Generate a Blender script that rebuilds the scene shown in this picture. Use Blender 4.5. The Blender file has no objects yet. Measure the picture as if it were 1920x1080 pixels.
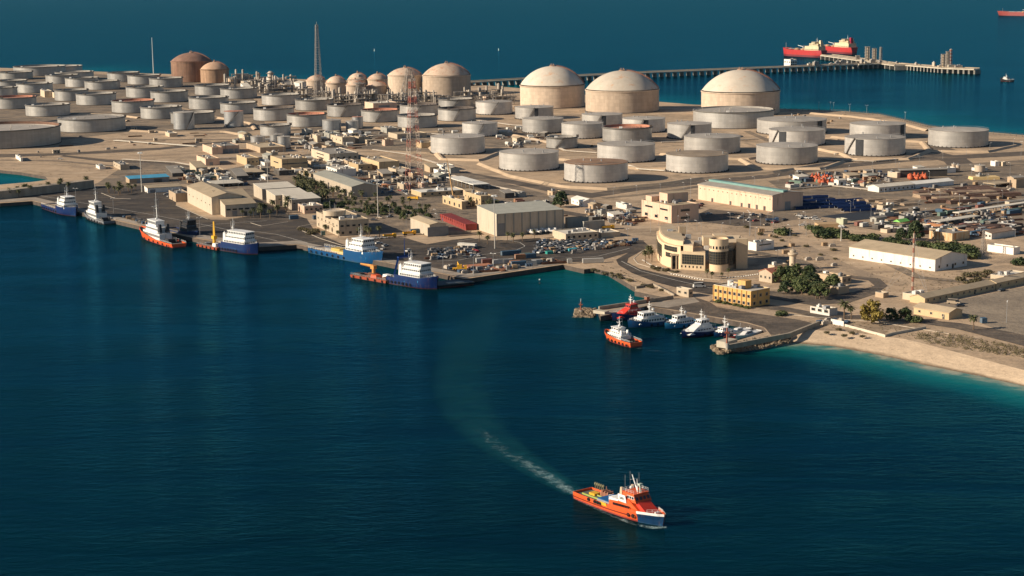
import bpy, bmesh, math, random
import numpy as np
from mathutils import Vector, Matrix
from mathutils.geometry import tessellate_polygon
random.seed(11)
rnd = random.Random(5)
SC = bpy.context.scene
COL = SC.collection
# ------------------------------------------------------------------ camera
CAM_H, FPX = 168.0, 3300.0
PITCH, ROLL = math.atan(600 / 3300.0), 0.012
fw = Vector((0, math.cos(PITCH), -math.sin(PITCH)))
up0 = Vector((0, math.sin(PITCH), math.cos(PITCH)))
rt0 = Vector((1, 0, 0))
upv = up0 * math.cos(ROLL) + rt0 * math.sin(ROLL)
rtv = rt0 * math.cos(ROLL) - up0 * math.sin(ROLL)
CAMP = Vector((0, 0, CAM_H))
cd = bpy.data.cameras.new('camera')
cam = bpy.data.objects.new('camera', cd)
COL.objects.link(cam)
cam.matrix_world = Matrix(((rtv.x, upv.x, -fw.x, 0), (rtv.y, upv.y, -fw.y, 0), (rtv.z, upv.z, -fw.z, CAM_H), (0, 0, 0, 1)))
cd.sensor_width = 36.0
cd.lens = FPX / 1920 * 36.0
cd.clip_start, cd.clip_end = 1.0, 120000.0
SC.camera = cam
# ------------------------------------------------------------------ light
SUN_EL = math.radians(23)
SUN_AZ = math.atan2(-0.965, -0.26)            # direction towards the sun, clockwise from +Y
sdir = Vector((math.sin(SUN_AZ) * math.cos(SUN_EL), math.cos(SUN_AZ) * math.cos(SUN_EL), math.sin(SUN_EL)))
w = bpy.data.worlds.new('World')
SC.world = w
w.use_nodes = True
nt = w.node_tree
sky = nt.nodes.new('ShaderNodeTexSky')
sky.sky_type = 'NISHITA'
sky.sun_disc = False
sky.sun_elevation = SUN_EL
sky.sun_rotation = SUN_AZ
sky.air_density, sky.dust_density, sky.ozone_density = 1.0, 0.6, 2.5
bg = nt.nodes['Background']
bg.inputs['Strength'].default_value = 0.05
nt.links.new(sky.outputs['Color'], bg.inputs['Color'])
sl = bpy.data.lights.new('sun', 'SUN')
sl.energy, sl.angle, sl.color = 5.0, math.radians(0.5), (1.0, 0.86, 0.68)
so = bpy.data.objects.new('sun', sl)
COL.objects.link(so)
so.rotation_mode = 'QUATERNION'
so.rotation_quaternion = (-sdir).to_track_quat('-Z', 'Y')
so.location = sdir * 3000
SC.view_settings.view_transform = 'Standard'
SC.view_settings.look = 'None'
SC.view_settings.gamma = 1.0
SC.view_settings.exposure = 0.52
SC.cycles.max_bounces = 6
SC.cycles.transparent_max_bounces = 8
# ------------------------------------------------------------------ pixel -> ground helpers (photo pixels 1920x1080)
ZL = 2.5
def G(px, py, z=ZL):
    d = fw + rtv * ((px - 960) / FPX) - upv * ((py - 540) / FPX)
    t = (z - CAM_H) / d.z
    return CAMP + d * t
def depth(p):
    return (Vector(p) - CAMP).dot(fw)
def hgt(hpx, p):
    return hpx * depth(p) / FPX / 0.985
def ray_len(p, u, px):
    """distance along u from p until it projects to column px"""
    k = (px - 960) / FPX
    q = Vector(p) - CAMP
    A, a, B, b = q.dot(rtv), u.dot(rtv), q.dot(fw), u.dot(fw)
    return (k * B - A) / (a - k * b)
# ------------------------------------------------------------------ materials
_M = {}
def N(t, ty, **kw):
    n = t.nodes.new(ty)
    for k, v in kw.items():
        setattr(n, k, v)
    return n
def math_node(t, op, a, b=None, c=None):
    n = N(t, 'ShaderNodeMath', operation=op)
    for i, v in enumerate((a, b, c)):
        if v is None:
            continue
        if hasattr(v, 'links'):
            t.links.new(v, n.inputs[i])
        else:
            n.inputs[i].default_value = v
    return n.outputs[0]
def ramp(t, fac, stops):
    n = N(t, 'ShaderNodeValToRGB')
    e = n.color_ramp.elements
    while len(e) < len(stops):
        e.new(0.5)
    for i, (p, c) in enumerate(stops):
        e[i].position = p
        e[i].color = (c, c, c, 1) if isinstance(c, (int, float)) else (*c, 1)
    t.links.new(fac, n.inputs[0])
    return n.outputs[0]
def mixc(t, fac, a, b, mode='MIX'):
    n = N(t, 'ShaderNodeMix', data_type='RGBA', blend_type=mode)
    for s, v in (('Factor', fac), ('A', a), ('B', b)):
        i = [x for x in n.inputs if x.name == s and (x.type == 'RGBA' if s != 'Factor' else x.type == 'VALUE')][0]
        if hasattr(v, 'links'):
            t.links.new(v, i)
        else:
            i.default_value = v if s == 'Factor' else (*v, 1)
    return [x for x in n.outputs if x.type == 'RGBA'][0]
def noise(t, vec, scale, detail=4, rough=.55, dist=0):
    n = N(t, 'ShaderNodeTexNoise')
    n.inputs['Scale'].default_value = scale
    n.inputs['Detail'].default_value = detail
    n.inputs['Roughness'].default_value = rough
    n.inputs['Distortion'].default_value = dist
    t.links.new(vec, n.inputs['Vector'])
    return n.outputs['Fac']
def mapping(t, vec, scale=(1, 1, 1), rot=(0, 0, 0)):
    n = N(t, 'ShaderNodeMapping')
    n.inputs['Scale'].default_value = scale
    n.inputs['Rotation'].default_value = rot
    t.links.new(vec, n.inputs['Vector'])
    return n.outputs[0]
def new_mat(name):
    m = bpy.data.materials.new(name)
    m.use_nodes = True
    return m, m.node_tree, m.node_tree.nodes['Principled BSDF']
def mul(c, k):
    return tuple(max(0, min(1, x * k)) for x in c)
def mat(name, col, rough=.75, var=.18, sc=.3, streak=False, metal=0, spec=.3, rust=0, rustcol=(.16, .07, .03), rv=.12):
    """weathered matte surface: two scales of tone, optional run-down streaks and rust patches, small change from object to object"""
    if name in _M:
        return _M[name]
    m, t, b = new_mat(name)
    tc = N(t, 'ShaderNodeTexCoord').outputs['Object']
    vec = mapping(t, tc, (1, 1, .12)) if streak else tc
    n1 = noise(t, vec, sc, 5)
    c = mixc(t, ramp(t, n1, [(.3, 0), (.7, 1)]), mul(col, 1 - var), mul(col, 1 + var))
    n2 = noise(t, tc, sc * 6, 3)
    c = mixc(t, math_node(t, 'MULTIPLY', ramp(t, n2, [(.45, 0), (.75, 1)]), var), c, mul(col, .35))
    if rust:
        n3 = noise(t, vec, sc * 1.7, 6, .65)
        c = mixc(t, ramp(t, n3, [(.62 - rust * .3, 0), (.75 - rust * .25, 1)]), c, rustcol)
    oi = N(t, 'ShaderNodeObjectInfo').outputs['Random']
    k = math_node(t, 'MULTIPLY_ADD', oi, rv * 2, 1 - rv)
    cx = N(t, 'ShaderNodeCombineXYZ')
    for i in range(3):
        t.links.new(k, cx.inputs[i])
    c = mixc(t, 1.0, c, cx.outputs[0], 'MULTIPLY')
    t.links.new(c, b.inputs['Base Color'])
    b.inputs['Roughness'].default_value = rough
    b.inputs['Metallic'].default_value = metal
    b.inputs['Specular IOR Level'].default_value = spec
    _M[name] = m
    return m
def tank_mat(name, col, panels=30, course=2.4, rough=.5, metal=.25, streakv=.25, dirt=.3, dirtcol=(.2, .13, .08)):
    """plate shell: welded courses, panels round the wall, stains running down"""
    if name in _M:
        return _M[name]
    m, t, b = new_mat(name)
    tc = N(t, 'ShaderNodeTexCoord').outputs['Object']
    s = N(t, 'ShaderNodeSeparateXYZ')
    t.links.new(tc, s.inputs[0])
    an = math_node(t, 'MULTIPLY', math_node(t, 'ARCTAN2', s.outputs[1], s.outputs[0]), panels / 6.28318)
    zc = math_node(t, 'DIVIDE', s.outputs[2], course)
    row = math_node(t, 'FLOOR', zc)
    an2 = math_node(t, 'MULTIPLY_ADD', row, .37, an)
    cv = N(t, 'ShaderNodeCombineXYZ')
    t.links.new(math_node(t, 'FLOOR', an2), cv.inputs[0])
    t.links.new(row, cv.inputs[1])
    wn = N(t, 'ShaderNodeTexWhiteNoise', noise_dimensions='2D')
    t.links.new(cv.outputs[0], wn.inputs['Vector'])
    cell = math_node(t, 'MULTIPLY_ADD', wn.outputs['Value'], .16, .92)
    seam = math_node(t, 'MULTIPLY', ramp(t, math_node(t, 'FRACT', zc), [(0, .82), (.1, 1)]), ramp(t, math_node(t, 'FRACT', an2), [(0, .86), (.05, 1)]))
    n1 = noise(t, mapping(t, tc, (1, 1, .06)), .35, 5)
    st = ramp(t, n1, [(.35, 1 - streakv), (.6, 1.0)])
    k = math_node(t, 'MULTIPLY', math_node(t, 'MULTIPLY', cell, seam), st)
    n3 = noise(t, mapping(t, tc, (1, 1, .25)), .12, 5)
    base = mixc(t, math_node(t, 'MULTIPLY', ramp(t, n3, [(.45, 0), (.75, 1)]), dirt), col, dirtcol)
    oi = N(t, 'ShaderNodeObjectInfo').outputs['Random']
    k = math_node(t, 'MULTIPLY', k, math_node(t, 'MULTIPLY_ADD', oi, .32, .80))
    cx = N(t, 'ShaderNodeCombineXYZ')
    for i in range(3):
        t.links.new(k, cx.inputs[i])
    t.links.new(mixc(t, 1.0, base, cx.outputs[0], 'MULTIPLY'), b.inputs['Base Color'])
    b.inputs['Roughness'].default_value = rough
    b.inputs['Metallic'].default_value = metal
    b.inputs['Specular IOR Level'].default_value = .4
    _M[name] = m
    return m
def banded(name, c1, c2, band):
    """painted bands up a mast"""
    if name in _M:
        return _M[name]
    m, t, b = new_mat(name)
    s = N(t, 'ShaderNodeSeparateXYZ')
    t.links.new(N(t, 'ShaderNodeTexCoord').outputs['Object'], s.inputs[0])
    f = math_node(t, 'FRACT', math_node(t, 'DIVIDE', s.outputs[2], band * 2))
    t.links.new(mixc(t, math_node(t, 'GREATER_THAN', f, .5), c1, c2), b.inputs['Base Color'])
    b.inputs['Roughness'].default_value = .6
    _M[name] = m
    return m
def leafmat(name, c1, c2):
    if name in _M:
        return _M[name]
    m, t, b = new_mat(name)
    g = N(t, 'ShaderNodeNewGeometry')
    r = g.outputs['Random Per Island']
    c = mixc(t, r, c1, c2)
    oi = N(t, 'ShaderNodeObjectInfo').outputs['Random']
    c = mixc(t, math_node(t, 'MULTIPLY', oi, .35), c, mul(c2, 1.2))
    t.links.new(c, b.inputs['Base Color'])
    b.inputs['Roughness'].default_value = .7
    b.inputs['Specular IOR Level'].default_value = .15
    _M[name] = m
    return m
# ------------------------------------------------------------------ mesh builder
class MB:
    def __init__(s):
        s.v, s.f, s.mi, s.cur = [], [], [], 0
    def add(s, vs, fs):
        o = len(s.v)
        s.v += [tuple(x) for x in vs]
        s.f += [tuple(i + o for i in f) for f in fs]
        s.mi += [s.cur] * len(fs)
        return s
    def box(s, x0, x1, y0, y1, z0, z1, rot=0, c=(0, 0)):
        vs = [(x, y, z) for z in (z0, z1) for x, y in ((x0, y0), (x1, y0), (x1, y1), (x0, y1))]
        if rot:
            ca, sa = math.cos(rot), math.sin(rot)
            vs = [(c[0] + (x - c[0]) * ca - (y - c[1]) * sa, c[1] + (x - c[0]) * sa + (y - c[1]) * ca, z) for x, y, z in vs]
        return s.add(vs, [(3, 2, 1, 0), (4, 5, 6, 7), (0, 1, 5, 4), (1, 2, 6, 5), (2, 3, 7, 6), (3, 0, 4, 7)])
    def frustum(s, b, t):
        """b, t = (x0,x1,y0,y1,z)"""
        vs = [(x, y, q[4]) for q in (b, t) for x, y in ((q[0], q[2]), (q[1], q[2]), (q[1], q[3]), (q[0], q[3]))]
        return s.add(vs, [(3, 2, 1, 0), (4, 5, 6, 7), (0, 1, 5, 4), (1, 2, 6, 5), (2, 3, 7, 6), (3, 0, 4, 7)])
    def prism(s, pts, z0, z1):
        n = len(pts)
        if sum(pts[i][0] * pts[(i + 1) % n][1] - pts[(i + 1) % n][0] * pts[i][1] for i in range(n)) < 0:
            pts = pts[::-1]
        vs = [(p[0], p[1], z0) for p in pts] + [(p[0], p[1], z1) for p in pts]
        fs = [(i, (i + 1) % n, n + (i + 1) % n, n + i) for i in range(n)]
        tri = tessellate_polygon([[Vector((p[0], p[1], 0)) for p in pts]])
        for a, b, c in tri:
            ar = (pts[b][0] - pts[a][0]) * (pts[c][1] - pts[a][1]) - (pts[c][0] - pts[a][0]) * (pts[b][1] - pts[a][1])
            if ar < 0:
                b, c = c, b
            fs += [(n + a, n + b, n + c), (c, b, a)]
        return s.add(vs, fs)
    def lathe(s, prof, n=40, a0=0, a1=2 * math.pi, c=(0, 0)):
        full = abs(a1 - a0) > 6.28
        m = n if full else n + 1
        vs, fs = [], []
        for r, z in prof:
            for i in range(m):
                a = a0 + (a1 - a0) * i / n
                vs.append((c[0] + r * math.cos(a), c[1] + r * math.sin(a), z))
        for j in range(len(prof) - 1):
            for i in range(n):
                k = (i + 1) % m
                fs.append((j * m + i, j * m + k, (j + 1) * m + k, (j + 1) * m + i))
        return s.add(vs, fs)
    def cyl(s, c, r, z0, z1, n=12, r1=None):
        r1 = r if r1 is None else r1
        return s.lathe([(.001, z0), (r, z0), (r1, z1), (.001, z1)], n, c=c)
    def bar(s, p, q, r, n=4, r2=None):
        p, q = Vector(p), Vector(q)
        r2 = r if r2 is None else r2
        d = (q - p)
        if d.length < 1e-6:
            return s
        d.normalize()
        a = d.orthogonal().normalized()
        b = d.cross(a)
        vs = []
        for P, rr in ((p, r), (q, r2)):
            for i in range(n):
                t = 2 * math.pi * (i + .5) / n
                vs.append(P + (a * math.cos(t) + b * math.sin(t)) * rr)
        fs = [(i, (i + 1) % n, n + (i + 1) % n, n + i) for i in range(n)] + [tuple(range(n))[::-1], tuple(range(n, 2 * n))]
        return s.add(vs, fs)
    def tube(s, pts, r, n=6):
        for a, b in zip(pts[:-1], pts[1:]):
            s.bar(a, b, r, n)
        return s
    def sphere(s, c, r, n=8, sq=1, jit=0):
        vs, fs = [], []
        rings = max(3, n // 2)
        for j in range(rings + 1):
            ph = math.pi * j / rings
            for i in range(n):
                th = 2 * math.pi * i / n
                k = r * (1 + (rnd.random() - .5) * jit)
                vs.append((c[0] + k * math.sin(ph) * math.cos(th), c[1] + k * math.sin(ph) * math.sin(th), c[2] + k * sq * math.cos(ph)))
        for j in range(rings):
            for i in range(n):
                fs.append((j * n + i, (j + 1) * n + i, (j + 1) * n + (i + 1) % n, j * n + (i + 1) % n))
        return s.add(vs, fs)
    def mesh(s, name, mats, smooth=False):
        me = bpy.data.meshes.new(name)
        me.from_pydata(s.v, [], s.f)
        for m in (mats if isinstance(mats, (list, tuple)) else ([mats] if mats else [])):
            me.materials.append(m)
        if any(s.mi):
            me.polygons.foreach_set('material_index', s.mi)
        if smooth:
            me.polygons.foreach_set('use_smooth', [True] * len(me.polygons))
        me.update()
        return me
    def build(s, name, mats, parent=None, smooth=False, loc=None, rz=0):
        o = bpy.data.objects.new(name, s.mesh(name, mats, smooth))
        COL.objects.link(o)
        if parent:
            o.parent = parent
        if loc is not None:
            o.location = loc
        if rz:
            o.rotation_euler.z = rz
        return o
def autosmooth(o, ang=35):
    me = o.data
    bm = bmesh.new()
    bm.from_mesh(me)
    for f in bm.faces:
        f.smooth = True
    for e in bm.edges:
        if len(e.link_faces) == 2 and e.calc_face_angle(0) > math.radians(ang):
            e.smooth = False
    bm.to_mesh(me)
    bm.free()
    return o
def empty(name, loc, rz=0):
    o = bpy.data.objects.new(name, None)
    o.empty_display_size = 1
    COL.objects.link(o)
    o.location = loc
    o.rotation_euler.z = rz
    return o
def tag(o, label=None, cat=None, group=None, kind=None):
    for k, v in (('label', label), ('category', cat), ('group', group), ('kind', kind)):
        if v:
            o[k] = v
    return o
def dup(o, loc, rz=0, scale=None, label=None, group=None):
    c = o.copy()
    COL.objects.link(c)
    c.location = loc
    c.rotation_euler.z = rz
    if scale:
        c.scale = (scale,) * 3 if isinstance(scale, (int, float)) else scale
    if label:
        c['label'] = label
    if group:
        c['group'] = group
    for ch in list(o.children):
        d = ch.copy()
        COL.objects.link(d)
        d.parent = c
        for g in list(ch.children):
            e = g.copy()
            COL.objects.link(e)
            e.parent = d
    return c
def part(mb, name, m, parent, label=None, smooth=False):
    o = mb.build(name, m, parent, smooth)
    if label:
        o['label'] = label
    return o
# common materials
CONC = mat('concrete', (.40, .35, .29), .85, .2, .2)
DARK = mat('dark_steel', (.035, .035, .038), .6, .3, .5)
GREY = mat('grey_steel', (.30, .30, .30), .55, .2, .4)
WHITE = mat('white_paint', (.74, .72, .68), .5, .08, .4, streak=True)
GLASS = mat('dark_glass', (.018, .022, .028), .12, .3, .3, spec=.6)
RUST = mat('rusty_steel', (.13, .06, .035), .8, .35, .5)
BLACK = mat('black_rubber', (.015, .015, .016), .8, .2, 1)
YELLOW = mat('yellow_paint', (.70, .38, .03), .5, .12, .5)
RED = mat('red_paint', (.55, .05, .03), .5, .15, .4)
CREAMW = mat('cream_paint', (.62, .50, .33), .7, .12, .25, streak=True)
# ------------------------------------------------------------------ setting: land, water
def flat_poly(name, pts, z, m, skirt=None):
    mb = MB()
    P = [(p[0], p[1]) for p in pts]
    n = len(P)
    tri = tessellate_polygon([[Vector((p[0], p[1], 0)) for p in P]])
    fs = []
    for a, b, c in tri:
        ar = (P[b][0] - P[a][0]) * (P[c][1] - P[a][1]) - (P[c][0] - P[a][0]) * (P[b][1] - P[a][1])
        fs.append((a, b, c) if ar > 0 else (a, c, b))
    mb.add([(p[0], p[1], z) for p in P], fs)
    if skirt is not None:
        mb.cur = 1
        vs = [(p[0], p[1], z) for p in P] + [(p[0], p[1], skirt) for p in P]
        mb.add(vs, [(i, (i + 1) % n, n + (i + 1) % n, n + i) for i in range(n)])
    o = mb.build(name, m)
    return tag(o, kind='structure')
def g2(pts, z=ZL):
    return [G(x, y, z) for x, y in pts]
def ground_mat(name, c1, c2, c3, s=1.0, tracks=True, rough=.9, drift=None):
    m, t, b = new_mat(name)
    tc = N(t, 'ShaderNodeTexCoord').outputs['Object']
    a = noise(t, tc, .006 * s, 6, .6, .4)
    c = mixc(t, ramp(t, a, [(.35, 0), (.65, 1)]), c1, c2)
    d = noise(t, mapping(t, tc, (1, 1.5, 1), (0, 0, -.35)), .018 * s, 7, .68, .8)
    c = mixc(t, ramp(t, d, [(.47, 0), (.62, .8)]), c, c3)
    e = noise(t, tc, .22 * s, 5, .7)
    c = mixc(t, ramp(t, e, [(.4, .32), (.72, 0)]), c, mul(c3, .5))
    f = noise(t, tc, 1.1 * s, 3, .7)
    c = mixc(t, ramp(t, f, [(.45, 0), (.75, .35)]), c, mul(c1, 1.25))
    if tracks:
        wv = N(t, 'ShaderNodeTexWave', wave_type='BANDS', bands_direction='Y')
        wv.inputs['Scale'].default_value = .006 * s
        wv.inputs['Distortion'].default_value = 9
        wv.inputs['Detail'].default_value = 3
        wv.inputs['Detail Scale'].default_value = .6
        t.links.new(mapping(t, tc, (1, 1, 1), (0, 0, .5)), wv.inputs['Vector'])
        c = mixc(t, ramp(t, wv.outputs['Fac'], [(.93, 0), (.98, .16)]), c, mul(c1, 1.2))
    if drift:                                    # sand blown over the surface, and darker oily patches
        n4 = noise(t, mapping(t, tc, (1, 1.8, 1), (0, 0, .6)), .03, 8, .72, 1.0)
        c = mixc(t, ramp(t, n4, [(.5, 0), (.68, .75)]), c, drift)
        n5 = noise(t, tc, .05, 6, .7, .5)
        c = mixc(t, ramp(t, n5, [(.58, 0), (.68, .6)]), c, mul(c3, .55))
    t.links.new(c, b.inputs['Base Color'])
    b.inputs['Roughness'].default_value = rough
    b.inputs['Specular IOR Level'].default_value = .1
    bp = N(t, 'ShaderNodeBump')
    bp.inputs['Strength'].default_value = .6
    bp.inputs['Distance'].default_value = 1.0
    t.links.new(noise(t, tc, .12 * s, 6, .65), bp.inputs['Height'])
    t.links.new(bp.outputs[0], b.inputs['Normal'])
    _M[name] = m
    return m
SAND = ground_mat('sandy_ground', (.58, .42, .275), (.45, .33, .22), (.25, .19, .135), 1.0, True, .9, (.56, .43, .30))
GRAVEL = ground_mat('gravel_ground', (.285, .225, .165), (.21, .168, .128), (.125, .104, .084), 1.6, True, .9, (.44, .32, .21))
ASPH = ground_mat('asphalt', (.105, .088, .074), (.078, .067, .059), (.055, .049, .045), 1.5, False, .8, (.20, .155, .11))
ASPH2 = ground_mat('worn_asphalt', (.16, .13, .105), (.13, .105, .085), (.09, .077, .066), 1.8, False, .85, (.30, .225, .155))
PALEY = ground_mat('pale_yard', (.36, .29, .215), (.31, .25, .185), (.22, .18, .14), 1.4, False, .9)
BEACH = ground_mat('beach_sand', (.74, .56, .38), (.68, .51, .345), (.58, .43, .29), 1.2, False)
PADM = ground_mat('tank_pad_gravel', (.49, .36, .24), (.42, .31, .21), (.29, .225, .165), 2.0, False)
QUAYC = mat('quay_concrete', (.36, .30, .235), .85, .25, .12)
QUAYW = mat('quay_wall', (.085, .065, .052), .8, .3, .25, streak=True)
SHOREROCK = mat('shore_rock', (.26, .195, .13), .9, .35, .35)
front = [(-420, 388), (0, 381), (61, 377), (262, 424), (366, 447), (473, 464), (556, 459), (815, 511), (872, 523),
         (1056, 496), (1095, 505), (1112, 503), (1140, 509), (1165, 524), (1192, 540), (1190, 546), (1262, 561),
         (1122, 582), (1126, 593), (1212, 574), (1260, 582), (1330, 594), (1400, 606), (1432, 615), (1438, 622), (1360, 645), (1364, 651), (1482, 629)]
beach_in = [(1492, 618), (1580, 621), (1700, 636), (1800, 662), (1920, 694), (2100, 745), (2700, 900)]
back = [(2700, 330), (2300, 290), (2050, 266), (1920, 253), (1860, 248), (1800, 243), (1740, 235), (1700, 225), (1650, 214), (1590, 209), (1535, 206),
        (1440, 203), (1300, 196), (1240, 191), (1100, 178), (960, 164), (884, 158), (760, 152), (620, 150), (480, 146), (320, 139), (230, 136), (0, 127), (-420, 121)]
inlet = [(-420, 316), (0, 319), (40, 323), (85, 331), (90, 337), (60, 341), (0, 346), (-420, 354)]
landpts = g2(front + beach_in + back + inlet)
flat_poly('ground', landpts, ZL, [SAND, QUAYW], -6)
t = BEACH.node_tree
b = t.nodes['Principled BSDF']
lk = b.inputs['Base Color'].links[0].from_socket
sx = N(t, 'ShaderNodeSeparateXYZ')
po = N(t, 'ShaderNodeTexCoord').outputs['Object']
t.links.new(po, sx.inputs[0])
zz = math_node(t, 'MULTIPLY_ADD', noise(t, po, .15, 4), .5, sx.outputs[2])
wet = ramp(t, math_node(t, 'DIVIDE', zz, 3.0), [(.12, 1), (.24, 0)])
c = mixc(t, wet, lk, (.20, .145, .095))
weed = math_node(t, 'MULTIPLY', ramp(t, math_node(t, 'DIVIDE', zz, 3.0), [(.34, 0), (.42, 1), (.46, 1), (.54, 0)]), ramp(t, noise(t, po, .7, 5, .7), [(.56, 0), (.66, .6)]))
t.links.new(mixc(t, weed, c, (.12, .085, .055)), b.inputs['Base Color'])
beach_out = [(1470, 642), (1560, 649), (1650, 666), (1750, 688), (1850, 708), (1920, 724), (2100, 770), (2700, 930)]
mb = MB()
bi = g2([(1484, 622)] + beach_in, ZL + .02)
bo = g2([(1466, 640)] + beach_out, 0.0)
bi2 = []
nseg = 60
def resample(pts, n):
    L = [0]
    for a, b in zip(pts[:-1], pts[1:]):
        L.append(L[-1] + (b - a).length)
    out, j = [], 0
    for i in range(n + 1):
        s = L[-1] * i / n
        while j < len(L) - 2 and L[j + 1] < s:
            j += 1
        out.append(pts[j].lerp(pts[j + 1], (s - L[j]) / (L[j + 1] - L[j])))
    return out
A, B = resample(bi, nseg), resample(bo, nseg)
rows = []
for k, zz in ((0, None), (.35, 1.75), (.7, .8), (1.0, 0.0), (1.5, -2.5), (1.9, -6)):
    rows.append([(a.x + (b.x - a.x) * k, a.y + (b.y - a.y) * k, ZL + .02 if zz is None else zz + .12 * math.sin(i * 1.7 + k * 5) * (0 < k < 1)) for i, (a, b) in enumerate(zip(A, B))])
vs = [p for r in rows for p in r]
mb.add(vs, [(j * (nseg + 1) + i, (j + 1) * (nseg + 1) + i, (j + 1) * (nseg + 1) + i + 1, j * (nseg + 1) + i + 1) for j in range(5) for i in range(nseg)])
tag(mb.build('beach', BEACH, smooth=True), kind='structure')
# sheets of paving, a few centimetres above the ground
sheets = [
    ('quay_yard', ASPH, .03, [(2, 370), (62, 364), (150, 357), (186, 342), (240, 347), (318, 343), (352, 352), (330, 372), (330, 384), (395, 412), (425, 412), (486, 402), (552, 402), (575, 410), (592, 436), (652, 462), (700, 446), (760, 446), (800, 458),
      (846, 450), (880, 446), (930, 452), (1012, 446), (1040, 468), (1170, 452), (1205, 455), (1200, 470), (1100, 488), (1055, 492), (872, 516), (816, 505), (558, 454), (474, 459), (368, 442), (262, 419), (64, 372)]),
    ('harbour_yard', ASPH2, .03, [(1128, 590), (1212, 574), (1262, 562), (1300, 556), (1330, 566), (1345, 576), (1420, 588), (1500, 600), (1532, 608), (1450, 634), (1434, 614), (1400, 604), (1330, 592), (1260, 580), (1214, 573)]),
    ('pier_deck', QUAYC, .045, [(1124, 584), (1262, 562.5), (1300, 557), (1312, 566), (1252, 577), (1212, 572.5), (1128, 592)]),
    ('road', ASPH, .05, [(1170, 452), (1206, 452), (1218, 462), (1178, 484), (1176, 492), (1200, 504), (1255, 517), (1310, 527), (1380, 533), (1425, 532), (1425, 540), (1380, 552), (1330, 552), (1290, 545), (1232, 530), (1185, 512), (1160, 497), (1155, 487), (1180, 473), (1120, 490), (1060, 492), (1060, 478)]),
    ('road', ASPH2, .05, [(600, 285), (672, 291), (790, 309), (960, 337), (1050, 355), (1110, 362), (1200, 348), (1310, 338), (1440, 327), (1560, 309), (1700, 296), (2200, 268), (2200, 278), (1700, 303), (1570, 316), (1440, 334), (1310, 346), (1200, 357), (1110, 371), (1040, 362), (960, 345), (790, 315), (672, 296), (600, 290)]),
    ('road', ASPH2, .06, [(-300, 291), (0, 289), (120, 287), (220, 281), (300, 277), (380, 268), (470, 262), (620, 256), (620, 259), (470, 266), (380, 273), (300, 281), (220, 286), (120, 291), (0, 295), (-300, 299)]),
    ('road', ASPH2, .07, [(120, 291), (200, 299), (300, 302), (370, 309), (440, 325), (520, 345), (590, 352), (590, 357), (510, 352), (430, 332), (360, 314), (300, 307), (200, 304), (112, 293)]),
    ('road', ASPH2, .05, [(1640, 298), (1690, 296), (1720, 285), (1760, 272), (1800, 283), (1770, 287), (1810, 296), (1830, 310), (1780, 314), (1770, 303), (1740, 296), (1700, 301)]),
    ('garden_lane', ASPH2, .025, [(592, 398), (640, 388), (720, 384), (860, 398), (930, 402), (900, 414), (820, 424), (760, 440), (700, 436), (640, 412)]),
    ('yard_road', ASPH2, .04, [(470, 330), (560, 344), (700, 360), (760, 372), (830, 386), (880, 400), (870, 404), (820, 392), (750, 380), (690, 366), (560, 352), (466, 338)]),
    ('yard_road', ASPH2, .045, [(690, 330), (780, 338), (960, 372), (1040, 392), (1100, 402), (1096, 407), (1030, 399), (950, 379), (780, 345), (690, 336)]),
    ('open_lot', ASPH2, .035, [(1312, 400), (1330, 392), (1450, 404), (1500, 415), (1470, 424), (1380, 424), (1318, 416)]),
    ('sand_track', PADM, .04, [(1420, 455), (1520, 462), (1600, 500), (1640, 515), (1700, 530), (1690, 536), (1620, 522), (1560, 500), (1500, 472), (1420, 462)]),
    ('sand_track', PADM, .04, [(1440, 420), (1520, 408), (1640, 408), (1760, 412), (1790, 404), (1920, 380), (1920, 386), (1800, 412), (1700, 420), (1560, 418), (1450, 428)]),
    ('parking_yard', PALEY, .03, [(1752, 572), (1870, 548), (2100, 505), (2250, 560), (2100, 640), (1900, 632), (1840, 606), (1812, 596), (1790, 578)]),
    ('road', ASPH2, .05, [(1330, 566), (1480, 585), (1540, 598), (1620, 598), (1700, 603), (1790, 616), (1860, 634), (1980, 664), (2200, 720), (2200, 690), (1980, 640), (1880, 620), (1800, 606), (1700, 597), (1620, 591), (1560, 592), (1480, 577), (1340, 558)]),
    ('road', ASPH2, .05, [(1440, 545), (1530, 556), (1600, 548), (1640, 536), (1628, 526), (1585, 520), (1592, 516), (1650, 523), (1664, 536), (1640, 552), (1590, 568), (1520, 572), (1440, 560)]),
    ('gravel_yard', GRAVEL, .02, [(1440, 340), (1560, 322), (1700, 314), (1920, 300), (2300, 300), (2300, 420), (1920, 430), (1800, 452), (1700, 440), (1600, 425), (1500, 420), (1440, 400), (1500, 380)]),
    ('gravel_yard', GRAVEL, .02, [(170, 352), (250, 300), (420, 318), (520, 300), (620, 280), (760, 305), (900, 330), (1040, 368), (1040, 400), (900, 400), (880, 440), (700, 440), (590, 400), (430, 400), (350, 345)]),
    ('gravel_yard', GRAVEL, .012, [(-200, 138), (60, 134), (240, 142), (330, 150), (440, 158), (480, 190), (500, 240), (440, 252), (250, 246), (120, 262), (-200, 270)]),
    ('gravel_yard', GRAVEL, .015, [(430, 150), (560, 160), (900, 178), (960, 200), (800, 212), (600, 196), (440, 170)]),
    ('gravel_yard', GRAVEL, .015, [(560, 238), (760, 236), (1060, 240), (1010, 272), (800, 285), (600, 276)]),
    ('quay_apron', QUAYC, .05, [(-300, 384), (0, 379), (61, 375.5), (262, 422), (366, 445), (366, 440), (262, 416.5), (66, 370), (0, 374), (-300, 378)]),
    ('quay_apron', QUAYC, .05, [(369, 446), (473, 462.5), (556, 457.5), (815, 509.5), (872, 521), (1056, 494.5), (1056, 489), (872, 514), (816, 503), (556, 451.5), (476, 456), (370, 439)]),
]
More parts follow.
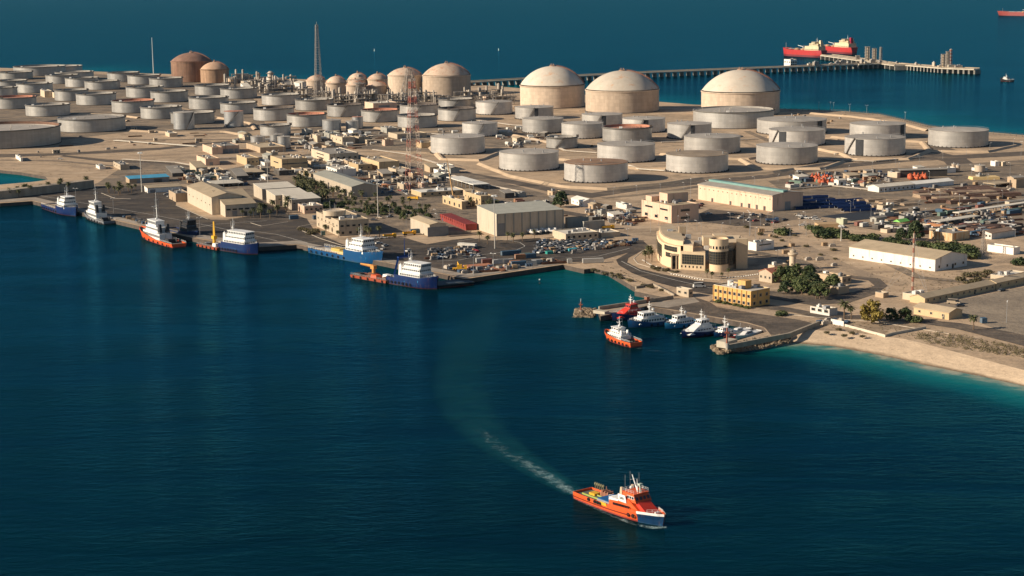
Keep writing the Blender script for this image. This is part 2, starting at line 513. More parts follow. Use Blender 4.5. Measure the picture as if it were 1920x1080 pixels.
for i, (nm, m, dz, pts) in enumerate(sheets):
    flat_poly(nm, g2(pts), ZL + dz + i * .004, m)
# painted road lines and kerbs
LINE = mat('road_paint', (.55, .52, .46), .8, .3, .4)
def ribbon(mb, pts, wd, z):
    n = len(pts)
    vs = []
    for i, p in enumerate(pts):
        d = (pts[min(i + 1, n - 1)] - pts[max(i - 1, 0)])
        d.z = 0
        d.normalize()
        s = Vector((-d.y, d.x, 0)) * wd / 2
        vs += [(p.x - s.x, p.y - s.y, z), (p.x + s.x, p.y + s.y, z)]
    mb.add(vs, [(2 * i, 2 * i + 2, 2 * i + 3, 2 * i + 1) for i in range(n - 1)])
mb = MB()
for pts in ([(70, 366), (180, 385), (270, 400), (400, 425), (520, 452)], [(450, 430), (520, 440), (600, 462)], [(366, 428), (400, 421), (440, 418), (500, 414)], [(870, 482), (920, 476), (965, 470), (985, 462), (975, 455), (950, 450)], [(820, 490), (860, 488), (900, 480)],
            [(1060, 484), (1120, 481), (1180, 466)], [(1165, 490), (1200, 508), (1260, 524), (1330, 540), (1400, 538)]):
    ribbon(mb, resample(g2(pts), 24), .45, ZL + .13)
tag(mb.build('road_markings', LINE), kind='structure')
# dirt tracks and service lanes: paler or darker ribbons across the tank field
for m, wd, runs in ((PADM, 5, [[(60, 296), (180, 294), (300, 290), (440, 284), (560, 292)], [(0, 306), (120, 310), (240, 322), (330, 338)], [(90, 300), (180, 318), (250, 330)], [(840, 306), (960, 330), (1060, 350), (1150, 356)], [(1240, 316), (1330, 332), (1420, 324)], [(1040, 286), (1120, 292), (1260, 300)], [(1540, 262), (1620, 268), (1740, 274)], [(1380, 262), (1440, 282), (1560, 290)], [(760, 254), (860, 272), (960, 280)], [(480, 236), (560, 246), (660, 254)], [(330, 200), (420, 222), (470, 240)], [(120, 222), (240, 236), (330, 244)], [(1500, 300), (1600, 302), (1720, 290), (1920, 276)], [(1560, 220), (1640, 236), (1740, 258), (1900, 262)], [(1120, 400), (1200, 388), (1300, 360)], [(1500, 440), (1600, 420), (1760, 400)]]),
                    (GRAVEL, 7, [[(0, 300), (110, 302), (220, 312), (330, 330), (420, 340)], [(400, 300), (520, 296), (640, 298)], [(520, 262), (640, 262), (760, 276), (840, 290)], [(230, 262), (330, 262), (440, 262)], [(1060, 262), (1130, 284), (1220, 286)], [(1400, 246), (1440, 264), (1560, 272)], [(960, 236), (1060, 244), (1140, 256)], [(1640, 330), (1760, 320), (1920, 310)], [(1130, 372), (1230, 362), (1320, 348)], [(1400, 470), (1500, 490), (1560, 520)], [(1640, 480), (1720, 520), (1820, 530)]])):
    for i, pts in enumerate(runs):
        mb = MB()
        ribbon(mb, resample(g2(pts), 30), wd, ZL + .085 + i * .003 + (.05 if m is GRAVEL else 0))
        tag(mb.build('dirt_track', m), kind='structure')
# kerbs: a raised edge
KERB = mat('kerb_stone', (.50, .43, .34), .8, .15, .4)
def wall_line(mb, pts, wd, z0, z1):
    n = len(pts)
    vs = []
    for i, p in enumerate(pts):
        d = (pts[min(i + 1, n - 1)] - pts[max(i - 1, 0)])
        d.z = 0
        d.normalize()
        s = Vector((-d.y, d.x, 0)) * wd / 2
        for q, z in ((-1, z0), (-1, z1), (1, z1), (1, z0)):
            vs.append((p.x + q * s.x, p.y + q * s.y, z))
    fs = []
    for i in range(n - 1):
        for k in range(3):
            a = 4 * i + k
            fs.append((a, a + 4, a + 5, a + 1))
    fs += [(0, 1, 2, 3), (4 * n - 1, 4 * n - 2, 4 * n - 3, 4 * n - 4)]
    mb.add(vs, fs)
mb = MB()
for pts in ([(1205, 470), (1188, 485), (1195, 494), (1225, 503), (1262, 512), (1310, 521), (1345, 525), (1380, 524), (1425, 520)], [(560, 430), (600, 447), (640, 460), (660, 462)], [(560, 425), (600, 418)], [(190, 362), (215, 372), (245, 373)], [(860, 452), (900, 447), (960, 445)], [(330, 385), (390, 411)],
            [(470, 418), (490, 424), (540, 416)], [(1480, 590), (1560, 598), (1640, 603), (1780, 626)]):
    wall_line(mb, resample(g2(pts), 30), .5, ZL, ZL + .16)
tag(mb.build('kerb', KERB), kind='structure')
mb = MB()                                        # white painted kerb stones round the headquarters
for pts in ([(1205, 488), (1222, 498), (1258, 507)], [(1258, 514), (1290, 520), (1322, 526)], [(1362, 521), (1392, 519), (1424, 514)]):
    R_ = resample(g2(pts), 26)
    for i in range(0, 26, 2):
        wall_line(mb, [R_[i], R_[i].lerp(R_[i + 1], .9)], .6, ZL + .05, ZL + .4)
tag(mb.build('painted_kerb', mat('kerb_white', (.74, .70, .62), .7, .08, .5)), kind='structure')

# ------------------------------------------------------------------ water
def seg_dist(X, Y, pts):
    D = np.full(X.shape, 1e9)
    for a, b in zip(pts[:-1], pts[1:]):
        dx, dy = b[0] - a[0], b[1] - a[1]
        t = np.clip(((X - a[0]) * dx + (Y - a[1]) * dy) / (dx * dx + dy * dy + 1e-9), 0, 1)
        D = np.minimum(D, np.hypot(X - a[0] - t * dx, Y - a[1] - t * dy))
    return D
def axis(lo, hi, step, far_lo, far_hi):
    c = list(np.arange(lo, hi, step))
    k, s = hi, step
    while k < far_hi:
        c.append(k); s *= 1.35; k += s
    k, s = lo, step
    pre = []
    while k > far_lo:
        s *= 1.35; k -= s; pre.append(k)
    return np.array(pre[::-1] + c + [far_hi])
xs = axis(-520, 900, 8.0, -60000, 60000)
ys = axis(380, 2300, 8.0, -3000, 90000)
X, Y = np.meshgrid(xs, ys)
p0 = [(p.x, p.y) for p in bo]
d1 = seg_dist(X, Y, p0)
sh = np.exp(-(d1 / 19.0) ** 1.3)
far = [(p.x, p.y) for p in g2(back, 0)]
d2 = seg_dist(X, Y, far)
sh2 = .30 * np.exp(-(d2 / 110.0) ** 1.2)
hb = [(p.x, p.y) for p in g2([(1060, 500), (1112, 506), (1165, 530), (1230, 556)], 0)]
d3 = seg_dist(X, Y, hb)
sh3 = .30 * np.exp(-(d3 / 60.0) ** 2)
il = [(p.x, p.y) for p in g2([(-420, 335), (80, 334)], 0)]
sh4 = .42 * np.exp(-(seg_dist(X, Y, il) / 45.0) ** 2)
qy = [(p.x, p.y) for p in g2([(-420, 386), (62, 381), (366, 450), (556, 463), (815, 516), (1056, 498)], 0)]
sh5 = .07 * np.exp(-(seg_dist(X, Y, qy) / 130.0) ** 1.5)
S = np.clip(np.maximum.reduce([sh, sh2, sh3, sh4, sh5]), 0, 1)
# a wind-ruffled swell in the mesh itself, out of phase wave trains, only where the cells are small
nx, ny = len(xs), len(ys)
co = np.stack([X, Y, np.zeros_like(X)], -1).reshape(-1, 3)
i, j = np.meshgrid(np.arange(nx - 1), np.arange(ny - 1))
a = (j * nx + i).ravel()
fa = np.stack([a, a + 1, a + nx + 1, a + nx], -1)
me = bpy.data.meshes.new('sea_water')
me.from_pydata(co.tolist(), [], fa.tolist())
at = me.attributes.new('shallow', 'FLOAT', 'POINT')
at.data.foreach_set('value', S.ravel().astype(np.float32))
me.polygons.foreach_set('use_smooth', [True] * len(me.polygons))
wm = bpy.data.materials.new('sea_water')
wm.use_nodes = True
t = wm.node_tree
for n in list(t.nodes):
    if n.type != 'OUTPUT_MATERIAL':
        t.nodes.remove(n)
out = t.nodes['Material Output']
geo = N(t, 'ShaderNodeNewGeometry')
pos = geo.outputs['Position']
sa = N(t, 'ShaderNodeAttribute', attribute_name='shallow').outputs['Fac']
big = noise(t, mapping(t, pos, (1, 2.0, 1), (0, 0, .3)), .004, 5, .6, .6)
deep = mixc(t, ramp(t, big, [(.3, 0), (.7, 1)]), (.00005, .0060, .0085), (.0004, .0156, .0216))
lines = noise(t, mapping(t, pos, (.16, 1.5, 1), (0, 0, .25)), .02, 6, .65, 1.6)
deep = mixc(t, ramp(t, lines, [(.5, 0), (.66, .2)]), deep, (.0006, .026, .032))
colr = N(t, 'ShaderNodeValToRGB')
e = colr.color_ramp.elements
e[0].position, e[0].color = 0, (0, 0, 0, 1)
e[1].position, e[1].color = 1, (.40, .37, .25, 1)
for p, c in ((.22, (.001, .062, .066)), (.5, (.004, .125, .118)), (.78, (.06, .19, .155))):
    q = e.new(p); q.color = (*c, 1)
sp = noise(t, mapping(t, pos, (1, 1.6, 1), (0, 0, -.4)), .035, 5, .65, .8)
saw = math_node(t, 'MULTIPLY', sa, math_node(t, 'MULTIPLY_ADD', sp, .9, .55))
t.links.new(saw, colr.inputs[0])
wc = mixc(t, ramp(t, sa, [(0, 0), (.22, 1)]), deep, colr.outputs[0])
dif = N(t, 'ShaderNodeBsdfDiffuse')
t.links.new(wc, dif.inputs['Color'])
gl = N(t, 'ShaderNodeBsdfGlossy')
gl.inputs['Color'].default_value = (.09, .60, .96, 1)
gl.inputs['Roughness'].default_value = .08
# waves: three trains at different scales and headings, weaker in slick patches
w1 = noise(t, mapping(t, pos, (1, 2.4, 1), (0, 0, .18)), .13, 5, .62, .5)
w2 = noise(t, mapping(t, pos, (1, 1.8, 1), (0, 0, -.45)), .6, 3, .6, .3)
slick = ramp(t, noise(t, mapping(t, pos, (1, 3, 1), (0, 0, .1)), .006, 4, .6, 1.2), [(.38, .45), (.62, 1)])
hh = math_node(t, 'MULTIPLY', math_node(t, 'MULTIPLY_ADD', w2, .30, w1), slick)
bp = N(t, 'ShaderNodeBump')
bp.inputs['Strength'].default_value = 1.0
bp.inputs['Distance'].default_value = .5
t.links.new(hh, bp.inputs['Height'])
for n in (dif, gl):
    t.links.new(bp.outputs[0], n.inputs['Normal'])
lw = N(t, 'ShaderNodeFresnel')
lw.inputs['IOR'].default_value = 1.12
t.links.new(bp.outputs[0], lw.inputs['Normal'])
fac = math_node(t, 'MINIMUM', math_node(t, 'MULTIPLY', lw.outputs[0], 1.0), .34)
mx = N(t, 'ShaderNodeMixShader')
t.links.new(fac, mx.inputs[0])
t.links.new(dif.outputs[0], mx.inputs[1])
t.links.new(gl.outputs[0], mx.inputs[2])
t.links.new(mx.outputs[0], out.inputs['Surface'])
me.materials.append(wm)
sea = bpy.data.objects.new('sea_water', me)
COL.objects.link(sea)
tag(sea, kind='structure')
# ------------------------------------------------------------------ storage tanks
SHELL = tank_mat('tank_shell_grey', (.42, .405, .38), 28, 2.4, .42, .4, .13, .08)
SHELLW = tank_mat('tank_shell_pale', (.50, .475, .44), 34, 2.6, .42, .3, .09, .05)
SHELLS = tank_mat('tank_shell_silver', (.44, .44, .435), 16, 2.4, .38, .55, .15, .1)
SHELLC = tank_mat('dome_wall_concrete', (.54, .425, .32), 60, 4.0, .85, 0, .12, .22, (.46, .32, .21))
SHELLB = tank_mat('dome_wall_brown', (.30, .175, .115), 50, 4.0, .85, 0, .35, .6, (.20, .085, .05))
DOMEM = mat('dome_roof_cream', (.57, .495, .40), .8, .1, .06, rust=.12, rustcol=(.55, .33, .2))
DOMEB = mat('dome_roof_brown', (.27, .155, .11), .85, .25, .08)
DOMER = mat('dome_roof_pinkish', (.56, .42, .31), .8, .14, .1, rust=.3, rustcol=(.45, .2, .12))
ROOFG = mat('tank_roof_grey', (.38, .34, .29), .7, .18, .1)
ROOFR = mat('tank_roof_rusty', (.27, .17, .105), .8, .22, .09, rust=.35, rustcol=(.25, .12, .06))
ROOFP = mat('tank_roof_pink', (.44, .22, .15), .75, .2, .12)
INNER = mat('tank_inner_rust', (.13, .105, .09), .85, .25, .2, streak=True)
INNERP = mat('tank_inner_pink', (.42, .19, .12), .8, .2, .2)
RIMD = mat('wind_girder_dark', (.14, .125, .11), .7, .2, .4)
FOUND = mat('tank_base_dark', (.06, .05, .042), .9, .3, .4)
PLATE = mat('stair_steel', (.11, .09, .075), .7, .25, .6)
def helix(mb, R, a0, a1, z0, z1, wd=1.1, n=18):
    vs, fs = [], []
    for i in range(n + 1):
        k = i / n
        a = math.radians(a0 + (a1 - a0) * k)
        z = z0 + (z1 - z0) * k
        for r, dz in ((R + .15, 0), (R + .15 + wd, 0), (R + .15 + wd, .35), (R + .15, .35)):
            vs.append((r * math.cos(a), r * math.sin(a), z + dz))
    for i in range(n):
        for k in range(4):
            a, b = 4 * i + k, 4 * i + (k + 1) % 4
            fs.append((a, b, b + 4, a + 4))
    mb.add(vs, fs)
    for i in range(n + 1):                      # handrail
        k = i / n
        a = math.radians(a0 + (a1 - a0) * k)
        z = z0 + (z1 - z0) * k
        p = ((R + .15 + wd) * math.cos(a), (R + .15 + wd) * math.sin(a))
        mb.bar((*p, z), (*p, z + 1.3), .07, 3)
        if i:
            mb.bar(q, (*p, z + 1.3), .09, 3)
        q = (*p, z + 1.3)
def place_tank(cx, yb, W, hp):
    p = G(cx, yb)
    for _ in range(4):
        R = W / 2 * (depth(p) + 0) / FPX
        q = G(cx, yb)
        u = Vector((q.x, q.y, 0)).normalized()
        p = q + u * R
    return p, R, hgt(hp, q)
def tank(cx, yb, W, hp, kind, label, group, stair=None, rc=None, shell=None, strip=None, drop=.15, dome=0, name=None):
    c, R, h = place_tank(cx, yb, W, hp)
    nm = name or {'O': 'open_top_storage_tank', 'F': 'cone_roof_storage_tank', 'G': 'floating_roof_storage_tank', 'D': 'domed_gas_tank', 'S': 'small_process_tank'}[kind]
    root = empty(nm, (c.x, c.y, ZL), rnd.random() * .0)
    tag(root, label, 'domed tank' if kind == 'D' else 'storage tank', group)
    n = 72 if R > 15 else 40
    sh = shell or {'O': SHELL, 'F': SHELLW, 'G': SHELL, 'D': SHELLC, 'S': SHELLS}[kind]
    # gravel pad and foundation ring
    if kind != 'S':
        part(MB().lathe([(R + .8, .06), (R * 1.18, .05), (R * 1.18, -.2)], 48), 'gravel_pad', PADM, root)
    part(MB().lathe([(R - .3, .75), (R + .45, .75), (R + .7, 0), (R + .7, -.1)], n), 'foundation', FOUND, root)
    z0 = .55
    if kind in 'OG':
        zr = h * (1 - (drop if kind == 'O' else .05))
        mb = MB().lathe([(R, z0), (R, h)], n)
        mb.lathe([(R, h), (R - .5, h)], n)
        part(mb, 'shell', sh, root, smooth=False)
        for poly in root.children[-1].data.polygons:
            poly.use_smooth = True
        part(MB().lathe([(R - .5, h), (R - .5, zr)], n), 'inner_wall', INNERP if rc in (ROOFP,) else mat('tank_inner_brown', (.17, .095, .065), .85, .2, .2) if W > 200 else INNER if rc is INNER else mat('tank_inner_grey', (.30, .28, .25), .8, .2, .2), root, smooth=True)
        # floating roof: pontoon ring, sunk deck, legs seen as small dots
        mb = MB().lathe([(R - .5, zr), (R - 3.5, zr + .1), (R - 3.6, zr - .3), (.01, zr - .1)], n)
        for k in range(14):
            a, r = rnd.random() * 6.28, R * (.2 + .7 * rnd.random())
            mb.cyl((r * math.cos(a), r * math.sin(a)), .45, zr - .3, zr + .9, 6)
        part(mb, 'floating_roof', rc or ROOFG, root)
        mb = MB().lathe([(R + .02, h - 1.0), (R + 1.1, h - .95), (R + 1.1, h - .6), (R + .02, h - .55)], n)
        mb.lathe([(R + .02, h + .02), (R + .35, h + .05), (R + .35, h - .25), (R + .02, h - .25)], n)
        part(mb, 'wind_girder', RIMD, root)
        a = math.radians(-118 + rnd.random() * 14)
        mb = MB().box(-1.5, 1.5, -1.0, 1.0, h, h + 1.6, 0)
        mb.v = [(x + (R + .2) * math.cos(a), y + (R + .2) * math.sin(a), z) for x, y, z in mb.v]
        part(mb, 'gauge_platform', WHITE if rnd.random() < .6 else PLATE, root)
        a = math.radians(-40 + rnd.random() * 60)
        mb = MB().box(-1.2, 1.2, -.8, .8, h - .6, h + 1.5, 0)
        mb.v = [(x + R * math.cos(a), y + R * math.sin(a), z) for x, y, z in mb.v]
        part(mb, 'foam_box', PLATE, root)
    elif kind in 'FS':
        mb = MB().lathe([(R, z0), (R, h)], n)
        part(mb, 'shell', sh, root, smooth=True)
        mb = MB().lathe([(R + .25, h - .12), (R + .25, h + .1), (R * .98, h + .16), (R * .5, h + R * .03), (.01, h + R * .055)], n)
        rf = part(mb, 'roof', rc or ROOFG, root)
        mb = MB()
        for k in range(3 if kind == 'F' else 1):
            a, r = rnd.random() * 6.28, R * (.15 + .75 * rnd.random()) * (kind == 'F')
            mb.cyl((r * math.cos(a), r * math.sin(a)), .5, h, h + R * .05 + 1.1, 8)
        part(mb, 'roof_vent', GREY, rf)
        if kind == 'F':                        # anchor chairs round the foot
            mb = MB()
            m = 40
            for k in range(m):
                a = 2 * math.pi * k / m
                mb.box(R - .05, R + .75, -.35, .35, .2, 1.3)
                mb.v[-8:] = [(x * math.cos(a) - y * math.sin(a), x * math.sin(a) + y * math.cos(a), z) for x, y, z in mb.v[-8:]]
            part(mb, 'anchor_chair', FOUND, root)
            mb = MB()
            for k in range(48):
                a0, a1 = 2 * math.pi * k / 48, 2 * math.pi * (k + 1) / 48
                rr = R + .1
                mb.bar((rr * math.cos(a0), rr * math.sin(a0), h + .1), (rr * math.cos(a0), rr * math.sin(a0), h + 1.1), .05, 3)
                mb.bar((rr * math.cos(a0), rr * math.sin(a0), h + 1.1), (rr * math.cos(a1), rr * math.sin(a1), h + 1.1), .05, 3)
            part(mb, 'handrail', GREY, root)
    else:
        mb = MB().lathe([(R, z0), (R, h)], n)
        part(mb, 'wall', sh, root, smooth=True)
        part(MB().lathe([(R, h - .9), (R + .7, h - .8), (R + .7, h + .35), (R - .4, h + .4)], n), 'ring_beam', SHELLC if sh is SHELLC else sh, root)
        dh = hgt(dome, c)
        rad = (R * R + dh * dh) / (2 * dh)
        prof = []
        for k in range(15):
            r = R * .985 * (1 - k / 14)
            prof.append((max(r, .01), h + .3 + math.sqrt(rad * rad - r * r) - (rad - dh)))
        dm = part(MB().lathe(prof, n), 'dome', rc or DOMEM, root, smooth=True)
        mb = MB().lathe([(.1, h + dh + .2), (R * .09, h + dh + .2), (R * .09, h + dh + .9), (.1, h + dh + .9)], 20)
        for k in range(6):
            a = k * 1.05
            mb.cyl((R * .06 * math.cos(a), R * .06 * math.sin(a)), .35, h + dh + .9, h + dh + 2.2 + (k % 3) * .6, 6)
        part(mb, 'roof_platform', mat('roof_platform_steel', (.36, .22, .15), .7, .2, .5), dm)
        # stair over the dome, on the right flank
        mb = MB()
        q = None
        for k in range(10):
            r = R * (1 - k / 9.0 * .9)
            zz = h + .9 + math.sqrt(rad * rad - (r * .985) ** 2) - (rad - dh)
            a = math.radians(-12)
            p = Vector((r * math.cos(a), r * math.sin(a), zz))
            if q is not None:
                mb.bar(q, p, .5, 4)
                mb.bar(q + Vector((0, 0, 1.2)), p + Vector((0, 0, 1.2)), .12, 3)
            q = p
        part(mb, 'dome_stair', mat('dome_stair_red', (.36, .17, .11), .7, .2, .5), dm)
    if stair:
        mb = MB()
        helix(mb, R, stair[0], stair[1], .8, h)
        part(mb, 'stairway', PLATE, root)
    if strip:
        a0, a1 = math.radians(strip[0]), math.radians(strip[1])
        mb = MB().lathe([(R + .08, 1.0), (R + .45, 1.0), (R + .45, h - .4), (R + .08, h - .4)], 6, a0, a1)  # dark strip up the shell, slightly proud of the wall
        part(mb, 'dark_wall_strip', mat('dark_wall_strip', (.04, .042, .046), .7, .2, .4), root, 'dark upright strip on the tank wall')
    return root
LF, MF, RF = 'open topped tanks in the crowded far tank field', 'middle row tanks', 'cone roof tanks on the sandy right hand tank field'
ST = (-100, -78)
T = [
 (4, 280, 216, 34, 'O', 'widest open topped tank, rust lined rim, standing above the water inlet', LF, None, None),
 (173, 249, 124, 25, 'G', 'wide grey tank with level roof just behind the widest open topped tank', LF, None, ROOFG),
 (90.6, 219, 81, 21, 'O', 'open topped tank directly behind the wide tank with the level grey roof', LF, None, ROOFG),
 (27, 205, 82, 21, 'O', 'pinkish roofed open tank nearest the left frame edge behind the widest tank', LF, None, ROOFP),
 (135, 190, 62, 20, 'O', 'open tank half hidden by its right neighbour, beside two small cream huts', LF, None, ROOFG),
 (181, 198, 73.5, 21, 'O', 'open tank with reddish roof litter, second behind the wide level roofed tank', LF, None, ROOFG),
 (250, 212.5, 78, 22, 'O', 'pink roofed open tank right of the wide level roofed tank', LF, None, ROOFP),
 (303, 224, 76, 22, 'O', 'open tank in front of the pink roofed tank and left of the dark open tank', LF, None, ROOFG),
 (318, 192.5, 69, 20, 'O', 'open tank behind the pink roofed tank, right of a half covered one', LF, None, ROOFG),
 (272, 184, 69, 20, 'O', 'half covered open tank directly behind the pink roofed tank', LF, None, ROOFG),
 (270.6, 159, 61, 17, 'O', 'open tank at the foot of the thin white mast, left one', LF, None, ROOFG),
 (312, 165, 62, 17.5, 'O', 'open tank directly in front of the brown domed tank', LF, None, ROOFG),
 (232, 154, 59, 17, 'O', 'small looking far open tank left of the thin white mast', LF, None, ROOFG),
 (192.5, 169, 65, 16, 'O', 'low open tank beside the bright silver tank in the far left field', LF, None, ROOFG),
 (154, 164, 61, 17, 'O', 'bright silver walled open tank in the far left field', LF, None, ROOFG),
 (117, 157.5, 60, 16, 'O', 'far open tank immediately left of the bright silver walled one', LF, None, ROOFG),
 (65.6, 175, 66, 17.5, 'O', 'open tank with a slanting shadow, two rows behind the pinkish roofed left tank', LF, None, ROOFG),
 (20, 169, 62, 17, 'O', 'open tank cut by the left frame edge in the third row back', LF, None, ROOFG),
 (75, 143, 95, 17, 'O', 'large pale open tank on the farthest left shore', LF, None, ROOFG),
 (118, 136, 72, 11, 'O', 'long low tank against the sea behind the large pale far left tank', LF, None, ROOFG),
 (140, 151, 71, 15, 'O', 'far open tank in front of the long low tank at the sea edge', LF, None, ROOFG),
 (30, 150, 62, 14, 'O', 'far open tank at the left shore in front of the large pale tank', LF, None, ROOFG),
 (5, 182, 55, 17, 'O', 'open tank barely showing at the left frame edge behind the pinkish roofed tank', LF, None, ROOFG),
 (398.7, 179, 65, 18, 'O', 'open tank in front of the smaller tan domed tank', LF, None, ROOFG),
 (392, 206, 74, 22, 'O', 'open tank with slanting shadow behind the dark open tank', LF, None, ROOFG),
 (448, 186, 68, 19, 'O', 'open tank right of the tank standing before the smaller tan dome', LF, None, ROOFG),
 (448, 215, 68, 21, 'O', 'open tank behind the narrow silver tank with the spiral stair', LF, None, ROOFG),
 (362, 234, 81, 21, 'O', 'dark open tank partly hidden by a narrow silver tank', LF, None, ROOFG),
 (345.6, 244, 39, 32, 'S', 'narrow bright silver tank in front of the dark open tank', LF, (-70, -20), None),
 (439, 239, 36, 29, 'S', 'narrow silver tank with dark spiral stair, standing alone', LF, (-130, -50), ROOFP),
 (514, 227.5, 76, 23, 'O', 'dark rimmed open tank left of the pink littered tank', MF, None, INNER),
 (527, 198, 71, 19, 'O', 'open tank left of the base of the tall grey lattice tower', MF, None, ROOFG),
 (589.6, 208, 71, 20, 'O', 'open tank in front of the base of the tall grey lattice tower', MF, None, ROOFG),
 (575.6, 239, 74, 23, 'O', 'open tank with pink roof litter behind the row of tan office blocks', MF, None, ROOFP),
 (648, 220, 68, 22, 'O', 'dark rimmed open tank with a straight stair, behind the twin narrow grey tanks', MF, ST, INNER),
 (713, 230, 70.5, 22, 'O', 'open tank with straight stair left of the red and white lattice tower', MF, ST, ROOFP),
 (785.6, 217, 71, 19, 'O', 'open tank behind the one the red and white tower crosses', MF, ST, INNER),
 (783, 241, 74, 23, 'O', 'open tank crossed by the red and white lattice tower', MF, ST, ROOFG),
 (855, 204, 65.5, 17, 'O', 'open tank right below the largest peach dome', MF, ST, ROOFG),
 (857, 228, 71, 23, 'O', 'dark topped open tank with a straight stair, second below the largest peach dome', MF, (-98, -78), INNER),
 (926.6, 216, 69, 23, 'F', 'cone roof tank with straight stair left of the pale domed tanks', MF, (-100, -76), ROOFG),
 (900, 257, 66, 24, 'F', 'cone roof tank with stair just behind the lone leftmost big grey tank', MF, (-98, -76), ROOFG),
 (858.7, 291, 101.5, 31, 'F', 'lone big grey cone roof tank right of the red and white tower', MF, None, ROOFG),
 (517, 256, 57, 20, 'O', 'squat open tank behind three tiny silver tanks', MF, None, ROOFG),
 (484, 275, 27, 18, 'S', 'tiny grey tank, leftmost of three behind the tan roofed shed', MF, None, None),
 (519, 270, 25, 17, 'S', 'tiny grey tank, middle of three behind the tan roofed shed', MF, None, None),
 (533, 279, 24, 22, 'S', 'tiny bright tank, rightmost of three behind the tan roofed shed', MF, None, None),
 (622.5, 249.5, 35, 23, 'S', 'narrow grey tank, left and wider of the twins', MF, None, None),
 (660.6, 248, 24, 20, 'S', 'narrow grey tank, right one of the twins', MF, None, None),
 (671, 242, 20, 22, 'S', 'slim grey tank peeping out behind the right twin', MF, None, ROOFP),
 (1002, 225, 72, 22, 'F', 'cone roof tank with dark strip below the left pale dome', RF, (-108, -90), ROOFG, (-90, -79)),
 (1018, 251, 77, 26, 'F', 'cone roof tank directly behind the small open tank with zigzag stair', RF, None, ROOFG),
 (1092, 261, 78, 27, 'F', 'cone roof tank left of the orange lined open tank', RF, None, ROOFG),
 (1129, 238, 76, 21, 'F', 'cone roof tank with dark strip in front of the middle pale dome', RF, (-112, -94), ROOFG, (-94, -82)),
 (1207, 250, 80, 25, 'F', 'cone roof tank with dark strip right behind the orange lined open tank', RF, (-112, -94), ROOFG, (-94, -82)),
 (1176, 268, 92.5, 27, 'O', 'open tank with bright orange pink lining', RF, None, ROOFP),
 (1292.5, 262, 82.5, 27, 'F', 'cone roof tank with stair and dark strip right of the orange lined tank', RF, (-116, -93), ROOFG, (-92, -82)),
 (1053.7, 279.5, 58.5, 21, 'O', 'small open tank with zigzag stair in front of the left cone roof group', RF, (-115, -80), ROOFG),
 (1174, 306, 108, 31, 'F', 'big cone roof tank in front of the orange lined tank', RF, None, ROOFG),
 (1335, 290, 105, 30, 'F', 'big cone roof tank behind the brown roofed tank without rust streaks', RF, None, ROOFG),
 (992, 322, 111.5, 32, 'F', 'big grey cone roof tank left of the rustiest roofed tank', RF, None, ROOFG),
 (1117.5, 344, 119, 34, 'F', 'rust roofed tank with brownish stains, nearest to the road', RF, None, ROOFR),
 (1307, 326, 116, 32, 'F', 'brown roofed tank, second nearest to the road', RF, None, mat('tank_roof_brown', (.31, .24, .17), .8, .2, .1)),
 (1375, 242, 150, 31, 'G', 'widest flat tank standing in front of the right pale dome', RF, None, ROOFG),
 (1484, 254, 129, 25, 'F', 'wide cone roof tank with dark strip near its right end', RF, None, ROOFG, (-52, -40)),
 (1494, 275, 104, 28, 'F', 'cone roof tank with dark strip on its left, in front of the wide one', RF, (-158, -140), ROOFG, (-138, -122)),
 (1475, 310, 114, 32, 'F', 'big cone roof tank nearest the long beige warehouse', RF, None, ROOFG),
 (1645, 262, 103, 26, 'F', 'cone roof tank with dark strip on its right, close to the far shore', RF, None, ROOFG, (-48, -34)),
 (1640, 294, 112, 32, 'F', 'bright cone roof tank with stair and dark strip on its left', RF, (-165, -142), ROOFG, (-140, -124)),
 (1796, 278, 110, 30, 'F', 'cone roof tank standing alone at the right by the far shore', RF, None, ROOFG),
]
for r in T:
    r = list(r) + [None] * (10 - len(r))
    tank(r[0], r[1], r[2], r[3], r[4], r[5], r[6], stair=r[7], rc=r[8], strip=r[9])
DG = 'domed gas tanks'
for cx, yb, W, hp, dm, lab, rc, sh in (
    (360.6, 155, 76, 38, 15, 'reddish brown domed tank, darkest of all domes', DOMEB, SHELLB),
    (403.5, 156.5, 53, 25, 13, 'tan domed tank overlapping the brown dome', mat('dome_roof_tan', (.45, .29, .19), .85, .15, .1), tank_mat('dome_wall_tan', (.46, .29, .18), 50, 4, .85, 0, .3, .4)),
    (593, 170, 36, 18, 9, 'small peach dome at the foot of the tall grey lattice tower', DOMER, None),
    (630.6, 176, 39, 19, 12, 'small peach dome just right of the tall grey lattice tower', DOMER, None),
    (671, 168, 37, 18, 11, 'small peach dome behind the flare frame, back one of its pair', DOMER, None),
    (667, 180, 35, 19, 9, 'small peach dome behind the flare frame, front one of its pair', DOMER, None),
    (708, 168, 38, 18, 10, 'small peach dome left of the tall mid size dome, back one of its pair', DOMER, None),
    (707, 178, 37, 16, 7, 'small peach dome left of the tall mid size dome, front one of its pair', DOMER, None),
    (760, 178, 64, 35, 13, 'mid size peach dome behind the grey lattice tower', DOMER, None),
    (838, 180, 90, 36, 21, 'large peach dome with reddish top left of the jetty root', DOMER, None),
    (1036, 204, 121, 40, 34, 'pale cream dome with red stair, leftmost of the three largest', None, None),
    (1166.7, 213, 137.5, 40, 34, 'pale cream dome, middle of the three largest', None, None),
    (1388, 218, 146, 42, 38, 'pale cream dome behind the widest flat tank', None, None)):
    tank(cx, yb, W, hp, 'D', lab, DG, rc=rc, shell=sh, dome=dm)
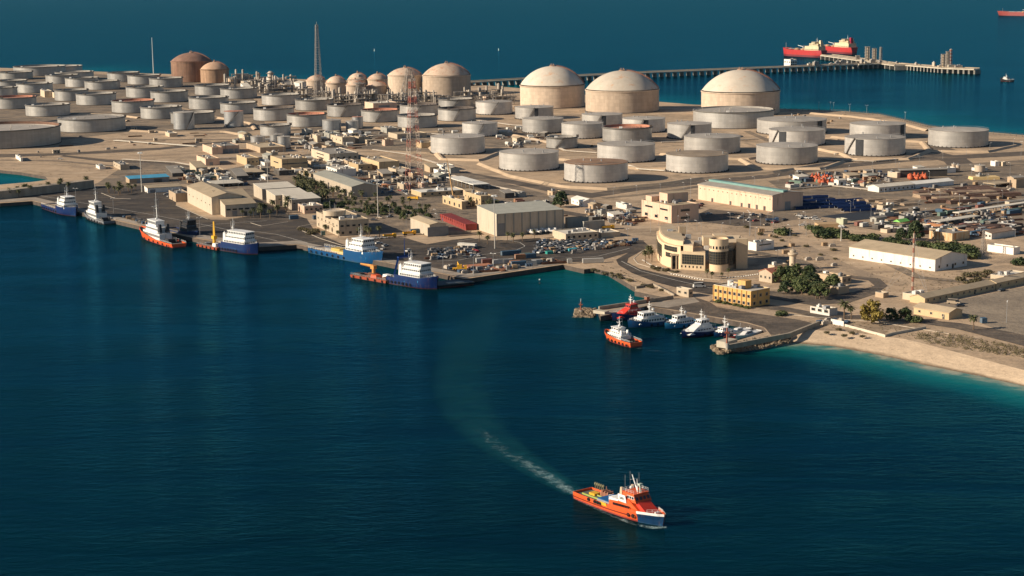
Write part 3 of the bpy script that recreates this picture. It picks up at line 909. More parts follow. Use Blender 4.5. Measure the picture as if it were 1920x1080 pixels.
# ------------------------------------------------------------------ buildings
W_CREAM = mat('wall_cream', (.49, .40, .29), .8, .14, .2, streak=True, rust=.12, rustcol=(.30, .22, .15), rv=.16)
W_TAN = mat('wall_tan', (.44, .33, .22), .8, .12, .2, streak=True, rust=.12, rustcol=(.30, .22, .15), rv=.16)
W_YEL = mat('wall_yellow', (.50, .37, .215), .8, .1, .2, streak=True, rust=.12, rustcol=(.30, .22, .15), rv=.16)
W_ORA = mat('wall_ochre', (.62, .36, .12), .8, .1, .2, streak=True, rust=.12, rustcol=(.30, .22, .15), rv=.16)
W_PINK = mat('wall_pinkish', (.58, .41, .30), .8, .1, .2, streak=True, rust=.12, rustcol=(.30, .22, .15), rv=.16)
W_WHITE = mat('wall_white', (.70, .66, .60), .75, .08, .2, streak=True, rust=.12, rustcol=(.30, .22, .15), rv=.16)
W_GREY = mat('wall_grey_sheet', (.33, .32, .28), .6, .12, .5, streak=True)
W_SHEET = mat('wall_beige_sheet', (.46, .39, .30), .6, .1, .5, streak=True, rust=.12, rustcol=(.30, .22, .15), rv=.16)
W_DARK = mat('wall_dark', (.09, .08, .07), .8, .2, .3)
W_RUSTY = mat('wall_rusty_sheet', (.52, .40, .24), .7, .15, .3, streak=True, rust=.5, rustcol=(.42, .17, .04))
R_TAN = mat('roof_tan', (.42, .33, .22), .8, .12, .15)
R_GREY = mat('roof_grey', (.30, .27, .23), .8, .15, .15)
R_SHEET = mat('roof_sheet_grey_green', (.36, .35, .29), .6, .1, .2)
R_PALE = mat('roof_pale', (.60, .54, .44), .7, .1, .15)
R_WHITE = mat('roof_white', (.72, .68, .60), .7, .08, .15)
R_TEAL = mat('roof_trim_teal', (.15, .27, .25), .6, .1, .2)
R_BLUE = mat('roof_blue', (.08, .33, .50), .6, .12, .2)
R_RED = mat('roof_red_tile', (.40, .15, .09), .8, .15, .4)
SHUT = mat('roller_shutter', (.24, .24, .24), .5, .1, .4)
WINF = mat('window_frame', (.42, .36, .27), .6, .1, .5)
def frame_of(near, lx, rx, th):
    a = math.radians(th)
    v, u = Vector((math.cos(a), math.sin(a), 0)), Vector((-math.sin(a), math.cos(a), 0))
    p = G(*near)
    return p, abs(ray_len(p, u, lx)), abs(ray_len(p, v, rx)), a
def window(parent, face, s, z, ww, hh, Lv, Lu, glass=None, proud=.06):
    """one window: surround and pane. face L = the left lit face (x=0), R = the right face (y=0); s = metres from the near corner"""
    mb = MB()
    fr = .14 if ww > .9 else .08
    if face == 'L':
        for a in ((s - fr, s, z - fr, z + hh + fr), (s + ww, s + ww + fr, z - fr, z + hh + fr), (s, s + ww, z + hh, z + hh + fr), (s, s + ww, z - fr, z)):
            mb.box(-.16, .02, a[0], a[1], a[2], a[3])
        pm = MB().box(-proud, .02, s, s + ww, z, z + hh)
    else:
        for a in ((s - fr, s, z - fr, z + hh + fr), (s + ww, s + ww + fr, z - fr, z + hh + fr), (s, s + ww, z + hh, z + hh + fr), (s, s + ww, z - fr, z)):
            mb.box(a[0], a[1], -.16, .02, a[2], a[3])
        pm = MB().box(s, s + ww, -proud, .02, z, z + hh)
    f = mb.build('window', WINF, parent)
    pm.build('pane', glass or GLASS, f)
def bld(name, cat, label, near, lx, rx, hp, wall=None, roof=None, th=23, style='flat', win=(), door=(), ac=2, rise=.14, group=None, over=.35, base=0):
    p, Lu, Lv, a = frame_of(near, lx, rx, th)
    h = hgt(hp, p)
    root = empty(name, (p.x, p.y, ZL), a)
    tag(root, label, cat, group)
    wall, roof = wall or W_CREAM, roof or R_TAN
    if style == 'canopy':
        mb = MB().box(-over, Lv + over, -over, Lu + over, h - .5, h)
        part(mb, 'roof', roof, root)
        nx_, ny_ = max(2, int(Lv / 8) + 1), max(2, int(Lu / 8) + 1)
        for i in range(nx_):
            for j in range(ny_):
                if 0 < i < nx_ - 1 and 0 < j < ny_ - 1:
                    continue
                x, y = Lv * i / (nx_ - 1), Lu * j / (ny_ - 1)
                part(MB().box(x - .18, x + .18, y - .18, y + .18, 0, h - .5), 'post', GREY, root)
        return root, Lu, Lv, h
    if style == 'flat':
        mb = MB().box(0, Lv, 0, Lu, -.3, h - .55)
        t_ = .3
        for b in ((0, Lv, 0, t_), (0, Lv, Lu - t_, Lu), (0, t_, t_, Lu - t_), (Lv - t_, Lv, t_, Lu - t_)):
            mb.box(b[0], b[1], b[2], b[3], h - .55, h)
        part(mb, 'wall', wall, root)
        rf = part(MB().box(t_ + .01, Lv - t_ - .01, t_ + .01, Lu - t_ - .01, h - .6, h - .45), 'roof', roof, root)
        mb = MB()
        for b in ((-.08, Lv + .08, -.08, t_ + .05), (-.08, Lv + .08, Lu - t_ - .05, Lu + .08), (-.08, t_ + .05, t_ + .05, Lu - t_ - .05), (Lv - t_ - .05, Lv + .08, t_ + .05, Lu - t_ - .05)):
            mb.box(b[0], b[1], b[2], b[3], h + .002, h + .12)
        part(mb, 'coping', roof, rf)
    else:
        mb = MB()
        e, o = h, over
        gu = style == 'gableU' or (style == 'gable' and Lu >= Lv)
        r = rise * (Lv if gu else Lu)
        if style.startswith('mono'):
            r = rise * Lu
            mb.add([(0, 0, -.3), (Lv, 0, -.3), (Lv, Lu, -.3), (0, Lu, -.3), (0, 0, e), (Lv, 0, e), (Lv, Lu, e + r), (0, Lu, e + r)], [(3, 2, 1, 0), (4, 5, 6, 7), (0, 1, 5, 4), (1, 2, 6, 5), (2, 3, 7, 6), (3, 0, 4, 7)])
            part(mb, 'wall', wall, root)
            k = r / Lu
            rb = MB().add([(x, y, e + k * y + dz) for dz in (.03, .25) for x, y in ((-o, -o), (Lv + o, -o), (Lv + o, Lu + o), (-o, Lu + o))], [(3, 2, 1, 0), (4, 5, 6, 7), (0, 1, 5, 4), (1, 2, 6, 5), (2, 3, 7, 6), (3, 0, 4, 7)])
        elif gu:
            mb.add([(0, 0, -.3), (Lv, 0, -.3), (Lv, Lu, -.3), (0, Lu, -.3), (0, 0, e), (Lv, 0, e), (Lv, Lu, e), (0, Lu, e), (Lv / 2, 0, e + r), (Lv / 2, Lu, e + r)],
                   [(0, 1, 5, 8, 4), (2, 3, 7, 9, 6), (1, 2, 6, 5), (3, 0, 4, 7), (4, 8, 9, 7), (8, 5, 6, 9), (3, 2, 1, 0)])
            part(mb, 'wall', wall, root)
            k = r / (Lv / 2)
            A = [(-o, e - o * k), (Lv / 2, e + r), (Lv + o, e - o * k)]
            rb = MB().add([(x, y, z + dz) for y in (-o, Lu + o) for dz in (.04, .3) for x, z in A],
                          [(0, 1, 4, 3), (1, 2, 5, 4), (7, 6, 9, 10), (8, 7, 10, 11), (3, 4, 10, 9), (4, 5, 11, 10), (1, 0, 6, 7), (2, 1, 7, 8), (0, 3, 9, 6), (5, 2, 8, 11)])
        else:
            mb.add([(0, 0, -.3), (Lv, 0, -.3), (Lv, Lu, -.3), (0, Lu, -.3), (0, 0, e), (Lv, 0, e), (Lv, Lu, e), (0, Lu, e), (0, Lu / 2, e + r), (Lv, Lu / 2, e + r)],
                   [(3, 0, 4, 8, 7), (1, 2, 6, 9, 5), (0, 1, 5, 4), (2, 3, 7, 6), (4, 5, 9, 8), (8, 9, 6, 7), (3, 2, 1, 0)])
            part(mb, 'wall', wall, root)
            k = r / (Lu / 2)
            A = [(-o, e - o * k), (Lu / 2, e + r), (Lu + o, e - o * k)]
            rb = MB().add([(x, y, z + dz) for x in (-o, Lv + o) for dz in (.04, .3) for y, z in A],
                          [(1, 0, 3, 4), (2, 1, 4, 5), (6, 7, 10, 9), (7, 8, 11, 10), (4, 3, 9, 10), (5, 4, 10, 11), (0, 1, 7, 6), (1, 2, 8, 7), (3, 0, 6, 9), (2, 5, 11, 8)])
        rf = part(rb, 'roof', roof, root)
        # standing seams across the roof sheets
    for fc, n, zr, ww, hh in win:
        L = Lu if fc == 'L' else Lv
        n = max(1, min(n, int(L / (ww + .5))))
        g = L / n
        for i in range(n):
            window(root, fc, g * (i + .5) - ww / 2, zr * h, ww, hh, Lv, Lu)
    for fc, s, ww, hh in door:
        L = Lu if fc == 'L' else Lv
        s = s * L
        mm = SHUT if ww > 2.5 else W_DARK
        mb = MB()
        if fc == 'L':
            mb.box(-.09, .02, s - ww / 2, s + ww / 2, 0, hh)
            for k in range(1, int(hh / .6)):
                mb.box(-.13, -.085, s - ww / 2, s + ww / 2, k * .6, k * .6 + .12)
        else:
            mb.box(s - ww / 2, s + ww / 2, -.09, .02, 0, hh)
            for k in range(1, int(hh / .6)):
                mb.box(s - ww / 2, s + ww / 2, -.13, -.085, k * .6, k * .6 + .12)
        part(mb, 'roller_door' if ww > 2.5 else 'door', mm, root)
    if style == 'flat':
        for k in range(ac + (2 if Lv * Lu > 150 else 0)):
            x, y = Lv * (.15 + .7 * rnd.random()), Lu * (.15 + .7 * rnd.random())
            s = .7 + rnd.random() * .9
            mb = MB().box(x - s, x + s, y - s * .7, y + s * .7, h - .45, h + .5 + rnd.random() * .9)
            mb.cyl((x, y), s * .5, h + .5, h + 1.5, 10) if rnd.random() < .3 else None
            part(mb, 'air_conditioner', GREY if rnd.random() < .6 else W_WHITE, root)
    return root, Lu, Lv, h
H1, H2, H3 = [('L', 5, .45, 1.4, 1.2)], [('L', 6, .14, 1.6, 1.3), ('L', 6, .58, 1.6, 1.3)], [('R', 4, .4, 1.6, 1.2)]
BL = [
 # left side
 ('site_hut', 'hut', 'lone white hut on bare sand at the far left, near the inlet', (39, 303), 29.5, 43, 7, W_WHITE, R_PALE, {}),
 ('site_hut', 'hut', 'small white hut beside a low cream building, right of the inlet', (187, 318), 180, 198, 6, W_WHITE, R_PALE, {}),
 ('low_building', 'building', 'low cream building right of the small white hut, above the blue roofed shed', (226, 319), 213, 243, 10, W_CREAM, R_GREY, dict(win=[('L', 3, .4, 1.2, 1)])),
 ('open_shed', 'shed', 'long dark fronted shed with a blue roof section', (243, 345), 236, 318, 9, W_TAN, R_BLUE, dict(style='monoV', rise=.05, door=[('R', .5, 20, 3), ('R', .8, 12, 3)])),
 ('low_shed', 'shed', 'long low white shed with trucks in front, left of the big tan warehouse', (277, 362), 271, 341, 9, W_WHITE, R_TAN, dict(style='monoV', rise=.06, door=[('R', .15, 4, 2.5)])),
 ('warehouse', 'warehouse', 'big tan warehouse with ribbed roof nearest the left quay', (398, 403), 352, 455, 32, W_SHEET, R_TAN, dict(style='gable', rise=.12, win=[('L', 6, .5, 1.2, .8)])),
 ('lean_to_hall', 'hall', 'lower hall with dark front built against the big tan warehouse', (423, 407), 399, 481, 22, W_SHEET, R_TAN, dict(style='monoV', rise=.16, win=[('R', 5, .55, 3, 1)], door=[('R', .3, 3.5, 4), ('R', .65, 2, 3)])),
 ('block_annex', 'annex', 'small grey block at the left end of the big tan warehouse', (330, 379), 317, 355, 16, W_TAN, R_GREY, dict(door=[('L', .5, 1.4, 2.2)])),
 ('steel_hall', 'hall', 'pale roofed hall, rearmost of three in a stepped row', (492, 375), 476, 556, 20, W_SHEET, R_PALE, dict(style='monoV', rise=.06, door=[('R', .3, 3, 3)])),
 ('steel_hall', 'hall', 'pale roofed hall, middle one of three in a stepped row', (517, 387), 500, 579, 20, W_SHEET, R_PALE, dict(style='monoV', rise=.06, win=[('R', 4, .6, 1.6, .8)], door=[('R', .2, 3.4, 3.6)])),
 ('steel_hall', 'hall', 'pale roofed hall, front one of three in a stepped row', (547, 394), 530, 602, 19, W_SHEET, R_PALE, dict(style='monoV', rise=.06, win=[('R', 5, .6, 1.4, .8)])),
 ('small_office', 'building', 'small pinkish building between the stepped halls and the drum topped building', (571, 401), 559, 606, 14, W_PINK, R_PALE, dict(win=[('R', 4, .45, 1.5, 1.2)], door=[('L', .4, 1.3, 2.2), ('R', .7, 2.2, 2.6)])),
 ('warehouse', 'warehouse', 'grey green roofed warehouse behind the palm grove', (660, 371), 588, 708, 20, W_SHEET, R_SHEET, dict(style='gable', rise=.11, door=[('R', .5, 4, 3.5)])),
 ('office_block', 'office', 'tan block with dark window band in the row of tan offices', (529, 321), 507.5, 577, 22, W_YEL, R_TAN, dict(ac=4, win=[('L', 1, .55, 14, .9), ('R', 1, .55, 22, .9)])),
 ('office_block', 'office', 'white faced two storey office left of the tan hall with a low annex', (618, 305), 584, 672, 16, W_CREAM, R_GREY, dict(ac=4, win=[('L', 1, .62, 22, .8), ('L', 1, .22, 20, .8), ('R', 5, .4, 2, 1.5)])),
 ('tan_hall', 'hall', 'tan hall with plain walls below the lone big grey tank', (711, 320), 677, 749, 16, W_YEL, R_TAN, dict(ac=2)),
 ('annex', 'annex', 'low tan annex in front of the plain tan hall', (672, 321), 654, 698, 12, W_YEL, R_TAN, dict(ac=2, win=[('R', 2, .4, 1.4, 1.2)])),
 ('low_store', 'building', 'low cream store left of the red and white tower foot', (743, 327), 728, 769, 9, W_CREAM, R_TAN, dict(ac=1)),
 ('bridge_block', 'building', 'white stepped block like a ship bridge behind the grey green warehouse', (632, 332), 612, 668, 14, W_WHITE, R_PALE, dict(ac=3, win=[('L', 4, .6, 1.8, 1)])),
 ('tan_store', 'building', 'small tan store left of the white stepped block', (583, 338), 569, 603, 12, W_YEL, R_TAN, dict(ac=1)),
 ('cream_block', 'building', 'cream block under the twin narrow tanks', (642, 271), 620, 666, 13, W_CREAM, R_TAN, dict(ac=3, win=[('L', 3, .4, 1.6, 1.4)])),
 ('cream_annex', 'annex', 'small cream annex right of the cream block under the twin narrow tanks', (673, 268), 664, 692, 11, W_CREAM, R_TAN, dict(ac=2)),
 ('pump_house', 'building', 'small upright cream pump house left of the twin narrow tanks', (595, 267), 586, 602, 13, W_CREAM, R_TAN, dict(ac=1, door=[('L', .5, 1.6, 2.4)])),
 ('flat_shed', 'shed', 'wide tan roofed shed in front of three tiny silver tanks', (488, 287), 462, 536, 10, W_TAN, R_TAN, dict(ac=2)),
 ('garage', 'garage', 'cream garage with three dark bays left of the tan roofed shed', (414, 288), 398, 449, 14, W_PINK, R_GREY, dict(ac=1, door=[('R', .25, 5, 4), ('R', .55, 5, 4), ('R', .85, 4, 4)])),
 ('garage', 'garage', 'pinkish cream store left of the garage with three bays', (398, 290), 380, 418, 13, W_PINK, R_TAN, dict(ac=1)),
 ('low_building', 'building', 'pinkish cream building below the garage with three bays', (386, 311), 369, 412, 13, W_PINK, R_TAN, dict(ac=2, door=[('R', .4, 3, 3)])),
 ('low_building', 'building', 'yellow fronted building left of the tan block with the dark band', (463, 311), 444, 486, 14, W_YEL, R_TAN, dict(ac=2, win=[('R', 3, .4, 1.4, 1.2)])),
 ('car_port', 'canopy', 'flat tan canopy over parked trucks below the yellow fronted building', (455, 333), 437, 497, 9, None, R_TAN, dict(style='canopy')),
 ('car_port', 'canopy', 'low pale canopy above the white trucks left of centre', (402, 352), 389, 457, 7, None, R_PALE, dict(style='canopy')),
 ('low_store', 'building', 'small cream hut at the foot of the red and white tower', (757, 357), 745, 766, 11, W_CREAM, R_PALE, dict(ac=1)),
 ('long_store', 'building', 'long white roofed store behind the yellow truck', (790, 370), 771, 872, 9, W_YEL, R_WHITE, dict(ac=4, win=[('R', 6, .4, 1.6, 1.2)])),
 ('gate_house', 'building', 'small yellow building with four dark windows under the crane boom', (866, 393), 830, 874, 15, W_YEL, R_PALE, dict(ac=2, win=[('L', 4, .2, 2.4, 2.2)])),
 ('yellow_block', 'building', 'tan yellow two storey block right of the crane boom', (902, 390), 871, 924, 22, W_YEL, R_TAN, dict(ac=4, win=[('L', 6, .6, 1, 1), ('L', 5, .18, 1, 1.1), ('R', 3, .5, 1.2, 1.2)])),
 ('car_port', 'canopy', 'white flat canopy on posts behind the tan yellow block', (888, 357), 838, 917, 11, None, R_WHITE, dict(style='canopy')),
 ('warehouse', 'warehouse', 'largest grey green warehouse with ribbed front facing the basin', (932, 443), 895, 1056, 41, W_SHEET, R_SHEET, dict(style='monoV', rise=.05, door=[('R', .06, 6, 8)], win=[])),
 ('hall', 'hall', 'tan roofed hall behind the largest grey green warehouse', (955, 404), 926, 1010, 13, W_TAN, R_TAN, dict(ac=5)),
 ('workshop', 'workshop', 'grey workshop with wide roller door beside the red barge', (806, 444), 770, 837, 22, W_SHEET, R_TAN, dict(style='gable', rise=.1, door=[('R', .5, 14, 6)])),
 ('dark_store', 'store', 'dark grey store at the right end of the largest warehouse', (1064, 429), 1060, 1104, 20, W_GREY, R_TAN, dict(ac=0)),
 ('glass_store', 'store', 'light grey shed with open end in front of the dark grey store', (1095, 433), 1092, 1134, 17, W_GREY, R_PALE, dict(ac=0, door=[('R', .12, 4, 4.5)])),
 ('low_office', 'office', 'long low pale office beside the scrap row at the basin head', (1061, 453), 1036, 1122, 14, W_CREAM, R_PALE, dict(ac=2, win=[('R', 6, .4, 1.5, 1.3)])),
 ('low_office', 'office', 'low pale annex right of the long low pale office', (1128, 446), 1110, 1163, 9, W_CREAM, R_PALE, dict(ac=1)),
 ('office_block', 'office', 'large beige three storey office with horizontal dark windows', (1259, 419), 1203, 1310, 33, W_PINK, R_TAN, dict(th=28, ac=6, win=[('L', 2, .66, 9, 1.1), ('L', 3, .16, 3.6, 1.8), ('R', 1, .62, 7, 1.4), ('R', 1, .2, 7, 1.4)])),
 ('white_hut', 'hut', 'white hut with pale roof right of the big round tree', (1094, 388), 1071, 1117, 10, W_WHITE, R_WHITE, dict(style='gable', rise=.15, win=[('L', 3, .35, 1, 1)])),
 ('white_hut', 'hut', 'small boxy white hut left of the beige three storey office', (1175, 394), 1155, 1185, 10, W_WHITE, R_WHITE, dict(ac=1)),
 ('long_warehouse', 'warehouse', 'long beige warehouse with teal roof edge and a row of small vents', (1448, 397), 1309, 1505, 30, W_PINK, R_GREY, dict(th=32, style='gable', rise=.06, win=[('L', 16, .72, .7, .6)], door=[('L', .1, 2.4, 3), ('L', .2, 2.4, 3), ('L', .3, 2.4, 3), ('L', .4, 2.2, 2.6), ('L', .55, 2.2, 2.6), ('L', .8, 2.2, 2.6), ('R', .5, 5, 6)])),
 ('gate_hut', 'hut', 'cream gate hut at the root of the harbour pier', (1291, 558), 1268.5, 1299, 15, W_CREAM, R_PALE, dict(th=38, ac=0, win=[('L', 2, .4, 1.6, 1), ('R', 1, .4, 1.6, 1)])),
 ('white_store', 'building', 'white flat store right of the curved headquarters', (1418, 471), 1403, 1451, 16, W_WHITE, R_GREY, dict(th=35, ac=2, win=[('R', 1, .6, 9, .5)])),
 ('low_house', 'house', 'flat cream house at the foot of the round tower', (1452, 508), 1440, 1476, 10, W_CREAM, R_GREY, dict(th=38, ac=1)),
 ('red_roof_house', 'house', 'cream house with a small red roof beside the dense trees', (1447, 531), 1423, 1470, 18, W_CREAM, R_RED, dict(th=38, style='gable', rise=.2, win=[('L', 3, .4, 1, 1.2)])),
 ('flat_house', 'house', 'tan flat house right of the dense trees, with a blue door', (1579, 533), 1523, 1596, 13, W_TAN, R_TAN, dict(th=38, ac=2, win=[('R', 2, .3, 1.6, 1.4)])),
 ('flat_house', 'house', 'grey tan garage below the flat house with the blue door', (1572, 553), 1556, 1592, 14, W_TAN, R_GREY, dict(th=38, ac=1)),
 ('small_hut', 'hut', 'small brown hut on sand at the foot of the thin red mast', (1656, 559), 1641, 1666, 9, W_TAN, R_PALE, dict(th=40, ac=0)),
 ('white_house', 'house', 'white house with flat roof near the beach palms', (1555, 593), 1519, 1570, 13, W_WHITE, R_TAN, dict(th=40, ac=2, win=[('L', 3, .45, 2.2, 1.2)])),
 ('white_warehouse', 'warehouse', 'long white warehouse alone on bare sand at the right', (1753, 509), 1592, 1813, 22, W_WHITE, R_TAN, dict(th=38, style='gable', rise=.1, win=[('L', 9, .22, .8, .7), ('R', 4, .25, 1.1, 1.1)], door=[('R', .55, 1.6, 2.6)])),
 ('gable_house', 'house', 'yellow gabled house in front of the long barracks', (1779, 600), 1713, 1804, 13, W_YEL, R_TAN, dict(th=40, style='gable', rise=.14, win=[('L', 3, .4, 1, 1)], door=[('L', .15, 1.2, 2.2)])),
 ('cream_annex', 'annex', 'cream flat annex at the left end of the long barracks', (1724, 566), 1692, 1744, 12, W_CREAM, R_PALE, dict(th=40, ac=3)),
 ('barracks', 'barracks', 'long gabled barracks with a row of small windows, left section', (1734, 571), 1706, 1866, 11, W_YEL, R_TAN, dict(th=40, style='gableV', rise=.16, win=[('R', 12, .4, 1, 1)], door=[('R', .7, 1.2, 2.2)])),
 ('barracks', 'barracks', 'long gabled barracks continuing to the right frame edge', (1868, 543), 1846, 2040, 12, W_YEL, R_TAN, dict(th=40, style='gableV', rise=.16, win=[('R', 12, .4, 1, 1)])),
 ('cream_store', 'building', 'cream flat store behind the right section of the barracks', (1882, 527), 1857, 1922, 9, W_CREAM, R_PALE, dict(th=40, ac=2)),
 # right yards
 ('white_shed', 'shed', 'white roofed shed with straight front in the upper right yard', (1716, 354), 1706, 1788, 8, W_WHITE, R_WHITE, dict(th=30, style='monoV', rise=.25)),
 ('white_shed', 'shed', 'white walled low shed with many small windows in the upper right yard', (1648, 361), 1627, 1714, 9, W_WHITE, R_PALE, dict(th=30, style='gable', rise=.12, win=[('R', 8, .35, 1.2, 1)])),
 ('brown_shed', 'shed', 'long dark brown shed with sloping roof behind the orange buoys', (1688, 333), 1684, 1776, 13, W_DARK, R_GREY, dict(th=8, style='monoV', rise=.12)),
 ('cream_hut', 'hut', 'cream hut at the left end of the long dark brown shed', (1682, 334), 1664, 1688, 10, W_CREAM, R_PALE, dict(th=30, ac=1)),
 ('yard_canopy', 'canopy', 'long pale canopy roof, upper one of two at the right edge', (1797, 407), 1792, 2000, 9, None, R_PALE, dict(th=38, style='canopy', over=1.5)),
 ('yard_canopy', 'canopy', 'long pale canopy roof, lower one of two, deep shade beneath', (1762, 424), 1752, 1832, 9, None, R_PALE, dict(th=38, style='canopy', over=1.5)),
 ('rusty_shed', 'shed', 'shed with rusty yellow wall beside the scrap tyres', (1785, 453), 1742, 1818, 15, W_RUSTY, R_GREY, dict(th=38, ac=0)),
 ('white_cabin', 'cabin', 'long white cabin with brown roof near the right edge', (1859, 449), 1846, 1904, 11, W_WHITE, mat('roof_brown', (.25, .17, .12), .8, .2, .3), dict(th=38, style='monoV', rise=.2, win=[('L', 2, .4, 1, 1)])),
 ('white_container_shed', 'shed', 'low whitish shed at the right edge beside the white cabin', (1900, 478), 1851, 1912, 13, W_WHITE, R_PALE, dict(th=38, ac=0)),
 ('greenish_store', 'store', 'small greenish cream store left of the bright green tent', (1581, 422), 1568, 1589, 11, mat('wall_pale_green', (.45, .47, .33), .8, .1, .3), R_PALE, dict(th=38, ac=0)),
 ('cream_store', 'store', 'cream block store under the tall yard tree', (1735, 433), 1714, 1746, 10, W_CREAM, R_PALE, dict(th=38, ac=0)),
 ('white_hut', 'hut', 'white hut near the pair of tan tanks at the upper right', (1866, 312), 1857, 1874, 9, W_WHITE, R_PALE, dict(th=20, ac=0)),
 ('white_hut', 'hut', 'cream hut right of the white hut at the upper right', (1880, 312), 1874, 1886, 8, W_CREAM, R_PALE, dict(th=20, ac=0)),
 ('tan_canopy', 'canopy', 'tan sloping canopy beside the brown block at the far right', (1866, 352), 1844, 1895, 7, None, R_TAN, dict(th=30, style='canopy')),
 ('brown_block', 'building', 'plain brown block at the right frame edge', (1905, 353), 1898, 1945, 16, W_TAN, R_TAN, dict(th=30, ac=0)),
 ('cream_hut', 'hut', 'cream cabin beside the upper long canopy at the right edge', (1892, 388), 1884, 1930, 9, W_CREAM, R_WHITE, dict(th=35, ac=0)),
 # far process area
 ('process_building', 'building', 'peach building behind the middle open tanks with a dark opening', (700, 206), 684, 745, 12, W_PINK, R_PALE, dict(ac=2, door=[('R', .45, 14, 5)])),
 ('process_building', 'building', 'pale cabin below the large peach dome and behind the open tanks', (912, 189), 905, 950, 8, W_PINK, R_PALE, dict(ac=1)),
 ('site_hut', 'hut', 'cream hut between two open tanks in the far left field, left one', (84, 183), 76, 98, 12, W_CREAM, R_PALE, dict(ac=0)),
 ('site_hut', 'hut', 'cream hut between two open tanks in the far left field, right one', (102, 184), 98, 112, 10, W_CREAM, R_PALE, dict(ac=0)),
 ('process_building', 'building', 'cream block left of the two grey columns on the far shore', (462, 163), 452, 474, 9, W_CREAM, R_PALE, dict(ac=1)),
 ('site_hut', 'hut', 'cream hut on the sand right of the widest level roofed tank', (318, 257), 310, 333, 7, W_CREAM, R_PALE, dict(ac=0)),
 ('store_row', 'building', 'row of cream stores with dark doors behind the lone big grey tank', (745, 261), 728, 800, 9, W_CREAM, R_TAN, dict(ac=2, door=[('R', .2, 3, 2.6), ('R', .5, 3, 2.6), ('R', .8, 3, 2.6)])),
 ('yellow_store', 'building', 'yellow store tucked left of the lone big grey tank', (790, 278), 780, 816, 10, W_YEL, R_TAN, dict(ac=1)),
 ('small_block', 'building', 'small cream block on the road left of the red and white tower', (722, 274), 717, 738, 11, W_PINK, R_TAN, dict(ac=0)),
]
BROOT = {}
for nm, cat, lab, near, lx, rx, hp, wl, rf, kw in BL:
    BROOT[lab] = bld(nm, cat, lab, near, lx, rx, hp, wl, rf, **kw)
# pilasters of the largest warehouse, teal edge of the long beige warehouse
root, Lu, Lv, h = BROOT['largest grey green warehouse with ribbed front facing the basin']
mb = MB()
for k in range(9):
    x = Lv * (k / 8.0)
    mb.box(x - .35, x + .35, -.45, 0.0, 0, h - .2)
part(mb, 'pilaster', mat('pilaster_grey', (.26, .26, .235), .6, .1, .3), root)
root, Lu, Lv, h = BROOT['long beige warehouse with teal roof edge and a row of small vents']
part(MB().box(Lv * .35, Lv * .5, 0, Lu, h + .06 * Lv * .85, h + .06 * Lv + 1.1), 'roof_monitor', R_TEAL, root)
part(MB().box(-.5, -.36, -.4, Lu + .4, h - .75, h - .1), 'gutter', W_CREAM, root)
root, Lu, Lv, h = BROOT['large beige three storey office with horizontal dark windows']
mb = MB().box(Lv * .35, Lv * 1.12, Lu * .45, Lu * .72, -.2, h + 5.5).box(Lv * .1, Lv * .5, Lu * .75, Lu * .95, h - .4, h + 3)
part(mb, 'upper_block', W_PINK, root)
part(MB().box(Lv * .36, Lv * 1.11, Lu * .46, Lu * .71, h + 5.52, h + 5.7), 'upper_roof', R_TAN, root)

# ---- small stores and huts filling the working yards
sb = random.Random(404)
def clear_of(p, m):
    for c, r in SPOT:
        if (p.x - c[0]) ** 2 + (p.y - c[1]) ** 2 < (r + m) ** 2:
            return False
    return True
SPOT = []
for o in COL.objects:
    if o.type == 'EMPTY' and o.get('category'):
        for ch in o.children:
            if ch.name.split('.')[0] in ('wall', 'shell', 'roof'):
                xs_ = [v.co.x for v in ch.data.vertices]
                ys_ = [v.co.y for v in ch.data.vertices]
                c = Matrix.Rotation(o.rotation_euler.z, 3, 'Z') @ Vector(((min(xs_) + max(xs_)) / 2, (min(ys_) + max(ys_)) / 2, 0))
                SPOT.append(((o.location.x + c.x, o.location.y + c.y), .55 * math.hypot(max(xs_) - min(xs_), max(ys_) - min(ys_))))
def stores(x0, x1, y0, y1, n, where, th=23, cols=None):
    k = t_ = 0
    while k < n and t_ < 300:
        t_ += 1
        px, py = sb.uniform(x0, x1), sb.uniform(y0, y1)
        p = G(px, py)
        wl = sb.uniform(5, 15)
        if not clear_of(p, wl * .35):
            continue
        nm, wm, rm = sb.choice(cols or (('cream', W_CREAM, R_TAN), ('tan', W_TAN, R_GREY), ('tan', W_TAN, R_TAN), ('grey', W_GREY, R_SHEET), ('grey', W_GREY, R_GREY), ('dark', W_DARK, R_GREY), ('white', W_WHITE, R_PALE)))
        st_ = sb.choice(('flat', 'flat', 'monoV', 'gable'))
        lab = f"small {nm} {({'flat': 'flat roofed', 'monoV': 'lean-to roofed', 'gable': 'gabled'})[st_]} store {where}"
        hh = sb.uniform(5, 10)
        kw = dict(ac=1) if st_ == 'flat' else dict(rise=.14)
        bld('small_store', 'store', lab, (px, py), px - wl * .7 - 2, px + wl * 1.3 + 2, hh, wm, rm, th=th + sb.uniform(-4, 4), style=st_, group=lab, door=[('L', .5, 1.6, 2.1)] if sb.random() < .5 else [('R', .4, 2.2, 2.2)], **kw)
        SPOT.append(((p.x, p.y), wl * .5))
        k += 1
stores(430, 760, 250, 282, 16, 'between the narrow tanks and the tan office row')
stores(310, 470, 318, 350, 12, 'in the storage yard right of the blue roofed shed')
stores(480, 700, 292, 345, 12, 'among the tan office blocks')
stores(690, 850, 318, 366, 12, 'around the foot of the red and white tower')
stores(840, 1040, 366, 402, 10, 'behind the largest warehouse')
stores(1100, 1200, 392, 416, 6, 'on the dusty yard left of the beige office', 28)
stores(1450, 1660, 322, 350, 9, 'in the upper right yard', 30)
stores(1640, 1900, 390, 442, 16, 'among the canopies of the right yards', 38)
stores(1720, 1910, 318, 346, 6, 'near the tan tanks at the upper right', 25)
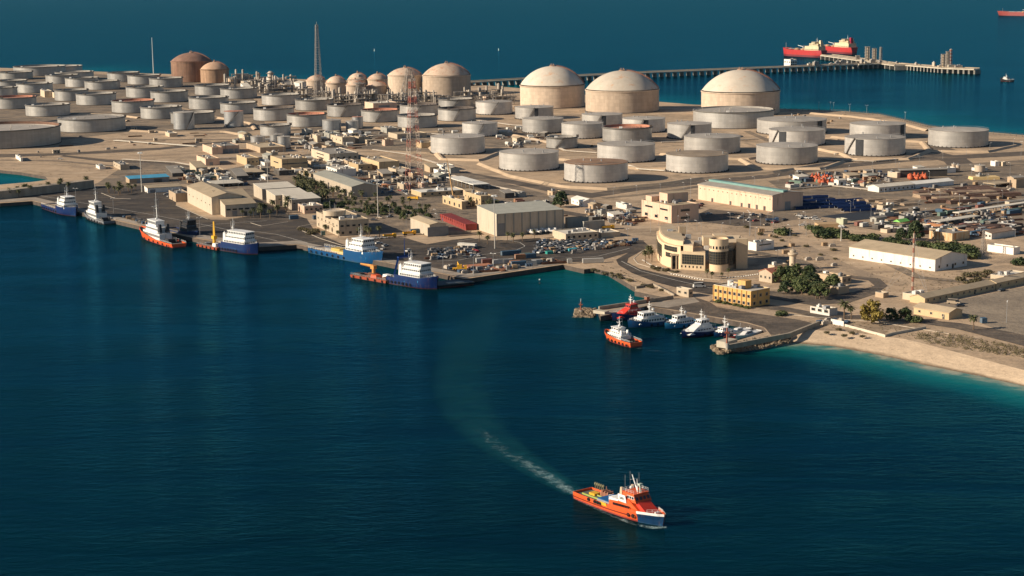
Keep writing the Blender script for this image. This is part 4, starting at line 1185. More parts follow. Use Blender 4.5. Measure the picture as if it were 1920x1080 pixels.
stores(430, 570, 152, 174, 9, 'on the far shore left of the small peach domes')
stores(900, 1060, 234, 270, 8, 'in the pump area left of the cone roof tanks')
stores(1500, 1580, 455, 470, 0, '', 38)
# ---- curved headquarters
W_HQ = mat('headquarters_wall', (.60, .46, .30), .8, .08, .15, streak=True)
GLZ = None
m, t, b = new_mat('curtain_wall_glass')
s = N(t, 'ShaderNodeSeparateXYZ')
t.links.new(N(t, 'ShaderNodeTexCoord').outputs['UV'], s.inputs[0])
gx = math_node(t, 'LESS_THAN', math_node(t, 'FRACT', s.outputs[0]), .12)
gz = math_node(t, 'LESS_THAN', math_node(t, 'FRACT', s.outputs[1]), .12)
gg = math_node(t, 'MAXIMUM', gx, gz)
t.links.new(mixc(t, gg, (.022, .024, .024), (.13, .105, .07)), b.inputs['Base Color'])
b.inputs['Roughness'].default_value = .25
GLZ = m
def glass_strip(parent, pts, z0, z1, proud=.18, name='glazing', cell=1.4, thick=.3):
    """curtain wall set on a run of facade points (local xy), with mullions from uv"""
    n = len(pts)
    off = []
    for i, p in enumerate(pts):
        a, b2 = pts[max(i - 1, 0)], pts[min(i + 1, n - 1)]
        dx, dy = b2[0] - a[0], b2[1] - a[1]
        L = math.hypot(dx, dy)
        off.append((dy / L, -dx / L))
    vs, uv = [], []
    s = 0
    for i, p in enumerate(pts):
        if i:
            s += math.hypot(p[0] - pts[i - 1][0], p[1] - pts[i - 1][1])
        q = (p[0] + off[i][0] * proud, p[1] + off[i][1] * proud)
        r = (p[0] - off[i][0] * thick, p[1] - off[i][1] * thick)
        vs += [(*q, z0), (*q, z1), (*r, z1), (*r, z0)]
        uv += [(s / cell, 0), (s / cell, (z1 - z0) / cell)] * 2
    fs = []
    for i in range(n - 1):
        a = 4 * i
        fs += [(a, a + 4, a + 5, a + 1), (a + 1, a + 5, a + 6, a + 2), (a + 3, a + 7, a + 4, a)]
    fs += [(0, 1, 2, 3), (4 * n - 1, 4 * n - 2, 4 * n - 3, 4 * n - 4)]
    me = bpy.data.meshes.new(name)
    me.from_pydata(vs, [], fs)
    ul = me.uv_layers.new(name='UVMap')
    for l in me.loops:
        ul.data[l.index].uv = uv[l.vertex_index]
    me.materials.append(GLZ)
    o = bpy.data.objects.new(name, me)
    COL.objects.link(o)
    o.parent = parent
    return o
O = G(1322, 508)
hq = tag(empty('headquarters_building', (O.x, O.y, ZL)), 'cream headquarters with curved dark glazed front and round corner turret', 'office')
def L2(px, py):
    p = G(px, py)
    return (p.x - O.x, p.y - O.y)
kx = hgt(1, O)
A0, A1, A2, A3 = L2(1231, 478), L2(1236, 489), L2(1248, 500), L2(1279, 505)
arc = []
P = [L2(1231, 474), L2(1231.5, 481), L2(1234.5, 489), L2(1241, 495.5), L2(1251, 500), L2(1263, 503), L2(1276, 505)]
for i in range(len(P) - 1):
    for k in range(4):
        arc.append((P[i][0] + (P[i + 1][0] - P[i][0]) * k / 4, P[i][1] + (P[i + 1][1] - P[i][1]) * k / 4))
arc.append(P[-1])
E0, E1 = P[-1], L2(1322, 508)
hL, hM = 46 * kx, 44 * kx
back1 = (E0[0] + 4, E0[1] + 34)
back0 = (P[0][0] + 8, P[0][1] + 14)
mb = MB().prism(arc + [back1, back0], -.3, hL * .93)
part(mb, 'curved_wing', W_HQ, hq)
a5 = [(p[0] + .0, p[1] + .0) for p in arc[4:]]
# stepped roof drum behind the curve
mb = MB().prism([(x + 1.6, y + 2.2) for x, y in arc] + [(back1[0], back1[1] - .5), (back0[0] + 1, back0[1] - .5)], hL * .93, hL * 1.12)
part(mb, 'upper_storey', W_HQ, hq)
part(MB().prism([(x + 2.4, y + 3) for x, y in arc] + [(back1[0] - .6, back1[1] - 1), (back0[0] + 1.6, back0[1] - 1)], hL * 1.121, hL * 1.13), 'roof', R_TAN, hq)
glass_strip(hq, arc[14:23], hL * .68, hL * .88)
glass_strip(hq, arc[15:23], hL * .42, hL * .60)
glass_strip(hq, arc[5:13], hL * .30, hL * .80)
glass_strip(hq, arc[0:4], hL * .30, hL * .80)
mid = [(E0[0] + .02, E0[1]), E1, (E1[0] + 3, E1[1] + 28), (back1[0] + .02, back1[1])]
part(MB().prism(mid, -.3, hM * .78), 'main_wing', W_HQ, hq)
part(MB().prism([(E0[0] + 1.5, E0[1] + .3), (E0[0] + (E1[0] - E0[0]) * .5, E0[1] + (E1[1] - E0[1]) * .5 + .3), (E0[0] + (E1[0] - E0[0]) * .5 + 2, E1[1] + 16), (back1[0] + .5, back1[1] - 8)], hM * .78, hM * 1.04), 'roof_block', W_HQ, hq)
def lerp2(a, b, k):
    return (a[0] + (b[0] - a[0]) * k, a[1] + (b[1] - a[1]) * k)
glass_strip(hq, [lerp2(E0, E1, k / 6) for k in [0.35, 1.3, 2.3, 3.3, 4.3, 5.2, 5.6]][0:7], hM * .24, hM * .66)
for k in range(6):
    c = lerp2(E0, E1, .06 + k * .155)
    mb = MB().box(c[0] - .5, c[0] + .5, c[1] - .12, c[1] + .3, 1.3, 2.4)
    mb.build('window', GLASS, hq)
# entrance recess
c = L2(1267, 504)
part(MB().box(c[0] - 2.2, c[0] + 2.6, c[1] - .35, c[1] + 2, 0, 7.2), 'entrance', GLASS, hq)
for k in (-2.4, .2, 2.8):
    part(MB().box(c[0] + k - .3, c[0] + k + .3, c[1] - 1.1, c[1] - .5, 0, 7.6), 'pillar', W_HQ, hq)
part(MB().box(c[0] - 3, c[0] + 3.4, c[1] - 1.2, c[1] + 1, 7.6, 8.5), 'porch_roof', W_HQ, hq)
# turret
tc_ = L2(1348.5, 508.5)
TR = 17.8 * kx
tc_ = (tc_[0], tc_[1] + TR * .55)
hT = 60 * kx
part(MB().lathe([(TR, -.3), (TR, hT), (TR - .5, hT), (TR - .5, hT - 1), (.01, hT - 1)], 40, c=tc_), 'turret', W_HQ, hq)
def arcpts(r, a0, a1, n):
    return [(tc_[0] + r * math.cos(math.radians(a0 + (a1 - a0) * k / n)), tc_[1] + r * math.sin(math.radians(a0 + (a1 - a0) * k / n))) for k in range(n + 1)]
glass_strip(hq, arcpts(TR, -178, -2, 22), hT * .22, hT * .62)
for k in range(9):
    a = math.radians(-170 + k * 20)
    mb = MB().box(TR - .3, TR + .1, -.42, .42, hT * .70, hT * .79)
    mb.v = [(tc_[0] + x * math.cos(a) - y * math.sin(a), tc_[1] + x * math.sin(a) + y * math.cos(a), z) for x, y, z in mb.v]
    mb.build('window', GLASS, hq)
# link block between turret and the screen wall, and the screen wall
S0, S1 = L2(1367, 508), L2(1381, 503)
part(MB().prism([(S0[0] - 2, S0[1] + 2.6), (S1[0] + 1, S1[1] + 2), (S1[0] + 3, S1[1] + 24), (S0[0] - 2, S0[1] + 26)], -.3, hM * .95), 'link_block', W_TAN, hq)
glass_strip(hq, [(S0[0] + .2, S0[1] + 2.2), (S0[0] + 1.6, S0[1] + 2.1), (S1[0] - .5, S1[1] + 1.8)], hM * .2, hM * .85, thick=.05)
w0, w1 = L2(1380, 504), L2(1401, 503.5)
part(MB().prism([w0, w1, (w1[0] + .6, w1[1] + 3), (w0[0] + .6, w0[1] + 3)], -.3, 56 * kx), 'screen_wall', W_HQ, hq)
part(MB().prism([(w0[0] - 7, w0[1] + 1), (w0[0] + .5, w0[1] + 3.1), (w1[0], w1[1] + 30), (w0[0] - 8, w0[1] + 30)], -.3, 48 * kx), 'rear_wing', W_HQ, hq)
# roof blocks and plant
for px, py, wd, dp, z0, z1, mm, nm in ((1330, 500, 6, 8, .75, 1.22, W_HQ, 'stair_block'), (1352, 498, 7, 9, .9, 1.25, W_HQ, 'stair_block'), (1281, 489, 4, 5, 1.05, 1.45, W_TAN, 'plant_room'), (1310, 497, 4, 3, .78, .98, GREY, 'air_conditioner'), (1326, 505.5, 2.5, 2, .78, .95, W_WHITE, 'air_conditioner'), (1292, 494, 3, 2.5, 1.02, 1.2, GREY, 'air_conditioner'), (1258, 486, 3, 3, 1.1, 1.25, GREY, 'air_conditioner'), (1316, 491, 3, 2, .78, 1.0, W_WHITE, 'air_conditioner'), (1342, 489, 2.5, 2.5, .8, 1.1, W_WHITE, 'air_conditioner')):
    c = L2(px, py)
    part(MB().box(c[0] - wd / 2, c[0] + wd / 2, c[1] + 4, c[1] + 4 + dp, hM * z0, hM * z1), nm, mm, hq)
for k in range(5):
    c = lerp2(E0, E1, .2 + k * .17)
# ---- ochre two storey building
root, Lu, Lv, h = bld('ochre_building', 'building', 'ochre two storey building with rows of windows at the harbour yard', (1408, 577), 1338, 1443, 31, W_ORA, R_PALE, th=40, ac=5, win=[('L', 8, .14, 1.5, 1.4), ('L', 8, .58, 1.5, 1.4), ('R', 3, .14, 1.5, 1.4), ('R', 3, .58, 1.5, 1.4)])
part(MB().box(Lv * .3, Lv * .62, Lu * .3, Lu * .5, h - .4, h + 3.6), 'stair_block', W_ORA, root)
part(MB().cyl((Lv * .4, Lu * .75), 1.5, h - .4, h + 2.4, 16), 'water_tank', W_WHITE, root)
mb = MB()
for k in range(9):
    y = Lu * k / 8
    mb.box(-.35, -.02, y - .18, y + .18, 0, h - .3)
part(mb, 'pilaster', W_ORA, root)
# ---- port control building with drum
root, Lu, Lv, h = bld('control_building', 'building', 'cream harbour control building with a wide round drum on its roof', (636, 443), 594, 692, 29, W_CREAM, R_TAN, th=23, ac=3, win=[('L', 6, .58, 1.4, 1.1), ('L', 5, .12, 1.4, 1.6), ('R', 5, .58, 2.2, 1.2), ('R', 4, .12, 1.8, 1.6)])
cx_, cy_ = Lv * .18, Lu * .42
R0 = 21 * hgt(1, G(636, 443))
part(MB().lathe([(R0 * .82, h - .5), (R0 * .82, h + 1.1)], 32, c=(cx_, cy_)), 'drum_neck', W_DARK, root, smooth=True)
part(MB().lathe([(.01, h + 1.1), (R0, h + 1.1), (R0 * 1.04, h + 4.2), (R0 * .98, h + 4.2), (R0 * .96, h + 3.6), (.01, h + 3.6)], 40, c=(cx_, cy_)), 'roof_drum', W_CREAM, root)
mb = MB()
for k in range(5):
    a = k * 1.2
    mb.bar((cx_ + 3 * math.cos(a), cy_ + 3 * math.sin(a), h + 3.6), (cx_ + 3 * math.cos(a), cy_ + 3 * math.sin(a), h + 6 + k % 3 * 2), .1, 4)
part(mb, 'aerial', GREY, root)
part(MB().box(-.9, 0, Lu * .2, Lu * .8, h * .5, h * .5 + .5), 'balcony', W_CREAM, root)
# ---- round tower beside the low house
p = G(1486, 506)
k1 = hgt(1, p)
tw = tag(empty('round_tower', (p.x, p.y, ZL)), 'round cream tower with a wider collar, beside the dense trees', 'tower')
r0 = 6.2 * k1
part(MB().lathe([(r0, -.3), (r0, 27 * k1)], 24), 'shaft', W_CREAM, tw, smooth=True)
part(MB().lathe([(r0, 26 * k1), (r0 * 1.5, 29 * k1), (r0 * 1.55, 32 * k1), (r0 * 1.2, 32.5 * k1), (.01, 32.5 * k1)], 24), 'collar', W_CREAM, tw)
part(MB().lathe([(r0 * .9, 32.5 * k1), (r0 * .9, 37 * k1), (.01, 39 * k1)], 24), 'cap', W_CREAM, tw)
part(MB().bar((0, 0, 38 * k1), (0, 0, 44 * k1), .12), 'aerial', GREY, tw)
# ---- small round storage near the right and left yards
for cx, yb, W, hp, lab, sh in ((334, 327.5, 13, 13, 'small cream round tank right of the blue roofed shed', SHELLW), (1788, 322, 8, 14, 'tan upright tank, left one of a slim pair at the upper right', SHELLC), (1796, 323, 8, 13, 'tan upright tank, right one of a slim pair at the upper right', SHELLC), (1837, 324, 20, 13, 'squat tan tank right of the slim pair at the upper right', SHELLC),
                              (574, 280, 8, 8, 'small white round tank, left of two behind the white faced office', SHELLW), (582, 281, 7, 8, 'small white round tank, right of two behind the white faced office', SHELLW)):
    tank(cx, yb, W, hp, 'S', lab, None, rc=ROOFG if sh is SHELLW else DOMEM, shell=sh)
# ------------------------------------------------------------------ ships and boats
def hullmat(name, top, boot, zb=.55, stripe=None):
    if name in _M:
        return _M[name]
    m, t, b = new_mat(name)
    tc = N(t, 'ShaderNodeTexCoord').outputs['Object']
    s = N(t, 'ShaderNodeSeparateXYZ')
    t.links.new(tc, s.inputs[0])
    c = mixc(t, math_node(t, 'LESS_THAN', s.outputs[2], zb), top, boot)
    n = noise(t, mapping(t, tc, (1, 1, .2)), .5, 5)
    c = mixc(t, ramp(t, n, [(.52, 0), (.75, .4)]), c, mul(top, .4))
    n = noise(t, mapping(t, tc, (1.2, 1.2, .12)), .9, 6, .7)
    c = mixc(t, ramp(t, n, [(.56, 0), (.70, .55)]), c, (.17, .085, .045))
    t.links.new(c, b.inputs['Base Color'])
    b.inputs['Roughness'].default_value = .4
    _M[name] = m
    return m
H_ORA = hullmat('hull_orange', (.68, .10, .022), (.30, .05, .04), .5)
H_BLUE = hullmat('hull_blue', (.004, .062, .175), (.02, .06, .10), .5)
H_NAVY = hullmat('hull_navy', (.004, .018, .095), (.05, .012, .012), .5)
H_DKBLUE = hullmat('hull_dark_blue', (.008, .028, .10), (.03, .03, .03), .4)
H_GREY = hullmat('hull_grey', (.20, .20, .21), (.03, .03, .03), .8)
H_BLACK = hullmat('hull_black', (.02, .02, .022), (.12, .03, .02), .6)
H_RED = hullmat('hull_tanker_red', (.42, .03, .028), (.16, .03, .035), 3.5)
H_TEAL = hullmat('hull_light_blue', (.02, .19, .36), (.02, .05, .08), .4)
H_WHITE = hullmat('hull_white', (.66, .64, .6), (.1, .1, .1), .25)
DECKG = mat('deck_green_grey', (.13, .14, .12), .8, .25, .4)
DECKR = mat('deck_red_brown', (.27, .09, .05), .8, .25, .4)
DECKW = mat('deck_timber', (.24, .17, .11), .8, .3, .5)
SHIPW = mat('ship_white', (.76, .74, .70), .45, .07, .5, streak=True, rust=.06, rustcol=(.45, .3, .18))
SHIPC = mat('ship_cream', (.62, .50, .32), .5, .1, .2)
ORANGE = mat('ship_orange', (.66, .10, .022), .45, .12, .4)
REDD = mat('ship_red', (.58, .045, .025), .45, .12, .4)
BLUEP = mat('ship_blue', (.010, .04, .17), .45, .12, .4)
FOAMC = None
def hull(root, L, B, st, m, deckm, bw=.9, keel=1.2, name='hull'):
    """st: (x/L, half breadth at deck, half breadth at water, deck height) as shares of B/2"""
    mb = MB()
    n = len(st)
    rows = []
    for sx, hd, hw, zd in st:
        x = sx * L
        hd_, hw_ = max(hd * B / 2, .06), max(hw * B / 2, .04)
        flare = x + (.0 if sx < .9 else (sx - .9) * L * .22)
        hm = hw_ + (hd_ - hw_) * .35
        prof = [(x, hw_ * .55, -keel), (x, hw_, 0), ((x + flare) / 2, hm, zd * .55), (flare, hd_, zd), (flare, hd_, zd + bw), (flare - (.2 if sx > .95 else 0), max(hd_ - .22, .01), zd + bw), (flare - (.2 if sx > .95 else 0), max(hd_ - .22, .01), zd)]
        rows.append(prof)
    k = len(rows[0])
    for sgn in (1, -1):
        vs = [(p[0], p[1] * sgn, p[2]) for r in rows for p in r]
        fs = []
        for i in range(n - 1):
            for j in range(k - 1):
                a, b = i * k + j, (i + 1) * k + j
                fs.append((a, a + 1, b + 1, b) if sgn < 0 else (a, b, b + 1, a + 1))
        mb.add(vs, fs)
    r = rows[0]                                  # transom
    mb.add([(r[0][0], y, z) for (x, yy, z) in r[:4] for y in (-yy, yy)], [(0, 1, 3, 2), (2, 3, 5, 4), (4, 5, 7, 6)])
    mb.box(-.02, .2, -r[4][1], r[4][1], r[3][2], r[4][2])
    o = autosmooth(part(mb, name, m, root), 40)
    dk = MB()
    vs, fs = [], []
    for r in rows:
        vs += [(r[6][0], -r[6][1], r[6][2] + .02), (r[6][0], r[6][1], r[6][2] + .02)]
    fs = [(2 * i, 2 * i + 2, 2 * i + 3, 2 * i + 1) for i in range(n - 1)]
    part(dk.add(vs, fs), 'deck', deckm, root)
    return rows
def rails(mb, pts, h=1.1, step=2.0):
    for a, b in zip(pts[:-1], pts[1:]):
        a, b = Vector(a), Vector(b)
        n = max(1, int((b - a).length / step))
        for i in range(n + 1):
            p = a.lerp(b, i / n)
            mb.bar(p, p + Vector((0, 0, h)), .045, 3)
        for z in (h * .5, h):
            mb.bar(a + Vector((0, 0, z)), b + Vector((0, 0, z)), .05, 3)
def tier(root, name, m, x0, x1, hw, z0, z1, rf=0, rb=0, rs=.15, band=True, bz=(.42, .78), frame=False):
    """one deckhouse level; rf, rb = rake of front and back; a row of windows round it"""
    mb = MB().frustum((x0, x1, -hw, hw, z0), (x0 + rb, x1 - rf, -hw + rs, hw - rs, z1))
    mb.box(x0 + rb - .25, x1 - rf + .25, -hw + rs - .25, hw - rs + .25, z1, z1 + .14)
    o = part(mb, name, m, root)
    if band:
        h = z1 - z0
        za, zb = z0 + h * bz[0], z0 + h * bz[1]
        def at(k):
            return (x0 + rb * k, x1 - rf * k, hw - rs * k)
        a, b = at(bz[0]), at(bz[1])
        n = max(3, int((x1 - x0) / 1.5))
        for i in range(n):
            u0, u1 = (i + .18) / n, (i + .82) / n
            for s in (1, -1):
                mb = MB()
                q = [(a[0] + (a[1] - a[0]) * u0, za), (a[0] + (a[1] - a[0]) * u1, za), (b[0] + (b[1] - b[0]) * u1, zb), (b[0] + (b[1] - b[0]) * u0, zb)]
                ys = [a[2], a[2], b[2], b[2]]
                vs = [(x, s * (y + .05), z) for (x, z), y in zip(q, ys)] + [(x, s * (y - .05), z) for (x, z), y in zip(q, ys)]
                mb.add(vs, [(0, 1, 2, 3), (7, 6, 5, 4), (0, 4, 5, 1), (1, 5, 6, 2), (2, 6, 7, 3), (3, 7, 4, 0)])
                mb.build('window', GLASS, o)
        n = max(2, int(hw * 2 / 1.4))
        for i in range(n):
            u0, u1 = -1 + 2 * (i + .15) / n, -1 + 2 * (i + .85) / n
            mb = MB()
            vs = [(a[1] + dx, u0 * a[2], za) for dx in (.05,)] + [(a[1] + .05, u1 * a[2], za), (b[1] + .05, u1 * b[2], zb), (b[1] + .05, u0 * b[2], zb)]
            vs += [(x - .1, y, z) for x, y, z in vs]
            mb.add(vs, [(0, 1, 2, 3), (7, 6, 5, 4), (0, 4, 5, 1), (1, 5, 6, 2), (2, 6, 7, 3), (3, 7, 4, 0)])
            mb.build('window', GLASS, o)
    return o
def mast(root, x, z0, H, m=None, lean=0, arms=2, dome=True):
    mb = MB().bar((x, 0, z0), (x - lean, 0, z0 + H), .22, 6, .1)
    mb.bar((x - 1.0, 0, z0), (x - lean * .6, 0, z0 + H * .6), .14, 5)
    for k in range(arms):
        z = z0 + H * (.5 + .22 * k)
        mb.bar((x - lean * .6, -1.5 + .4 * k, z), (x - lean * .6, 1.5 - .4 * k, z), .1, 4)
    mb.bar((x + .3, -.9, z0 + H * .42), (x + .3, .9, z0 + H * .42), .16, 4)
    for y in (-1.2, 1.2):
        mb.bar((x - .6, y, z0), (x - .6, y, z0 + H * .8), .04, 3)
    part(mb, 'mast', m or SHIPW, root)
    if dome:
        part(MB().sphere((x - 1.6, .9, z0 + 1.1), .7, 10), 'radar_dome', SHIPW, root, smooth=True)
def tyre(root, x, y, z, r=.6):
    mb = MB()
    n = 12
    vs, fs = [], []
    for i in range(n):
        a = 2 * math.pi * i / n
        for j in range(5):
            b = 2 * math.pi * j / 5
            rr = r + .22 * math.cos(b)
            vs.append((x + rr * math.cos(a), y + .22 * math.sin(b), z + rr * math.sin(a)))
    for i in range(n):
        for j in range(5):
            fs.append((i * 5 + j, ((i + 1) % n) * 5 + j, ((i + 1) % n) * 5 + (j + 1) % 5, i * 5 + (j + 1) % 5))
    mb.add(vs, fs)
    return part(mb, 'tyre_fender', BLACK, root)
def ship_root(name, label, cat, bow, stern, group=None, z=0, off=0):
    b, s = G(*bow, z), G(*stern, z)
    d = b - s
    if off:
        q = Vector((-d.y, d.x, 0)).normalized() * off
        s = s + (q if q.y > 0 else -q)
    root = tag(empty(name, (s.x, s.y, z), math.atan2(d.y, d.x)), label, cat, group)
    return root, d.length
ST_SUP = lambda za, zf, fx=.56: [(0, .92, .86, za), (fx * .54, 1, .97, za), (fx, 1, .98, za), (fx + .005, 1, .98, zf), (.75, 1, .92, zf), (.88, .74, .58, zf + .4), (.96, .38, .2, zf + .9), (1, .05, .02, zf + 1.2)]
ST_TUG = lambda za, zf: [(0, .8, .72, za), (.15, .95, .9, za), (.45, 1, .95, za + .2), (.65, 1, .9, za + (zf - za) * .45), (.82, .82, .62, za + (zf - za) * .75), (.93, .5, .28, zf), (1, .08, .02, zf + .3)]
ST_CREW = lambda za, zf: [(0, .9, .84, za), (.3, 1, .95, za), (.5, 1, .95, za + .1), (.7, .98, .86, za + (zf - za) * .5), (.85, .74, .5, za + (zf - za) * .85), (.94, .42, .18, zf), (1, .05, .02, zf + .2)]
def supply(label, bow, stern, B, hm, house=SHIPW, deckm=DECKW, funnel=SHIPW, crane=None, aft=1.8, fwd=5.2, mastm=None, name='supply_ship', cargo=(), mast_h=8, fx=.56, hx=(.585, .84)):
    root, L = ship_root(name, label, 'ship', bow, stern, off=B * .47)
    hull(root, L, B, ST_SUP(aft, fwd, fx), hm, deckm, 1.0, 2.0)
    hw = B / 2 * .86
    x0, x1 = L * hx[0], L * hx[1]
    tier(root, 'deckhouse', house, x0, x1, hw, fwd, fwd + 2.7, .5, .2, .1)
    tier(root, 'upper_deckhouse', house, x0 + L * .03, x1 - L * .03, hw * .82, fwd + 2.85, fwd + 5.3, .5, .2, .1)
    tier(root, 'wheelhouse', house, x0 + L * .06, x1 - L * .03, hw * .72, fwd + 5.45, fwd + 8.0, -.35, .3, .1, bz=(.4, .82))
    for s in (1, -1):
        mb = MB().frustum((x0 - 1.6, x0 + .8, s * hw * .72 - .7, s * hw * .72 + .7, fwd - .2), (x0 - 1.2, x0 + .6, s * hw * .72 - .5, s * hw * .72 + .5, fwd + 6.4))
        mb.cyl((x0 - .3, s * hw * .72), .35, fwd + 6.4, fwd + 7.2, 8)
        part(mb, 'funnel', funnel, root)
    mast(root, x0 + L * .12, fwd + 8.1, mast_h, mastm)
    mb = MB()
    rails(mb, [(x0, hw * .98, fwd), (x0, hw * .98, fwd)], 1.1)
    rails(mb, [(x1, hw * .6, fwd + 1.0), (L * .97, .3, fwd + 1.6), (x1, -hw * .6, fwd + 1.0)], 1.0)
    rails(mb, [(x0 + 1, hw * .8, fwd + 5.45), (x1 - L * .02, hw * .8, fwd + 5.45), (x1 - L * .02, -hw * .8, fwd + 5.45), (x0 + 1, -hw * .8, fwd + 5.45)], 1.0)
    for s in (1, -1):
        rails(mb, [(.5, s * B * .45, aft + .9), (L * (fx - .01), s * B * .48, aft + .9)], 1.3, 2.6)
    part(mb, 'railing', house, root)
    for i in range(7):
        for s in (1, -1):
            tyre(root, L * (.06 + i * .085), s * (B / 2 + .15), 1.4)
    for k, (cx, cy, l, ww, hh, mm, nm) in enumerate(cargo):
        part(MB().box(L * cx - l / 2, L * cx + l / 2, B * cy - ww / 2, B * cy + ww / 2, aft + .05, aft + hh), nm, mm, root)
    if crane:
        cm, cx, cy, ang, ln, el = crane
        mb = MB().cyl((L * cx, B * cy), .8, aft, aft + 4.2, 12, .65)
        mb.box(L * cx - 1.1, L * cx + 1.1, B * cy - .9, B * cy + .9, aft + 4.0, aft + 5.6)
        p = Vector((L * cx, B * cy, aft + 5.2))
        q = p + Vector((math.cos(ang) * math.cos(el), math.sin(ang) * math.cos(el), math.sin(el))) * ln
        mb.bar(p, q, .75, 4, .4)
        mb.bar(p + Vector((0, 0, 1.2)), p.lerp(q, .6), .18, 4)
        part(mb, 'deck_crane', cm, root)
    part(MB().bar((L * .9, -2, fwd + 1.2), (L * .9, 2, fwd + 1.2), .5, 8), 'anchor_winch', GREY, root)
    return root, L
def tug(label, bow, stern, B, hm, house=SHIPW, funnel=DARK, aft=1.5, fwd=3.8, name='tug_boat', mast_h=9, topm=None, deckm=DECKG, hs=1.0):
    root, L = ship_root(name, label, 'boat' if L_small(bow, stern) else 'ship', bow, stern)
    hull(root, L, B, ST_TUG(aft, fwd), hm, deckm, .9, 1.6)
    hw = B / 2 * .7
    k = L / 36.0 * hs
    z = aft + .6
    tier(root, 'deckhouse', house, L * .34, L * .80, hw, z - .6, z + 2.7 * k, .8 * k, .1, .1)
    tier(root, 'upper_deckhouse', house, L * .42, L * .74, hw * .8, z + 2.8 * k, z + 5.2 * k, .5 * k, .1, .1)
    tier(root, 'wheelhouse', topm or house, L * .48, L * .70, hw * .66, z + 5.35 * k, z + 7.9 * k, -.3 * k, -.2 * k, -.1, bz=(.38, .85))
    for s in (1, -1):
        mb = MB().frustum((L * .36, L * .42, s * hw * .6 - .7 * k, s * hw * .6 + .7 * k, z + 2.4 * k), (L * .37, L * .41, s * hw * .6 - .5 * k, s * hw * .6 + .5 * k, z + 7 * k))
        part(mb, 'funnel', funnel, root)
    mast(root, L * .56, z + 8.0 * k, mast_h * k)
    mb = MB().bar((L * .2, -B * .2, aft + 1.1), (L * .2, B * .2, aft + 1.1), .9 * k, 10)
    mb.box(L * .15, L * .25, -B * .26, -B * .2, aft, aft + 2 * k).box(L * .15, L * .25, B * .2, B * .26, aft, aft + 2 * k)
    part(mb, 'towing_winch', DARK, root)
    mb = MB()
    rails(mb, [(L * .34, hw * .98, z + 2.8 * k), (L * .74, hw * .95, z + 2.8 * k), (L * .74, -hw * .95, z + 2.8 * k), (L * .34, -hw * .98, z + 2.8 * k), (L * .34, hw * .98, z + 2.8 * k)], 1.0)
    for s in (1, -1):
        rails(mb, [(.3, s * B * .4, aft + .9), (L * .4, s * B * .48, aft + .9)], .9)
    part(mb, 'railing', house, root)
    for i in range(6):
        for s in (1, -1):
            tyre(root, L * (.08 + i * .12), s * (B / 2 + .1), aft * .7, .55 * min(1, k + .2))
    return root, L
def L_small(b, s):
    return (G(*b, 0) - G(*s, 0)).length < 40
def crew(label, bow, stern, B, hm, house=SHIPW, top=None, aft=1.5, fwd=2.9, name='crew_boat', sleek=False, mast_h=5, funnel=GREY, deckm=DECKG):
    root, L = ship_root(name, label, 'boat', bow, stern)
    hull(root, L, B, ST_CREW(aft, fwd), hm, deckm, .5, 1.2)
    hw = B / 2 * .80
    k = L / 24.0
    if sleek:
        mb = MB().frustum((L * .25, L * .93, -hw, hw, aft), (L * .34, L * .62, -hw * .72, hw * .72, aft + 3.9 * k))
        part(mb, 'deckhouse', house, root)
        for i in range(5):
            u = L * (.36 + i * .07)
            part(MB().box(u, u + L * .045, -hw * .92, hw * .92, aft + 1.4 * k, aft + 1.9 * k), 'window', GLASS, root)
        tier(root, 'wheelhouse', house, L * .36, L * .60, hw * .66, aft + 3.95 * k, aft + 6.1 * k, .9 * k, .2, .25, bz=(.3, .8))
        zt = aft + 6.2 * k
    else:
        tier(root, 'deckhouse', house, L * .22, L * .82, hw, aft, aft + 2.6 * k, 1.2 * k, .1, .1)
        tier(root, 'wheelhouse', top or house, L * .44, L * .72, hw * .78, aft + 2.75 * k, aft + 5.2 * k, .5 * k, .1, .1, bz=(.38, .82))
        zt = aft + 5.3 * k
    mast(root, L * .5, zt, mast_h * k)
    for s in (1, -1):
        part(MB().bar((L * .3, s * hw * .6, aft + 2.7 * k + .5), (L * .38, s * hw * .6, aft + 2.7 * k + .5), .4 * k, 10), 'life_raft', SHIPW, root)
    mb = MB()
    rails(mb, [(L * .24, hw, aft + 2.75 * k), (L * .66, hw * .95, aft + 2.75 * k)], .9)
    rails(mb, [(L * .24, -hw, aft + 2.75 * k), (L * .66, -hw * .95, aft + 2.75 * k)], .9)
    rails(mb, [(L * .8, hw * .7, fwd + .3), (L * .98, .2, fwd + .6), (L * .8, -hw * .7, fwd + .3)], .8)
    part(mb, 'railing', SHIPW, root)
    for i in range(4):
        for s in (1, -1):
            tyre(root, L * (.1 + i * .15), s * (B / 2 + .08), aft * .6, .4)
    return root, L
def launch(label, bow, stern, B, hm, house=SHIPW, name='motor_launch'):
    root, L = ship_root(name, label, 'boat', bow, stern)
    hull(root, L, B, ST_CREW(1.0, 1.6), hm, SHIPW, .25, .6)
    hw = B / 2 * .6
    mb = MB().frustum((L * .35, L * .8, -hw, hw, 1.1), (L * .42, L * .62, -hw * .8, hw * .8, 2.6))
    part(mb, 'cabin', house, root)
    for s in (1, -1):
        part(MB().box(L * .42, L * .62, s * hw * .93 - .05, s * hw * .93 + .05, 1.6, 2.1), 'window', GLASS, root)
    part(MB().bar((L * .45, 0, 2.6), (L * .42, 0, 4.6), .06), 'aerial', SHIPW, root)
    for s in (-.5, .5):
        part(MB().box(-.5, .1, s - .2, s + .2, .3, 1.5), 'outboard_motor', DARK, root)
    return root, L
supply('navy hulled supply ship with white house at the far left quay', (128, 407), (77, 391), 12, H_NAVY, aft=2.2, fwd=4.6)
tug('white and grey tug moored second from the left quay corner', (163, 406), (206, 421), 11, H_GREY, funnel=DARK, fwd=3.4)
